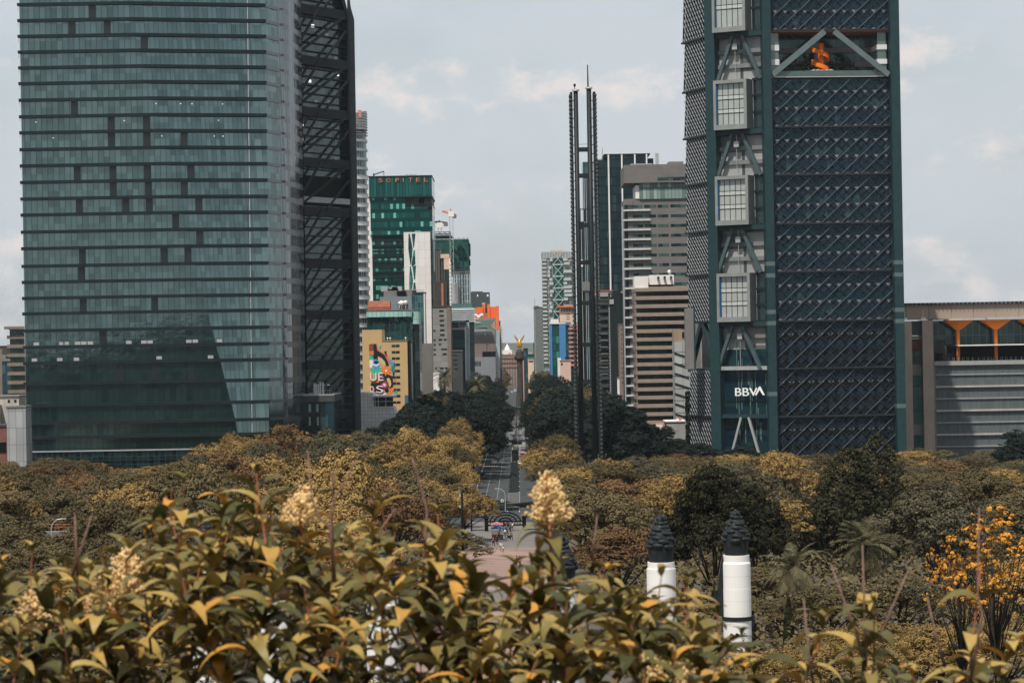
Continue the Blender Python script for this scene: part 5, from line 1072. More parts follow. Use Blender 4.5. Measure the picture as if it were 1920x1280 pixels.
# ================================================================ trees
LEAF = {}
def leafmat(key, c1, c2, c3, rough=.75):
    m = bpy.data.materials.new('foliage_' + key); m.use_nodes = True; nt = m.node_tree; N = nt.nodes; L = nt.links; b = N['Principled BSDF']; setin(b, 'Roughness', rough); setin(b, 'Specular IOR Level', .06)
    g_ = N.new('ShaderNodeNewGeometry'); oi = N.new('ShaderNodeObjectInfo'); cr = N.new('ShaderNodeValToRGB'); el = cr.color_ramp.elements
    el[0].position = 0; el[0].color = c1 + (1,); el[1].position = 1; el[1].color = c3 + (1,); e = el.new(.5); e.color = c2 + (1,)
    L.new(g_.outputs['Random Per Island'], cr.inputs[0])
    tc = N.new('ShaderNodeTexCoord'); nz = N.new('ShaderNodeTexNoise'); nz.inputs['Scale'].default_value = .35; nz.inputs['Detail'].default_value = 3; L.new(tc.outputs['Object'], nz.inputs['Vector'])
    a = N.new('ShaderNodeMath'); a.operation = 'MULTIPLY_ADD'; a.inputs[1].default_value = .5; a.inputs[2].default_value = .55; L.new(oi.outputs['Random'], a.inputs[0])
    a2 = N.new('ShaderNodeMath'); a2.operation = 'MULTIPLY_ADD'; a2.inputs[1].default_value = .8; L.new(nz.outputs['Fac'], a2.inputs[0]); a3 = N.new('ShaderNodeMath'); a3.operation = 'SUBTRACT'; a3.inputs[1].default_value = .2; L.new(a.outputs[0], a3.inputs[0]); L.new(a3.outputs[0], a2.inputs[2])
    mx = N.new('ShaderNodeMix'); mx.data_type = 'RGBA'; mx.blend_type = 'MULTIPLY'; mx.inputs[0].default_value = 1; L.new(cr.outputs[0], mx.inputs[6]); L.new(a2.outputs[0], mx.inputs[7]); L.new(mx.outputs[2], b.inputs['Base Color'])
    LEAF[key] = m; return m
leafmat('golden', (.19, .122, .044), (.225, .148, .054), (.27, .18, .066))
leafmat('olive', (.075, .06, .03), (.095, .075, .037), (.125, .098, .048))
leafmat('rust', (.12, .07, .034), (.145, .085, .04), (.175, .105, .048))
leafmat('grey', (.06, .054, .033), (.075, .068, .041), (.1, .09, .054))
leafmat('dark', (.008, .014, .0135), (.013, .021, .019), (.022, .031, .025))
leafmat('conifer', (.01, .013, .008), (.024, .026, .014), (.06, .052, .022))
leafmat('orange', (.30, .12, .02), (.5, .22, .03), (.62, .32, .06))
leafmat('palm', (.06, .058, .03), (.10, .095, .05), (.16, .145, .08))
bark = mat('bark', (.035, .028, .022), .95, var=.4, scale=2)
def quads(Pp, Nn, size, rg, asp=.7):
    n = len(Pp); ref = rg.normal(size=(n, 3)); a = np.cross(Nn, ref); a /= np.linalg.norm(a, axis=1)[:, None] + 1e-9; c = np.cross(Nn, a); s = size * rg.uniform(.55, 1.25, n)[:, None]
    V = np.stack([Pp - a * s, Pp - c * s * asp + Nn * s * .25, Pp + a * s, Pp + c * s * asp + Nn * s * .25], 1).reshape(-1, 3); return V, np.arange(4 * n).reshape(-1, 4)
def crown_mesh(seed, Rr, H, z0, nl, nq, leaf, m, shape='round'):
    rg = np.random.RandomState(seed); Cs = []; Rs = []
    for i in range(nl):
        th = rg.uniform(0, 2 * math.pi); u = rg.uniform(0, 1) ** .6; k = rg.uniform(0, 1)
        if shape == 'round': r = Rr * .84 * u; z = z0 + H * (.18 + .70 * math.sqrt(max(0, 1 - u * u)) * (.25 + .75 * k ** .5)); lr = Rr * rg.uniform(.13, .27)
        elif shape == 'cone': k = k ** 1.1; r = Rr * .95 * (1 - k) ** .48 * (.62 + .38 * u); z = z0 + H * .95 * k; lr = Rr * rg.uniform(.12, .2) * (1.2 - .75 * k)
        elif shape == 'open': r = Rr * .85 * u; z = z0 + H * (.3 + .6 * k * math.sqrt(1 - .8 * u * u)); lr = Rr * rg.uniform(.06, .13)
        elif shape == 'layer': r = Rr * .8 * u; lv = rg.randint(0, 6) / 5.; r *= (1 - .45 * lv); z = z0 + H * (.1 + .85 * lv); lr = Rr * rg.uniform(.16, .26)
        Cs.append((r * math.cos(th), r * math.sin(th), z)); Rs.append(lr)
    Cs = np.array(Cs); Rs = np.array(Rs); w = Rs ** 2 / (Rs ** 2).sum(); ns = nq // 16; si = rg.choice(nl, ns, p=w); sdir = rg.normal(size=(ns, 3)); sdir[:, 2] = np.abs(sdir[:, 2]) * 1.1 - .4; sdir /= np.linalg.norm(sdir, axis=1)[:, None]; sj = rg.randint(0, ns, nq); idx = si[sj]
    d0 = rg.normal(size=(nq, 3)); d0[:, 2] = np.abs(d0[:, 2]) - .25; d0 /= np.linalg.norm(d0, axis=1)[:, None]; d = sdir[sj] + d0 * .27; srad = rg.uniform(.78, 1.12, ns)[sj]
    fl = .75 if shape != 'layer' else .35
    sub = rg.normal(size=(nq, 3)) * .10; rad = (Rs[idx] * srad)[:, None]; Pp = Cs[idx] + d * rad * np.array([1, 1, fl]) + sub * .25 * Rs[idx][:, None]; d = d0 * .8 + sdir[sj] * .5
    Nn = d * .85 + rg.normal(size=(nq, 3)) * .24 + np.array([0, 0, .25]); Nn /= np.linalg.norm(Nn, axis=1)[:, None]
    V, Q = quads(Pp, Nn, leaf, rg); return np_mesh('crown', V, Q, m), Cs, Rs
def trunk_mesh(seed, Cs, z0, H, r=.35, nb=7):
    rr = random.Random(seed); mb = MB(); zt = z0 + H * .55; mb.tube([(0, 0, 0), (rr.uniform(-.3, .3), rr.uniform(-.3, .3), z0 * .6), (rr.uniform(-.5, .5), rr.uniform(-.5, .5), z0 + H * .2), (0, 0, zt)], [r * 1.2, r, r * .7, r * .25], 7)
    for k in range(nb):
        c = Cs[rr.randrange(len(Cs))]; st = (0, 0, z0 * rr.uniform(.6, 1.1)); mid = (c[0] * .5, c[1] * .5, (st[2] + c[2]) / 2 - .3); mb.tube([st, mid, tuple(c)], [r * .45, r * .28, r * .06], 5)
    return mb.mesh('trunk', bark, True)
PROTO = {}
def proto(kind, i):
    k = (kind, i)
    if k in PROTO: return PROTO[k]
    s = sum(map(ord, kind)) * 7 + i * 31
    spec = {'golden': (8.3, 9.5, 3.6, 52, 18000, .17, 'golden', 'round'), 'olive': (8.3, 10, 3.6, 48, 18000, .17, 'olive', 'round'), 'rust': (7.8, 9, 3.6, 50, 17000, .165, 'rust', 'round'), 'grey': (7.8, 9.5, 3.4, 64, 17000, .165, 'grey', 'round'),
            'dark': (8.6, 14, 2.5, 60, 16000, .25, 'dark', 'round'), 'conifer': (8.2, 16.5, 1.5, 300, 46000, .2, 'conifer', 'cone'), 'cedar': (7.0, 15, 2, 80, 34000, .2, 'conifer', 'round'), 'bloom': (5.6, 12.5, 7.5, 95, 4800, .14, 'orange', 'open'), 'near': (7.5, 8, 3.5, 80, 26000, .12, 'golden', 'round')}[kind]
    Rr, H, z0, nl, nq, lf, mk_, sh = spec
    if kind in TN or kind == 'near': nl = int(nl * (.5, .8, 1, 1.3)[i % 4]); Rr *= (1.06, .96, 1, .88)[i % 4]; H *= (.88, 1.1, 1, 1.22)[i % 4]
    me, Cs, Rs = crown_mesh(s, Rr, H, z0, nl, nq, lf, LEAF[mk_], sh); PROTO[k] = (me, trunk_mesh(s, Cs, z0, H, .35 if kind != 'bloom' else .22, 7 if kind != 'bloom' else 46), float((Cs[:, 2] + Rs * .75).max())); return PROTO[k]
def tree(kind, i, x, y, top, label, group=None, sxy=1.0, rz=0.0, name='tree', z=0.0):
    me, tr, h = proto(kind, i); e = empty(name, (x, y, z), rz); sz = (top - z) / h; e.scale = (sxy, sxy, sz); tag(e, label, 'tree', group)
    link('crown', me, e); link('trunk', tr, e); return e
TN = {'golden': 'golden leaved', 'olive': 'olive green', 'rust': 'rusty brown', 'grey': 'grey green', 'dark': 'dark green'}
rr = random.Random(77)
def off_axis(x, y): return x - (MX0 + AX * y)
def horizon(px): return 650 - (px - 960) * .0175
prof = [(-60, 860), (60, 850), (150, 852), (210, 872), (285, 905), (330, 862), (420, 806), (540, 794), (620, 798), (700, 806), (780, 786), (850, 800), (905, 845), (985, 850), (1040, 815), (1110, 862), (1160, 846), (1300, 852), (1400, 858), (1470, 836), (1560, 850), (1700, 884), (1780, 878), (1990, 872)]
def pf(x):
    for (a, b_), (c, d) in zip(prof, prof[1:]):
        if a <= x <= c: return b_ + (d - b_) * (x - a) / (c - a)
    return 870
CLEAR = [(1470, 1715, 330, 500), (1225, 1480, 300, 400), (30, 185, 350, 440), (505, 590, 470, 560), (1580, 1670, 290, 345)]
cnt = 0; y = 672.0; row = 0
while y > 345:
    step = 20.5; xm = .205 * y + 4; x = -xm + (row % 2) * step * .5
    while x < xm:
        X_, Y_ = x + rr.uniform(-3, 3), y + rr.uniform(-3.5, 3.5); px = 960 + X_ / Y_ * F; o = off_axis(X_, Y_); x += step
        if (-14.0 if Y_ < 560 else -22) < o < (11.5 if Y_ < 560 else 16): continue
        if any(a < px < c and d0 < Y_ < d1 for a, c, d0, d1 in CLEAR): continue
        if Y_ > 640 and (1075 < px < 1130): continue
        if Y_ > 655 and px < 560: continue
        hz = horizon(px); R0 = rr.uniform(1.0, 1.3); top = rr.uniform(9.5, 15) if not (290 < px < 900) else rr.uniform(12.5, 19.5)
        lim = 35 - (pf(px) - hz + rr.uniform(0, 26)) / F * (Y_ - 0)
        if 1480 < px < 1725 and Y_ > 500: lim -= 28 / F * Y_
        if Y_ > 560: top = lim + rr.uniform(-.8, .4)
        top = min(top, lim + .5); top = max(top, 7.5)
        kd = rr.choices(['golden', 'olive', 'rust', 'grey'], (5, 4, 1.6, 2) if px > 285 else (2, 5, 2, 2))[0]
        if px > 1380 and Y_ < 600: kd = rr.choices(['golden', 'olive', 'grey'], (2, 4, 4))[0]
        side = 'left' if o < 0 else 'right'; zone = 'far edge by the buildings' if Y_ > 590 else ('middle of the park' if Y_ > 450 else 'nearer part of the park')
        tree(kd, rr.randrange(4), X_, Y_, top, '%s round crowned tree %s of the walkway, %s' % (TN[kd], side, zone), '%s trees %s of the walkway, %s' % (kd, side, zone), R0 * .98, rr.uniform(0, 6.28)); cnt += 1
    y -= 16.8; row += 1
print('park trees', cnt)
for k, (o, d, tp_) in enumerate(((-15.5, 580, 12), (-15, 606, 13.5), (-15.5, 634, 14), (-14.5, 662, 16), (-14, 688, 16.5), (9.6, 572, 11), (9.3, 598, 12), (9.0, 624, 12.5), (9.2, 650, 12), (9.4, 676, 11.5), (-15.2, 548, 13), (-14, 518, 12), (-13.2, 455, 12.5), (12, 548, 10.5), (11.5, 522, 11), (11.5, 486, 11.5), (11.8, 452, 11), (12.5, 420, 10.5))):
    a_ = av(o, d); tree(('golden', 'olive')[k % 2], k % 4, a_[0], d, tp_, '%s tree overhanging the %s edge of the %s' % (TN[('golden', 'olive')[k % 2]], 'left' if o < 0 else 'right', 'road behind the gate' if d > 560 else 'walkway'), '%s trees overhanging the %s, %s' % (('golden', 'olive')[k % 2], 'road' if d > 560 else 'walkway', 'left' if o < 0 else 'right'), .92, k * 1.1)
# nearer right-hand canopy below the monument columns
for k, (px, d, py, kd) in enumerate(((1440, 262, 1225, 'near'), (1530, 250, 1205, 'near'), (1640, 262, 1165, 'near'), (1760, 255, 1170, 'near'), (1880, 250, 1150, 'near'), (1330, 240, 1262, 'near'), (1560, 305, 1095, 'olive'), (1690, 310, 1075, 'olive'), (1820, 300, 1060, 'grey'), (1460, 318, 1120, 'olive'), (1900, 345, 1000, 'olive'), (1930, 290, 1040, 'golden'),
        (1140, 322, 1105, 'golden'), (1280, 330, 1130, 'golden'), (1420, 345, 1060, 'olive'), (60, 330, 1010, 'olive'), (190, 335, 1000, 'olive'), (300, 320, 1010, 'olive'), (450, 325, 1020, 'olive'), (600, 330, 1030, 'golden'), (780, 330, 1075, 'olive'), (-20, 300, 1040, 'olive'), (130, 285, 1090, 'golden'), (640, 225, 1260, 'near'))):
    p = P(px, py, d); tree(kd, k % 4, p.x, d, p.z, '%s tree standing near the white columns, %s' % ({'near': 'bright golden'}.get(kd, TN.get(kd)), 'right of them' if px > 1390 else ('left of the walkway' if px < 880 else 'behind or between them')), '%s trees near the white columns, %s' % (kd, 'right' if px > 1390 else ('left' if px < 880 else 'between')), .95, k * 1.3)
# avenue trees
avp = [(600, 812), (680, 803), (740, 772), (780, 752), (820, 728), (850, 706), (880, 690), (945, 688), (985, 690), (1075, 698), (1130, 732), (1180, 762), (1250, 800), (1290, 834), (1400, 850)]
def ap(x):
    for (a, b_), (c, d) in zip(avp, avp[1:]):
        if a <= x <= c: return b_ + (d - b_) * (x - a) / (c - a)
    return 830
cnt = 0; y = 705.0; tm = []
while y < 2300:
    st = 16 if y < 1000 else 22
    offs = [12.6 if y < 1000 else 13.5, 28] + ([46, 61] if y < 800 else ([46] if y < 900 else []))
    for sgn in (-1, 1):
        for q, o in enumerate(offs):
            if 1000 < y < 1340 and q and int(y) % 2: continue
            Y_ = y + rr.uniform(-3, 3) + q * 3; oo = o + rr.uniform(-2, 2) + (1.2 if y > 1000 and q == 0 else 0); X_ = MX0 + AX * Y_ + sgn * oo; px = 960 + X_ / Y_ * F
            h = min(rr.uniform(19, 23), 35 - (ap(px) - horizon(px) + rr.uniform(0, 12)) / F * Y_)
            if h < 6: continue
            if y > 1080: tm.append((X_, Y_, min(h, 22))); continue
            kd = 'dark' if rr.random() < .93 else 'olive'
            tree(kd, rr.randrange(4), X_, Y_, h, '%s avenue tree on the %s side of the road before the golden statue' % (TN[kd], 'left' if sgn < 0 else 'right'), '%s avenue trees, %s' % (kd, 'left' if sgn < 0 else 'right'), rr.uniform(1.0, 1.28), rr.uniform(0, 6.28)); cnt += 1
    y += st
print('avenue trees', cnt, 'far', len(tm))
rg = np.random.RandomState(3); VV = []; VD = []
for X_, Y_, h in tm:
    n_ = 2600 if Y_ < 1400 else 900
    Cn = rg.normal(size=(14, 3)) * np.array([2.7, 3.6, 2.6]) + np.array([X_, Y_, h - 6]); Cn[:, 2] = Cn[:, 2].clip(3, h - 1.5); d = rg.normal(size=(n_, 3)); d[:, 2] = np.abs(d[:, 2]) - .3; d /= np.linalg.norm(d, axis=1)[:, None]; Pp = Cn[rg.randint(0, 14, n_)] + d * rg.uniform(1.5, 2.4, n_)[:, None]; V, Q = quads(Pp, d, .34 if Y_ < 1400 else .6, rg); (VV if Y_ > 1340 else VD).append(V)
V = np.concatenate(VV); o = link('tree_mass', np_mesh('tree_mass', V, np.arange(len(V)).reshape(-1, 4), LEAF['olive'])); tag(o, 'far off olive mass of avenue trees beyond the golden statue', 'trees', kind='stuff')
V = np.concatenate(VD); o = link('tree_mass', np_mesh('tree_mass', V, np.arange(len(V)).reshape(-1, 4), LEAF['dark'])); tag(o, 'dark mass of merged avenue trees just before the golden statue', 'trees', kind='stuff')
# dark low trees at the feet of the towers
for k, (px, d, py, s) in enumerate(((720, 735, 790, .9), (760, 745, 775, 1), (700, 715, 800, .7), (1165, 740, 765, .9), (1100, 716, 795, .8), (1140, 712, 790, .8), (1060, 722, 785, .7), (1120, 672, 858, .6), (1200, 735, 780, .9), (1235, 725, 800, .9), (1265, 700, 822, .8), (1290, 690, 838, .6), (1385, 680, 835, .9), (1420, 678, 845, .7), (210, 665, 868, 1.0), (1800, 690, 856, .7), (1840, 700, 862, .8), (1910, 640, 806, .9), (1930, 620, 815, .8))):
    p = P(px, py, d); tree('dark', k % 4, p.x, d, p.z, 'dark green tree at the foot of the buildings on the %s' % ('left' if px < 960 else 'right'), 'dark trees at the foot of the buildings, %s' % ('left' if px < 960 else 'right'), s, k)
# hero trees
def hero(kind, i, px, py, d, s, label, name='tree'): p = P(px, py, d); return tree(kind, i, p.x, d, p.z, label, None, s, 1.0 + i, name)
hero('conifer', 0, 1590, 840, 405, 1.0, 'broad dense conifer with dark layered foliage in front of the lattice tower', 'conifer_tree')
hero('conifer', 1, 1643, 812, 455, .85, 'taller narrow dark conifer just behind the broad conifer', 'conifer_tree')
hero('cedar', 0, 1335, 872, 352, .95, 'big dark cedar with spreading foliage behind the two white columns on the right', 'cedar_tree')
hero('cedar', 1, 1415, 905, 372, .75, 'dark cedar right of the rightmost white column', 'cedar_tree')
hero('olive', 3, 850, 985, 405, .8, 'olive tree shading the left side of the brick plaza', 'tree')
hero('golden', 1, 868, 905, 480, .85, 'golden tree beside the black lamp pole left of the plaza', 'tree')
hero('olive', 2, 1045, 812, 600, .78, 'tall olive tree just left of the foot of the twin pillar monument', 'tree')
hero('golden', 2, 430, 812, 640, .45, 'small golden treetop in front of the lower right of the glass tower', 'tree')
hero('bloom', 0, 1862, 945, 232, 1.0, 'orange flowering tree with bare dark branches at the right edge', 'flowering_tree')
hero('bloom', 1, 1800, 985, 236, .7, 'smaller orange flowering tree left of the larger one', 'flowering_tree')
for k, (px, py, d, s_) in enumerate(((938, 948, 575, .55), (972, 944, 590, .6), (915, 938, 600, .6), (1000, 940, 585, .6))):
    p = P(px, py, d); tree('dark', k, p.x, d, p.z, 'low dark tree at the end of the road just behind the gate', 'low dark trees behind the gate', s_, k)
def cypress(px, py, d, w, label):
    p = P(px, py, d); rg = np.random.RandomState(int(px)); n = 2600; k = rg.uniform(0, 1, n) ** 1.3; th = rg.uniform(0, 6.28, n); r = w * (1 - k) ** .8 * rg.uniform(.8, 1.05, n)
    Pp = np.stack([r * np.cos(th), r * np.sin(th), .4 + k * (p.z - .4)], 1); Nn = np.stack([np.cos(th), np.sin(th), .5 + 0 * th], 1) + rg.normal(size=(n, 3)) * .3; Nn /= np.linalg.norm(Nn, axis=1)[:, None]; V, Q = quads(Pp, Nn, .2, rg)
    e = empty('cypress_tree', (p.x, d, 0)); tag(e, label, 'tree'); link('crown', np_mesh('crown', V, Q, LEAF['conifer']), e); MB().tube([(0, 0, 0), (0, 0, p.z * .7)], [.15, .05], 6).build('trunk', bark, e)
cypress(1478, 1120, 300, .95, 'small narrow dark cypress right of the rightmost white column'); cypress(1411, 1148, 297, .7, 'thin cypress close against the rightmost white column')
def palm(px, py, d, r, label, n=46):
    p = P(px, py, d); e = empty('palm_tree', (p.x, d, 0)); tag(e, label, 'tree'); MB().tube([(0, 0, 0), (.15, 0, p.z * .5), (0, 0, p.z)], [.45, .38, .42], 9).build('trunk', bark, e); rg = random.Random(int(px)); mb = MB()
    for k in range(n):
        th = rg.uniform(0, 6.28); el = rg.uniform(-.7, 1.35); L_ = r * rg.uniform(.85, 1.1); pts = []; q = Vector((0, 0, p.z)); a = el
        for s in range(7): pts.append(q.copy()); q = q + Vector((math.cos(th) * math.cos(a), math.sin(th) * math.cos(a), math.sin(a))) * L_ / 6; a -= .2
        for s in range(6):
            t = (pts[s + 1] - pts[s]).normalized(); sd_ = t.cross(Vector((0, 0, 1))).normalized(); up = sd_.cross(t)
            for j in range(3):
                c = pts[s].lerp(pts[s + 1], j / 3); w = .95 * math.sin(math.pi * (s + j / 3 + .6) / 7) * r / 4.3
                for sg in (-1, 1):
                    tip = c + (sd_ * sg * .8 + t * .75 - up * .25) * w; mb.quad(c - t * .07, c + t * .07, tip + t * .02, tip - t * .02)
        mb.tube([pts[0], pts[3], pts[6]], [.05, .04, .01], 3, False)
    mb.build('fronds', LEAF['palm'], e)
palm(1625, 1022, 330, 4.7, 'large date palm with a full round head of fronds left of the orange flowering tree', 62); palm(1488, 1062, 332, 4.6, 'shaded palm left of the large date palm', 44); palm(1712, 948, 420, 3.2, 'small distant palm head above the large date palm', 36)
palm(833, 705, 900, 5.0, 'palm head rising among the avenue trees on the left side', 40); palm(895, 722, 860, 4.2, 'second palm among the left avenue trees, closer to the road', 40)
# undergrowth
rg = np.random.RandomState(5); n = 110000; Yv = rg.uniform(185, 700, n); Xv = rg.uniform(-.215, .215, n) * Yv; o = Xv - (MX0 + AX * Yv); keep = ~((np.abs(o) < 12.5) | ((Yv < 300) & (np.abs(o + 8) < 22))); Xv, Yv = Xv[keep], Yv[keep]; n = len(Xv)
Pp = np.stack([Xv, Yv, rg.uniform(.1, 3.4, n)], 1); Nn = rg.normal(size=(n, 3)) * .6 + np.array([0, -.3, .8]); Nn /= np.linalg.norm(Nn, axis=1)[:, None]; V, Q = quads(Pp, Nn, .42, rg)
o = link('undergrowth', np_mesh('undergrowth', V, Q, LEAF['olive'])); tag(o, 'dark leafy undergrowth filling the ground between the park trees', 'undergrowth', kind='stuff')
# ================================================================ white monument columns
m_wc = cells('white_stone_drums', [(.8, .79, .775), (.78, .77, .755)], 300, 1.35, (.62, .61, .59), 0.01, .03, rough=.75, ior=1.4, noisev=.08)
m_blk = mat('black_bronze', (.016, .02, .022), .5, var=.3, scale=1.5, bump=.3, bscale=3)
def torch_mesh():
    mb = MB(); mb.lathe([(1.28, 0), (1.33, .9), (1.42, 1.6), (1.32, 2.4), (.9, 3.5), (.4, 4.3), (.1, 4.6)], 0, 0, 20); rg = random.Random(12); base = mb.mesh('torch_core', m_blk, True)
    lb = MB(); rows = 8
    for r_ in range(rows):
        z = 1.75 + r_ * .4; rad = 1.36 * max(.12, 1 - ((z - 1.7) / 3.15) ** 1.35); n = max(3, int(rad * 4.6))
        for k in range(n):
            th = 2 * math.pi * (k + .5 * (r_ % 2) + rg.uniform(-.15, .15)) / n; zz = z + rg.uniform(-.12, .12); L_ = .62; c = Vector((rad * math.cos(th), rad * math.sin(th), zz)); t = Vector((-math.sin(th), math.cos(th), rg.uniform(-.25, .1))).normalized()
            lb.tube([c - t * L_, c - t * L_ * .8, c, c + t * L_ * .8, c + t * L_], [.03, .22, .3, .25, .05], 8)
    lb.ball((0, 0, 4.75), .28, 8, 6)
    return base, lb.mesh('flame_lobes', m_blk, True)
tb, tl = torch_mesh()
def prof_col(H, r, seed):
    rg = random.Random(seed); pr = [(0, 0)]; z = 0
    pr = [(r * 1.06, 0)]
    while z < H - 1.1: z2 = min(z + 1.35, H - .7); j = rg.uniform(-.006, .006); pr += [(r * (1 + j), z + .02), (r * (1 + j), z2)]; z = z2
    pr += [(r * .93, H - .7), (r * .93, H), (0, H)]; return pr
cols = [(384, 982, 281, 'leftmost of the six white columns with black flame tops, mostly behind the shrub'), (515, 1030, 262, 'second white column from the left, almost hidden by the shrub leaves'), (715, 1018, 246, 'third white column from the left, left of the plaza'), (1050, 1002, 255, 'white column directly behind the tall flower spike'), (1237, 966, 283, 'white column second from the right, its flame top clear of leaves'), (1378, 956, 293, 'rightmost white column with a dark eagle relief on its side')]
for i, (px, py, d, lab) in enumerate(cols):
    p = P(px + 1, py, d); e = empty('monument_column', (p.x, d, 0)); tag(e, 'Round ' + lab, 'column'); H = p.z - 4.9; r = 1.55
    MB().lathe(prof_col(H, r, i), 0, 0, 28).build('shaft', m_wc, e, smooth=False); t = link('torch', tb, e, (0, 0, H - .01)); link('flame_lobes', tl, t); t.rotation_euler = (0, 0, i * 1.1)
    if i in (4, 5): MB().lathe([(r + .09, 4.6), (r + .12, 4.65), (r + .12, 5.0), (r + .09, 5.05)], 0, 0, 28).build('dark_ring', m_blk, e)
    if i == 5:
        mb = MB(); y0, y1 = -.35, .35
        mb.plate([(-1.5, 11.6), (-1.75, 10.6), (-1.95, 9.2), (-2.15, 7.6), (-2.35, 5.9), (-2.2, 5.2), (-1.5, 5.0)], y0, y1); mb.plate([(-2.25, 6.4), (-2.5, 7.2), (-2.6, 8.2), (-2.5, 9.0), (-2.35, 8.9), (-2.4, 8.1), (-2.2, 7.4), (-1.8, 6.5)], y0 * .6, y1 * .6); mb.plate([(-2.35, 5.9), (-2.75, 6.6), (-2.95, 7.3), (-2.8, 7.5), (-2.45, 6.9)], y0 * .5, y1 * .5)
        mb.plate([(1.5, 4.9), (1.85, 5.2), (1.9, 4.6), (1.7, 3.6), (1.5, 3.4)], y0, y1)
        mb.build('eagle_relief', m_blk, e)
# ================================================================ foreground shrub
def leaf_verts(L_, W_, curl, fold, ns=7):
    pts = []; a = 0.0; x = z = 0.0
    for s in range(ns + 1):
        t = s / ns; w = W_ * (math.sin(math.pi * min(1, t ** .8 * .97 + .03)) ** .8) * (1 - .25 * t); 
        if s == ns: w = .0006
        for j in (-1, -.5, 0, .5, 1): pts.append((x + 0 * j, j * w * math.cos(fold), z + abs(j) * w * math.sin(fold) * (1 - .3 * t)))
        a = -curl * (t + .5 / ns); x += L_ / ns * math.cos(a); z += L_ / ns * math.sin(a)
    return np.array(pts)
def leaf_faces(ns=7): return [(s * 5 + j, s * 5 + j + 1, (s + 1) * 5 + j + 1, (s + 1) * 5 + j) for s in range(ns) for j in range(4)]
LF = np.array(leaf_faces()); rg = np.random.RandomState(9)
LV = [leaf_verts(.108 * s, .0195 * w, c, f) for s, w, c, f in ((1, 1, 1.8, .5), (.85, 1.1, 2.2, .45), (1.1, 1, 1.5, .6), (.7, 1.05, 2.4, .4), (1.0, .9, 2.0, .7), (.55, .8, 1.4, .9))]
m_lf = bpy.data.materials.new('privet_leaf'); m_lf.use_nodes = True
def leaf_mat(m):
    nt = m.node_tree; N = nt.nodes; L = nt.links; b = N['Principled BSDF']; setin(b, 'Roughness', .45); setin(b, 'Specular IOR Level', .2); g_ = N.new('ShaderNodeNewGeometry'); cr = N.new('ShaderNodeValToRGB'); el = cr.color_ramp.elements
    el[0].position = 0; el[0].color = (.055, .058, .02, 1); el[1].position = 1; el[1].color = (.55, .25, .04, 1); e = el.new(.45); e.color = (.16, .13, .04, 1); e = el.new(.82); e.color = (.38, .27, .08, 1); e = el.new(.92); e.color = (.42, .25, .06, 1)
    L.new(g_.outputs['Random Per Island'], cr.inputs[0]); tc = N.new('ShaderNodeTexCoord'); nz = N.new('ShaderNodeTexNoise'); nz.inputs['Scale'].default_value = 60; nz.inputs['Detail'].default_value = 4; L.new(tc.outputs['Object'], nz.inputs['Vector'])
    mr = N.new('ShaderNodeMapRange'); mr.inputs[3].default_value = .75; mr.inputs[4].default_value = 1.25; L.new(nz.outputs['Fac'], mr.inputs[0]); mx = N.new('ShaderNodeMix'); mx.data_type = 'RGBA'; mx.blend_type = 'MULTIPLY'; mx.inputs[0].default_value = 1; L.new(cr.outputs[0], mx.inputs[6]); L.new(mr.outputs[0], mx.inputs[7]); L.new(mx.outputs[2], b.inputs['Base Color'])
    tr = N.new('ShaderNodeBsdfTranslucent'); L.new(mx.outputs[2], tr.inputs[0]); ms = N.new('ShaderNodeMixShader'); ms.inputs[0].default_value = .14; L.new(b.outputs[0], ms.inputs[1]); L.new(tr.outputs[0], ms.inputs[2]); L.new(ms.outputs[0], N['Material Output'].inputs[0])
leaf_mat(m_lf)
m_tw = mat('young_twig', (.36, .13, .07), .6, var=.3, scale=20); m_tw2 = mat('old_twig', (.10, .06, .045), .8, var=.4, scale=30); m_bare = mat('bare_twig', (.24, .14, .11), .7, var=.25, scale=40); m_bud = mat('flower_bud', (.85, .62, .30), .4, var=.2, scale=90)
top_prof = [(-80, 1060), (0, 1058), (60, 1030), (110, 1060), (200, 1030), (260, 1010), (300, 935), (345, 895), (380, 950), (440, 915), (480, 880), (525, 920), (570, 972), (640, 1015), (705, 945), (760, 1010), (830, 960), (880, 1060), (915, 1110), (965, 1060), (1030, 1040), (1080, 1060), (1150, 1060), (1215, 1055), (1275, 1075), (1345, 1120), (1400, 1190), (1450, 1275), (1500, 1230), (1560, 1140), (1640, 1100), (1700, 1150), (1760, 1150), (1830, 1060), (1850, 1110), (1920, 1130), (2000, 1120)]
def tp(x):
    for (a, b_), (c, d) in zip(top_prof, top_prof[1:]):
        if a <= x <= c: return b_ + (d - b_) * (x - a) / (c - a)
    return 1150
SH = {}
def shrub(i, label, loc):
    if i not in SH:
        e = empty('shrub', loc); tag(e, label, 'shrub'); SH[i] = dict(e=e, V=[], Q=[], n=0, tw=MB(), old=MB(), bare=MB(), bud=[], loc=Vector(loc))
    return SH[i]
shrub(0, 'glossy leaved olive gold shrub filling the lower left foreground', (P(330, 1200, 5.5).x, 5.5, 30.3)); shrub(1, 'glossy leaved shrub with a tall flower spike in the lower centre foreground', (P(1080, 1200, 5.5).x, 5.5, 30.3)); shrub(2, 'sparser glossy leaved shrub at the lower right corner of the foreground', (P(1740, 1200, 5.4).x, 5.4, 30.3))
def frame(d, roll):
    d = d / np.linalg.norm(d); up = np.array([0, 0, 1.0]); s = np.cross(up, d); s /= np.linalg.norm(s) + 1e-9; u = np.cross(d, s); c, k = math.cos(roll), math.sin(roll); return np.stack([d, s * c + u * k, u * c - s * k], 1)
def add_leaf(S, p, d, roll, scale, v):
    M_ = frame(d, roll); V = LV[v] * scale @ M_.T + (np.array(p) - np.array(S['loc'])); S['V'].append(V); S['Q'].append(LF + S['n']); S['n'] += len(V)
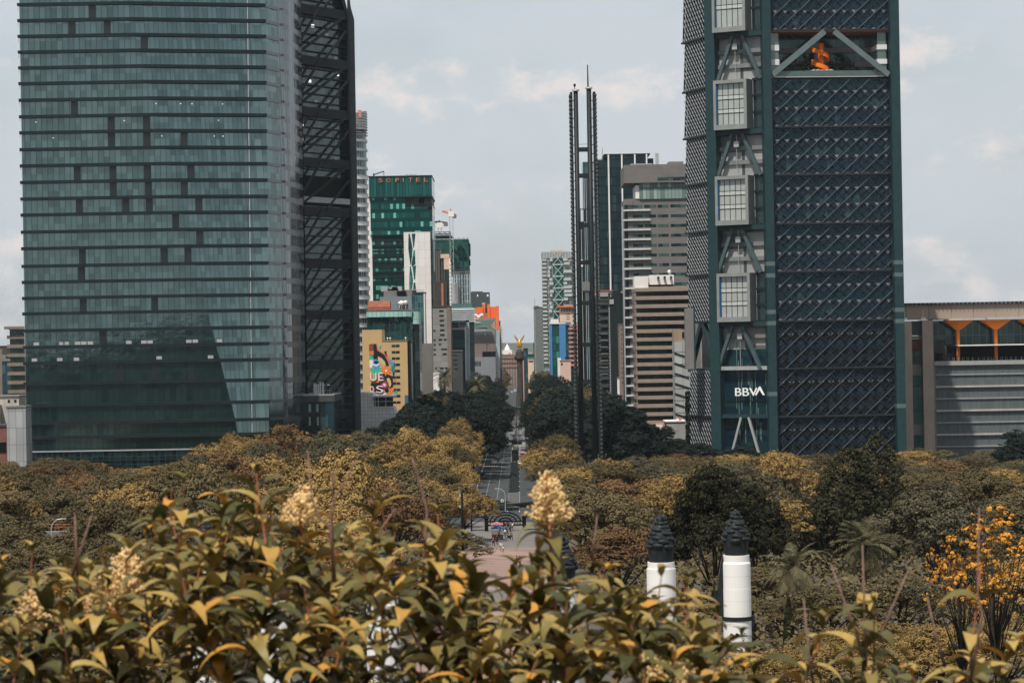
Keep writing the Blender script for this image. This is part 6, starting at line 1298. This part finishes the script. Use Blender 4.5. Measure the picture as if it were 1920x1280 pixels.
def twig(S, px, py, Y, length, lean, seed, pairs=6, scale=1.0):
    rr = random.Random(seed); tip = P(px, py, Y); d0 = Vector((lean + rr.uniform(-.2, .2), rr.uniform(-.35, .25), 1)).normalized(); base = tip - d0 * length + Vector((0, 0, -.02)); mid = (tip + base) / 2 + Vector((rr.uniform(-.012, .012), 0, 0)); l = S['loc']
    S['tw'].tube([mid - l, (mid + tip) / 2 - l, tip - l], [.0019, .0016, .0011], 5, False); S['old'].tube([base - l, (base + mid) / 2 - l, mid - l], [.003, .0025, .0019], 5, False)
    az = rr.uniform(0, 3.14)
    for k in range(pairs):
        t = k / max(1, pairs - 1); p = tip.lerp(base, t * .85); el = 1.2 - t * .5 + rr.uniform(-.2, .2)
        for s in (0, 1):
            a = az + s * math.pi + rr.uniform(-.35, .35); d = np.array([math.cos(a) * math.cos(el), math.sin(a) * math.cos(el), math.sin(el)])
            if rr.random() < .06: continue
            add_leaf(S, p, d, rr.uniform(-.5, .5), scale * (.62 + .45 * min(1, t * 2.2 + .2)) * rr.uniform(.85, 1.12), rr.randrange(5) if k else 5)
        az += math.pi / 2 + rr.uniform(-.25, .25)
rr = random.Random(31)
for layer, (dy0, dy1, n, Y0, Y1) in enumerate(((0, 14, 44, 5.1, 5.9), (22, 95, 76, 4.9, 5.9), (70, 180, 92, 4.8, 5.9), (160, 300, 104, 4.8, 6.0))):
    for k in range(n):
        px = -40 + 2000 * (k + rr.uniform(-.3, 1.3)) / n; dens = 1.0 if px < 1400 else .34
        if rr.random() > dens or (layer == 0 and 1400 < px < 1500): continue
        py = tp(px) + rr.uniform(dy0, dy1)
        if py > 1350 or any(a - 22 < px < c + 22 and (1060 if px < 900 else 900) < py < d_ for a, c, d_ in ((698, 736, 1165), (1212, 1262, 1110), (1350, 1406, 1190))): continue
        S = SH[0 if px < 760 else (1 if px < 1470 else 2)]; twig(S, px, py, rr.uniform(Y0, Y1), rr.uniform(.13, .22), rr.uniform(-.6, .6), 1000 * layer + k, rr.choice((5, 6, 7)), rr.uniform(.85, 1.12))
for (px, py) in ((345, 905), (480, 888), (715, 945), (820, 962), (1010, 985), (1345, 1150), (1110, 1075), (1240, 1080), (1840, 1055), (60, 1035), (250, 1075), (1620, 1085)):
    twig(SH[0 if px < 760 else (1 if px < 1470 else 2)], px, py, 5.3, .26, rr.uniform(-.15, .15), px, 4, 1.12)
def bare(S, pts, r0=.003):
    P3 = [P(x, y, 5.2) - S['loc'] for x, y in pts]; n = len(pts); MB().tube(P3, [r0 * (.35 + .65 * (i / (n - 1))) for i in range(n)], 6).build('bare_twig', m_bare, S['e'], smooth=True)
for S, pts in ((0, [(577, 845), (583, 926), (594, 962), (619, 991), (630, 1100)]), (0, [(665, 863), (650, 900), (629, 929), (621, 960), (625, 1090)]), (0, [(627, 880), (625, 925)]), (1, [(772, 858), (780, 880), (788, 909), (801, 958), (798, 1000), (790, 1120)]), (0, [(742, 952), (716, 990), (690, 1060)]), (0, [(172, 965), (158, 1010), (135, 1080)]), (0, [(140, 965), (146, 1080)]), (1, [(1307, 1108), (1300, 1150), (1265, 1180), (1230, 1260)]), (1, [(1221, 1200), (1240, 1235), (1235, 1280)]),
               (2, [(1557, 1055), (1590, 1145), (1605, 1180), (1625, 1270)]), (2, [(1617, 1020), (1620, 1115), (1624, 1250)]), (2, [(1836, 950), (1833, 1110), (1842, 1150), (1818, 1285)]), (2, [(1738, 1118), (1755, 1190), (1772, 1250)]), (2, [(1507, 1120), (1516, 1220), (1525, 1280)]), (2, [(1705, 1065), (1672, 1140), (1650, 1200)]), (1, [(1120, 965), (1110, 1050)])): bare(SH[S], pts)
PAN = []
MB_ = MB().ball((0, 0, 0), 1, 6, 4, 1.25); BV, BF = np.array(MB_.v), MB_.f
def panicle(S, px, py, hpx, wpx, seed, Y=5.25, lean=0.0):
    rr = random.Random(seed); top = P(px, py, Y); bot = P(px + lean, py + hpx, Y); l = S['loc']; k_ = Y / F; S = dict(S, bud=[], tw=MB()); PAN.append(S); S['tw'].tube([bot - l, top - l], [.003, .0015], 6)
    nt_ = 11
    for k in range(nt_):
        t = (k + .4) / nt_; c = top.lerp(bot, t); w = wpx * k_ * .5 * (t ** .8) * (1.15 - .3 * t) + .005
        for j in range(5 if t > .2 else 3):
            a = j * 1.2566 + k * .7 + rr.uniform(-.3, .3); e_ = c + Vector((math.cos(a), math.sin(a), .45)) * w * rr.uniform(.75, 1.1); S['tw'].tube([c - l, e_ - l], [.0011, .0007], 4, False)
            for q_ in range(max(2, int(w / .0052))):
                cc = c.lerp(e_, .25 + .8 * (q_ + rr.random() * .5) / max(2, int(w / .0052)))
                for z_ in range(3): S['bud'].append((np.array(cc - l) + np.array([rr.gauss(0, .0026), rr.gauss(0, .0026), rr.gauss(0, .0026)]), rr.uniform(.0014, .0025)))
panicle(SH[1], 1025, 884, 104, 100, 1, lean=8); panicle(SH[0], 235, 1030, 95, 110, 2); panicle(SH[0], 195, 1070, 90, 70, 3); panicle(SH[0], 55, 1108, 85, 90, 4); panicle(SH[0], 572, 915, 75, 85, 5, lean=-10); panicle(SH[1], 1215, 1225, 60, 90, 6, 5.0); panicle(SH[1], 1275, 1235, 60, 70, 7, 5.0)
for k, (px, py) in enumerate(((1030, 995), (1045, 1020), (1015, 1010), (1035, 1045))):
    S = SH[1]; p = P(1028, py, 5.25)
    for s in (0, 1): a = k * 1.57 + .3 + s * math.pi; add_leaf(S, p, np.array([math.cos(a) * .75, math.sin(a) * .75, .75]), 0, .95, 1)
SH[1]['tw'].tube([P(1030, 985, 5.25) - SH[1]['loc'], P(1036, 1075, 5.25) - SH[1]['loc'], P(1045, 1200, 5.25) - SH[1]['loc']], [.003, .0036, .004], 6)
for i, S in SH.items():
    me = np_mesh('foliage', np.concatenate(S['V']), np.concatenate(S['Q']), m_lf); me.polygons.foreach_set('use_smooth', [True] * len(me.polygons)); link('foliage', me, S['e'])
    rr = random.Random(i)
    for k in range(14):
        a = Vector((rr.uniform(-.75, .75) * (1 if i < 2 else .5), rr.uniform(-.3, .4), 3.75)); S['old'].tube([(0, 0, 0), (a.x * .5, a.y * .5, 2.2), tuple(a)], [.012, .008, .004], 6, False)
    for nm, m in (('tw', m_tw), ('old', m_tw2)):
        if S[nm].v: S[nm].build({'tw': 'young_twigs', 'old': 'branches'}[nm], m, S['e'], smooth=True)['kind'] = 'stuff'
for S in PAN:
    n = len(BV); V = np.concatenate([BV * r + c for c, r in S['bud']]); mb = MB(); mb.v = [tuple(v) for v in V]
    for k in range(len(S['bud'])): mb.f += [tuple(q + k * n for q in f) for f in BF]
    po = S['tw'].build('flower_panicle', m_tw, S['e']); mb.build('flower_buds', m_bud, po, smooth=True)
# ================================================================ golden angel column
gold = mat('gilded_bronze', (.75, .38, .05), .35, metal=.7, var=.1)
def body_mesh(name, joints, edges, radii, m, sub=1):
    me = bpy.data.meshes.new(name); me.from_pydata(joints, edges, []); o = bpy.data.objects.new(name, me); COL.objects.link(o)
    md = o.modifiers.new('skin', 'SKIN'); sv = me.skin_vertices[0].data
    for i, r in enumerate(radii): sv[i].radius = (r, r * (.8 if i in (1, 2, 3) else 1)); sv[i].use_root = (i == 0)
    o.modifiers.new('sub', 'SUBSURF').levels = sub
    dg = bpy.context.evaluated_depsgraph_get(); out = bpy.data.meshes.new_from_object(o.evaluated_get(dg)); bpy.data.objects.remove(o)
    out.materials.clear(); out.materials.append(m); out.polygons.foreach_set('use_smooth', [True] * len(out.polygons)); out.name = name; return out
def figure(kind):
    s = {'stand': 0, 'walk': .16, 'walk2': .24}[kind]
    J = [(0, 0, .95), (0, 0, 1.12), (0, .01, 1.32), (0, .01, 1.44), (0, -.01, 1.53), (0, -.02, 1.64), (0, -.01, 1.73),
         (-.1, 0, .9), (-.11, -s * .6, .5), (-.11, -s * .4, .09), (-.11, -s * .4 - .15, .03), (.1, 0, .9), (.11, s * .9, .5), (.11, s * 1.4, .12), (.11, s * 1.4 - .13, .04),
         (-.19, 0, 1.4), (-.25, s * .5, 1.12), (-.24, s * .3 - .08, .88), (-.24, s * .3 - .12, .8), (.19, 0, 1.4), (.25, -s * .5, 1.12), (.24, -s * .9 - .08, .9), (.24, -s * .9 - .13, .82)]
    E = [(0, 1), (1, 2), (2, 3), (3, 4), (4, 5), (5, 6), (0, 7), (7, 8), (8, 9), (9, 10), (0, 11), (11, 12), (12, 13), (13, 14), (3, 15), (15, 16), (16, 17), (17, 18), (3, 19), (19, 20), (20, 21), (21, 22)]
    Rd = [.15, .14, .16, .09, .055, .1, .07, .1, .065, .045, .035, .1, .065, .045, .035, .06, .045, .035, .03, .06, .045, .035, .03]
    return J, E, Rd
m_skin = mat('skin', (.32, .17, .11), .6); m_hair = mat('hair', (.015, .012, .01), .7)
BODY = {}
for kd in ('stand', 'walk', 'walk2'):
    J, E, Rd = figure(kd); bm_ = body_mesh('body', J, E, Rd, m_skin)
    up = [0, 1, 2, 3, 15, 16, 19, 20]; mp_ = {v: i for i, v in enumerate(up)}; se = [(mp_[a], mp_[c]) for a, c in E if a in mp_ and c in mp_]
    lo = [0, 7, 8, 9, 11, 12, 13]; ml = {v: i for i, v in enumerate(lo)}; le = [(ml[a], ml[c]) for a, c in E if a in ml and c in ml]
    BODY[kd] = (bm_, (([J[i] for i in up]), se, [Rd[i] * 1.16 for i in up]), ([J[i] for i in lo], le, [Rd[i] * 1.2 for i in lo]), MB().ball((0, .02, 1.71), .115, 10, 6, .9).mesh('hair', m_hair, True))
CL = {}
def cloth(kd, which, c):
    k = (kd, which, c)
    if k not in CL: g_ = BODY[kd][1 if which == 'shirt' else 2]; CL[k] = body_mesh(which, g_[0], g_[1], g_[2], mat('cloth_%s_%d' % (which, abs(hash(c)) % 9999), c, .85))
    return CL[k]
def person(x, y, kd, shirt, trousers, label, rz=0.0, s=1.0, z=.02):
    e = empty('person', (x, y, z), rz); e.scale = (s, s, s); tag(e, label, 'person', 'people on the walkway'); link('body', BODY[kd][0], e); link('shirt', cloth(kd, 'shirt', shirt), e); link('trousers', cloth(kd, 'trousers', trousers), e); link('hair', BODY[kd][3], e)
C_ = {'white': (.7, .7, .7), 'black': (.015, .015, .018), 'red': (.45, .05, .03), 'yellow': (.7, .5, .05), 'blue': (.05, .1, .25), 'grey': (.16, .16, .17), 'pink': (.6, .25, .25), 'jeans': (.04, .06, .11), 'green': (.05, .12, .08), 'beige': (.4, .33, .25)}
ppl = [(943, 998, 'walk', 'black', 'jeans', 'far under the gate, walking'), (952, 1009, 'stand', 'black', 'black', 'by a pushchair'), (947, 1008, 'walk2', 'white', 'jeans', 'left of the dark clothed pair before the gate'), (959, 1013, 'walk', 'grey', 'black', 'alone on the right side of the grey walkway'), (936, 1012, 'stand', 'black', 'jeans', 'at the left walkway edge'), (932, 1020, 'stand', 'black', 'black', 'standing in tree shade at the left edge'), (925, 1024, 'walk', 'red', 'black', 'leftmost of the group at the grey walkway'), (939.5, 1034, 'walk2', 'white', 'beige', 'where the grey walkway meets the brick plaza'), (943.5, 1035, 'stand', 'white', 'grey', 'small child beside the adult in white', .62),
       (969, 1062, 'stand', 'black', 'black', 'left of a couple on the brick plaza'), (974.5, 1063, 'walk', 'beige', 'jeans', 'right of a couple on the brick plaza'), (963.5, 1077, 'walk', 'yellow', 'black', 'alone on the brick plaza'), (966.5, 1077, 'stand', 'white', 'black', 'close behind the yellow shirt'), (881, 1080, 'stand', 'jeans', 'black', 'in the shade at the left of the plaza'), (886, 1081, 'walk', 'blue', 'jeans', 'second in the left plaza shade'), (895.5, 1097, 'walk2', 'black', 'black', 'at the plaza edge by the low steps'), (891, 1097, 'stand', 'red', 'black', 'beside the plaza edge walker'), (862, 1079, 'stand', 'white', 'jeans', 'left of the black lamp pole'),
       (953, 994, 'walk', 'white', 'grey', 'in the crowd under the gate arch, right'), (948, 993, 'stand', 'red', 'jeans', 'in the crowd under the gate arch, middle'), (944.5, 994.5, 'walk2', 'grey', 'jeans', 'left of middle under the gate'), (938, 996, 'stand', 'pink', 'black', 'by the pink stall under the gate'), (956.5, 999, 'walk', 'green', 'black', 'behind the crowd on the right'), (949.5, 1001, 'stand', 'blue', 'black', 'between the gate and the dark pair'), (961, 996, 'stand', 'white', 'jeans', 'rightmost under the gate arch')]
for i, q in enumerate(ppl):
    p = G(q[0], q[1]); person(p.x, p.y, q[2], C_[q[3]], C_[q[4]], 'person in %s shirt and %s trousers %s' % (q[3], 'dark' if q[4] in ('black', 'jeans') else q[4], q[5]), i * 1.9, q[6] if len(q) > 6 else 1.0)
p = G(953.5, 1010); pc = empty('pushchair', (p.x, p.y, .02)); tag(pc, 'dark pushchair beside the black clothed person before the gate', 'pushchair'); mb = MB()
mb.plate([(-.25, .5), (.3, .45), (.35, .6), (-.1, .65), (-.3, 1.0), (-.4, 1.0)], -.22, .22); mb.build('seat', C_ and mat('cloth_black_seat', (.02, .02, .022), .8), pc)
for sx in (-.3, .3):
    for sy in (-.22, .22): MB().tube([(sx, sy - .02, .12), (sx, sy + .02, .12)], .12, 10).build('wheel', black, pc)
MB().beam((-.4, 0, 1.0), (.3, 0, .12), .04, .4).beam((-.3, 0, .12), (.2, 0, .5), .04, .4).build('frame', steel_l, pc)
for px, py, c, lab in ((932, 996, (.6, .25, .25), 'small pink sunshade stall at the left under the gate'), (933, 1003, (.05, .2, .5), 'small blue awning stall just below the pink one')):
    p = G(px, py + 8); e = empty('market_stall', (p.x, p.y, 0)); tag(e, lab, 'stall'); MB().box(-1.1, 1.1, -.8, .8, 2.0, 2.12).plate([(-1.15, 2.1), (1.15, 2.1), (0, 2.6)], -.85, .85).build('awning', mat('awning_%d' % int(px), c, .8), e); MB().box(-1, 1, -.6, .6, .05, .9).build('counter', beige_d, e)
    for sx in (-1, 1): MB().box(sx - .03, sx + .03, -.7, -.64, 0, 2).build('post', steel_l, e)
# Angel
def angel():
    d = 1250; p = P(975, 700, d); e = empty('statue_column', (p.x, d, 0)); tag(e, 'tall dark stone column with a golden winged statue on top, far down the avenue', 'monument')
    zt = P(973, 664, d).z; m = mat('column_stone', (.05, .05, .048), .8, var=.2, scale=.6)
    MB().lathe([(9, 0), (9, .6), (8, .6), (8, 1.4), (6.4, 1.4), (6.4, 2.6)], 0, 0, 24).build('steps', m_pave, e); MB().lathe([(4.6, 2.6), (4.6, 3.2), (3.6, 3.4), (3.6, 6.2), (4.0, 6.4), (3.9, 6.9), (2.2, 7.2)], 0, 0, 16).build('pedestal', m, e)
    MB().lathe([(1.5, 7.2), (1.4, zt * .5), (1.3, zt - 3.2)], 0, 0, 20).build('shaft', m, e, smooth=True); MB().lathe([(1.45, zt - 3.2), (2.1, zt - 2.4), (2.5, zt - 1.8), (2.5, zt - .9), (1.9, zt - .8), (1.9, zt + 1.2), (1.5, zt + 1.5), (1.2, zt + 2.2), (.5, zt + 2.4)], 0, 0, 16).build('capital', m, e)
    J, E, Rd = figure('walk'); s = 2.6; J = [(x * s, y_ * s, z * s) for x, y_, z in J]; Rd = [r * s * 1.15 for r in Rd]; J[19] = (.19 * s, 0, 1.42 * s); J[20] = (.42 * s, -.1 * s, 1.6 * s); J[21] = (.62 * s, -.15 * s, 1.82 * s); J[22] = (.66 * s, -.15 * s, 1.9 * s)
    st = link('gilded_figure', body_mesh('gilded_figure', J, E, Rd, gold), e, (0, 0, zt + 2.3)); MB().lathe([(.9, zt + 3.0), (1.25, zt + 4.0), (.75, zt + 6.2), (.5, zt + 6.6)], 0, 0, 12).build('robe', gold, e, smooth=True)
    for sg in (-1, 1):
        MB().plate([(sg * .2, zt + 6.4), (sg * .9, zt + 7.3), (sg * 1.9, zt + 8.7), (sg * 2.5, zt + 9.3), (sg * 2.3, zt + 8.2), (sg * 1.7, zt + 7.0), (sg * 1.2, zt + 6.2), (sg * .4, zt + 5.4)], .3, .6).build('wing', gold, e)
angel()
# fountain
def fountain():
    pt = G(969, 836); d = pt.y; e = empty('fountain', (pt.x, d, 0)); tag(e, 'round fountain with pale basin wall, dark bowl, bronze figure and white spray in the avenue', 'fountain'); m = mat('fountain_stone', (.42, .41, .39), .8, var=.15); dk = mat('fountain_bronze', (.02, .03, .032), .5)
    MB().lathe([(9.2, 0), (9.2, .9), (8.7, .9), (8.7, .3)], 0, 0, 40).build('basin_wall', m, e); MB().lathe([(8.7, .55), (0, .56)], 0, 0, 32).build('water', mat('basin_water', (.25, .28, .28), .15, ior=1.33), e)
    MB().lathe([(2.0, .5), (1.7, 1.4), (3.2, 2.0), (3.2, 2.3), (1.4, 2.2), (1.2, 3.4), (2.4, 4.0), (2.5, 4.3), (.7, 4.2), (.6, 5.6), (.3, 5.7)], 0, 0, 20).build('bowls', dk, e)
    o = link('bronze_figure', BODY['walk2'][0], e, (0, 0, 5.6)); o.scale = (1.5, 1.5, 1.5); o.data = BODY['walk2'][0].copy(); o.data.materials[0] = dk
    rg = np.random.RandomState(1); n = 9000; k = rg.uniform(0, 1, n); a = rg.uniform(0, 6.28, n); r = 1.2 + 3.0 * rg.uniform(0, 1, n) ** .7; z = .7 + (1 - ((r - 2.6) / 2.2) ** 2).clip(0) * 5.5 * rg.uniform(.25, 1, n); Pp = np.stack([r * np.cos(a), r * np.sin(a) * .9, z], 1); V, Q = quads(Pp, rg.normal(size=(n, 3)) / 1.7, .05, rg); link('water_spray', np_mesh('water_spray', V, Q, mat('spray_white', (.8, .82, .82), .4)), e)
fountain()
q0 = G(965, 800).y; strip('crossing', -14, 16, q0 - 3, q0 + 14, .02, mat('pinkish_crossing', (.2, .15, .13), .9)); q1 = G(965, 784).y; strip('crossing', -14, 16, q1 - 4, q1 + 12, .024, mat('pinkish_crossing', (.2, .15, .13)))
# cars
m_tyre = mat('tyre', (.012, .012, .012), .85); m_cg = mat('car_glass', (.012, .016, .018), .08, ior=1.8); m_hl = mat('headlight_lens', (.7, .7, .68), .15); m_tl = mat('tail_light_lens', (.4, .02, .015), .25)
CAR = {}
def car(px, py, col, label, back=False, van=False, coord=None):
    p = G(px, py) if coord is None else Vector(coord); key = (tuple(col), van); e = empty('van' if van else 'car', (p.x, p.y, .02), math.atan(-AX) + (math.pi if back else 0)); tag(e, label, 'van' if van else 'car'); m = mat('car_paint_%d' % (abs(hash(tuple(col))) % 99999), tuple(col), .28, metal=.1, var=.03)
    if key not in CAR:                                     # front of the car looks towards -y
        hw, h1, h2 = .86, .78, (1.42 if not van else 1.85); L_ = 2.15; sec = [(-L_, .3, .55, .80), (-L_ * .97, .25, .72, .85), (-1.0, .22, .86, .88), (-.35, .22, .92, .88), (1.3, .22, .95, .88), (L_ * .97, .25, .93, .86), (L_, .34, .7, .8)]; mb = MB(); R_ = []
        for y_, z0, z1, w in sec:
            n = len(mb.v); mb.v += [(-w, y_, z0), (-w, y_, z1 * .82), (-w * .94, y_, z1), (w * .94, y_, z1), (w, y_, z1 * .82), (w, y_, z0)]; R_.append(n)
        for a, c in zip(R_, R_[1:]):
            for k in range(6): j = (k + 1) % 6; mb.f.append((a + k, c + k, c + j, a + j))
        mb.f.append(tuple(R_[0] + k for k in range(6))); mb.f.append(tuple(R_[-1] + k for k in reversed(range(6)))); body = mb.mesh('body', m, True)
        r0, r1, f0, f1 = (.0 if not van else -.9), (1.15 if not van else 1.9), (-.85 if not van else -1.5), (1.85 if not van else 2.05); cab = MB(); zb = .9; cab.v += [(-.8, f0, zb), (.8, f0, zb), (.8, f1, zb), (-.8, f1, zb), (-.64, r0, h2), (.64, r0, h2), (.64, r1, h2), (-.64, r1, h2)]; cab.f += [(0, 1, 5, 4), (1, 2, 6, 5), (2, 3, 7, 6), (3, 0, 4, 7)]
        CAR[key] = (body, cab.mesh('windows', m_cg), MB().box(-.65, .65, r0 - .03, r1 + .03, h2 - .03, h2 + .04).beam((-.8, f0, zb), (-.64, r0, h2), .07).beam((.8, f0, zb), (.64, r0, h2), .07).beam((-.8, f1, zb), (-.64, r1, h2), .07).beam((.8, f1, zb), (.64, r1, h2), .07).mesh('roof', m), MB().tube([(-.12, 0, 0), (.12, 0, 0)], .32, 14).mesh('wheel', m_tyre), MB().box(-.16, .16, -.03, .03, -.07, .08).mesh('headlight', m_hl), MB().box(-.13, .13, -.03, .03, -.08, .1).mesh('tail_light', m_tl))
    bd, wn, rf, wh, hl, tl_ = CAR[key]; link('body', bd, e); link('windows', wn, e); link('roof', rf, e)
    for sx in (-.8, .8):
        for sy in (-1.35, 1.3): link('wheel', wh, e, (sx, sy, .32))
        link('headlight', hl, e, (sx * .8, -2.13, .62)); link('tail_light', tl_, e, (sx * .84, 2.12, .74))
WH, SI, DK, RD = (.72, .72, .72), (.4, .48, .48), (.03, .04, .045), (.35, .05, .04)
car(926, 871, WH, 'white car in the left lane before the planter, beside the silver one'); car(941.5, 871, SI, 'pale silver car right of the white car before the planter'); car(932, 861, DK, 'dark car just behind the white and silver pair'); car(904, 897, (.06, .07, .08), 'dark car half hidden by trees at the left kerb'); car(956, 799, WH, 'white car beyond the fountain, left carriageway'); car(958, 786, DK, 'black car crossing beyond the white car past the fountain')
car(980, 799, WH, 'white car right of the fountain spray', True); car(987, 798, RD, 'red car far right beyond the fountain', True); car(980, 851, (.5, .3, .28), 'pale pink van leaving on the right carriageway', True, True); car(988, 852, SI, 'silver car at the right kerb by the fountain', True); car(977, 862, RD, 'red car right of the hedge planter', True); car(976, 872, WH, 'white car right of the planter end, nearest on the right', True); car(984, 868, DK, 'dark car overlapped by the golden tree on the right', True)
rr = random.Random(17)
for k in range(26):
    y_ = 1290 + k * 34 + rr.uniform(-8, 8); o_ = rr.choice((-8, -5, -2.8, 3, 6, 9)); c_ = rr.choice((WH, WH, SI, DK, RD)); n_ = {WH: 'white', SI: 'silver', DK: 'dark', RD: 'red'}[c_]
    a_ = av(o_, y_); car(0, 0, c_, 'tiny %s car in the distant traffic beside the statue column' % n_, o_ > 0, False, (a_[0], a_[1], 0)); [o for o in COL.objects if o.type == 'EMPTY'][-1]['group'] = '%s cars in the distant traffic' % n_
# lamps and poles
def lamp(px, pyb, pyt, d, arm, label, m=steel_l, r=.1, sign_=False):
    p = P(px, pyt, d); e = empty('street_lamp', (p.x, d, 0)); tag(e, label, 'street lamp'); z = p.z; MB().tube([(0, 0, 0), (0, 0, z - 1.3)], [r * 1.3, r], 8).build('pole', m, e)
    MB().tube([(0, 0, z - 1.3), (arm * .12, 0, z - .7), (arm * .45, 0, z - .15), (arm, 0, z)], [r, r * .9, r * .8, r * .7], 7).build('arm', m, e); MB().box(arm - .3, arm + .35, -.14, .14, z - .12, z + .06).build('lamp_head', m, e)
    if sign_: s_ = MB().tube([(-.62, -.05, z - 2.6), (-.62, .05, z - 2.6)], .34, 16).build('round_sign', white, e); MB().tube([(-.62, -.07, z - 2.6), (-.62, -.06, z - 2.6)], .2, 14).build('sign_ring', conc, s_); MB().beam((-.62, 0, z - 2.6), (0, 0, z - 2.6), .05).build('bracket', m, e)
lamp(947, 985, 915, 560, -1.9, 'pale curved street lamp with a small round sign above the gate arch', sign_=True); lamp(970, 840, 790, 900, .2, 'thin straight lamp pole in front of the fountain'); lamp(968, 800, 735, 1080, .6, 'thin dark lamp pole left of two beyond the fountain', steel_d); lamp(977, 800, 748, 1060, -.3, 'thin dark lamp pole right of two beyond the fountain', steel_d, .16); lamp(96, 1010, 972, 400, 1.9, 'white curved street lamp by the orange railing at the left'); lamp(143, 1010, 983, 402, 1.5, 'smaller white street lamp arm right of the first by the orange railing')
p = P(866, 921, 402); e = empty('lamp_pole', (p.x, 402, 0)); tag(e, 'tall plain black pole with two small lamps left of the brick plaza', 'pole'); MB().tube([(0, 0, 0), (0, 0, p.z)], [.24, .17], 12).build('shaft', black, e, smooth=True)
for dz in (.4, 2.1): MB().box(-.45, -.17, -.12, .12, p.z - dz - .35, p.z - dz).build('floodlight', steel_l, e)
# gate
def gate():
    d = 508; a, c = P(912, 980, d).x, P(983, 980, d).x; x = (a + c) / 2; w = (c - a) / 2; e = empty('park_gate', (x, d, 0)); tag(e, 'black iron arch gate with lattice beam at the end of the walkway', 'gate'); z0, z1, zt = P(948, 984, d).z, P(948, 977, d).z, P(948, 960, d).z; m = black
    for s in (-1, 1): MB().box(s * w - .35, s * w + .35, -.35, .35, 0, z1 + .5).build('post', m, e); MB().lathe([(.45, z1 + .5), (.5, z1 + .7), (.2, z1 + 1.1), (0, z1 + 1.2)], s * w, 0, 10).build('post_cap', m, e)
    mb = MB(); mb.box(-w, w, -.15, .15, z0 - .12, z0 + .12).box(-w, w, -.15, .15, z1 - .12, z1 + .12); n = 14
    for k in range(n): xa, xb = -w + 2 * w * k / n, -w + 2 * w * (k + 1) / n; mb.beam((xa, 0, z0), (xb, 0, z1), .08).beam((xa, 0, z1), (xb, 0, z0), .08)
    mb.build('lattice_beam', m, e); mb = MB()
    for rf in (1.0, .72, .4):
        pts = [(w * .8 * rf * math.cos(math.pi * k / 16), 0, z1 + (zt - z1) * rf * math.sin(math.pi * k / 16)) for k in range(17)]; mb.tube(pts, .13, 6)
    for k in range(1, 8): t = math.pi * k / 8; mb.beam((0, 0, z1), (w * .8 * math.cos(t), 0, z1 + (zt - z1) * math.sin(t)), .09)
    mb.build('arch', m, e)
    for s in (-1, 1): MB().box(s * (w + .4), s * (w + 3), -.08, .08, 2.6, 2.8).box(s * (w + .4), s * (w + 3), -.08, .08, .2, .35).box(*(sorted((s * (w + 2.7), s * (w + 3)))), -.1, .1, 0, 3).build('side_railing', m, e)
gate()
# footbridge with orange railing, white pavilion roof
p0, p1 = P(45, 983, 430), P(172, 981, 430); e = empty('footbridge', (p0.x, 430, 0)); tag(e, 'concrete footbridge with an orange railing between the trees at the left', 'bridge'); L_ = p1.x - p0.x; z = p0.z
MB().box(0, L_, 0, 3, z - 2.0, z - 1.3).build('deck', conc, e); mb = MB(); mb.box(0, L_, 0, .08, z - .1, z).box(0, L_, 0, .08, z - .6, z - .52)
k = 0
while k < L_: mb.box(k, k + .08, 0, .08, z - 1.3, z); k += 1.1
mb.build('railing', mat('railing_orange', (.45, .14, .05), .6), e)
for f in (.2, .8): MB().box(L_ * f - .3, L_ * f + .3, 1, 2, 0, z - 2).build('pier', conc, e)
p = P(545, 874, 545); e = empty('pavilion', (p.x, 545, 0)); tag(e, 'white domed pavilion roof showing among the trees left of centre', 'pavilion'); MB().lathe([(2.3, p.z - 1.3), (2.3, p.z - 1.1), (1.9, p.z - .5), (1.0, p.z - .1), (0, p.z)], 0, 0, 20).build('roof', white, e, smooth=True)
for k in range(6): a_ = k * 1.047; MB().tube([(2 * math.cos(a_), 2 * math.sin(a_), 0), (2 * math.cos(a_), 2 * math.sin(a_), p.z - 1.2)], .12, 6).build('post', white, e)
# white stone base right at lower left trees
# ================================================================ haze
hz = MB().box(-2500, 2500, -600, 9000, -1.5, 330).build('haze', None); tag(hz, 'thin grey blue city haze', 'haze', kind='stuff')
hm = bpy.data.materials.new('haze'); hm.use_nodes = True; nt = hm.node_tree; nt.nodes.remove(nt.nodes['Principled BSDF']); pv = nt.nodes.new('ShaderNodeVolumePrincipled'); pv.inputs['Color'].default_value = (.8, .88, .95, 1); pv.inputs['Density'].default_value = 0.00003; pv.inputs['Anisotropy'].default_value = .2
nt.links.new(pv.outputs[0], nt.nodes['Material Output'].inputs['Volume']); hz.data.materials.append(hm)
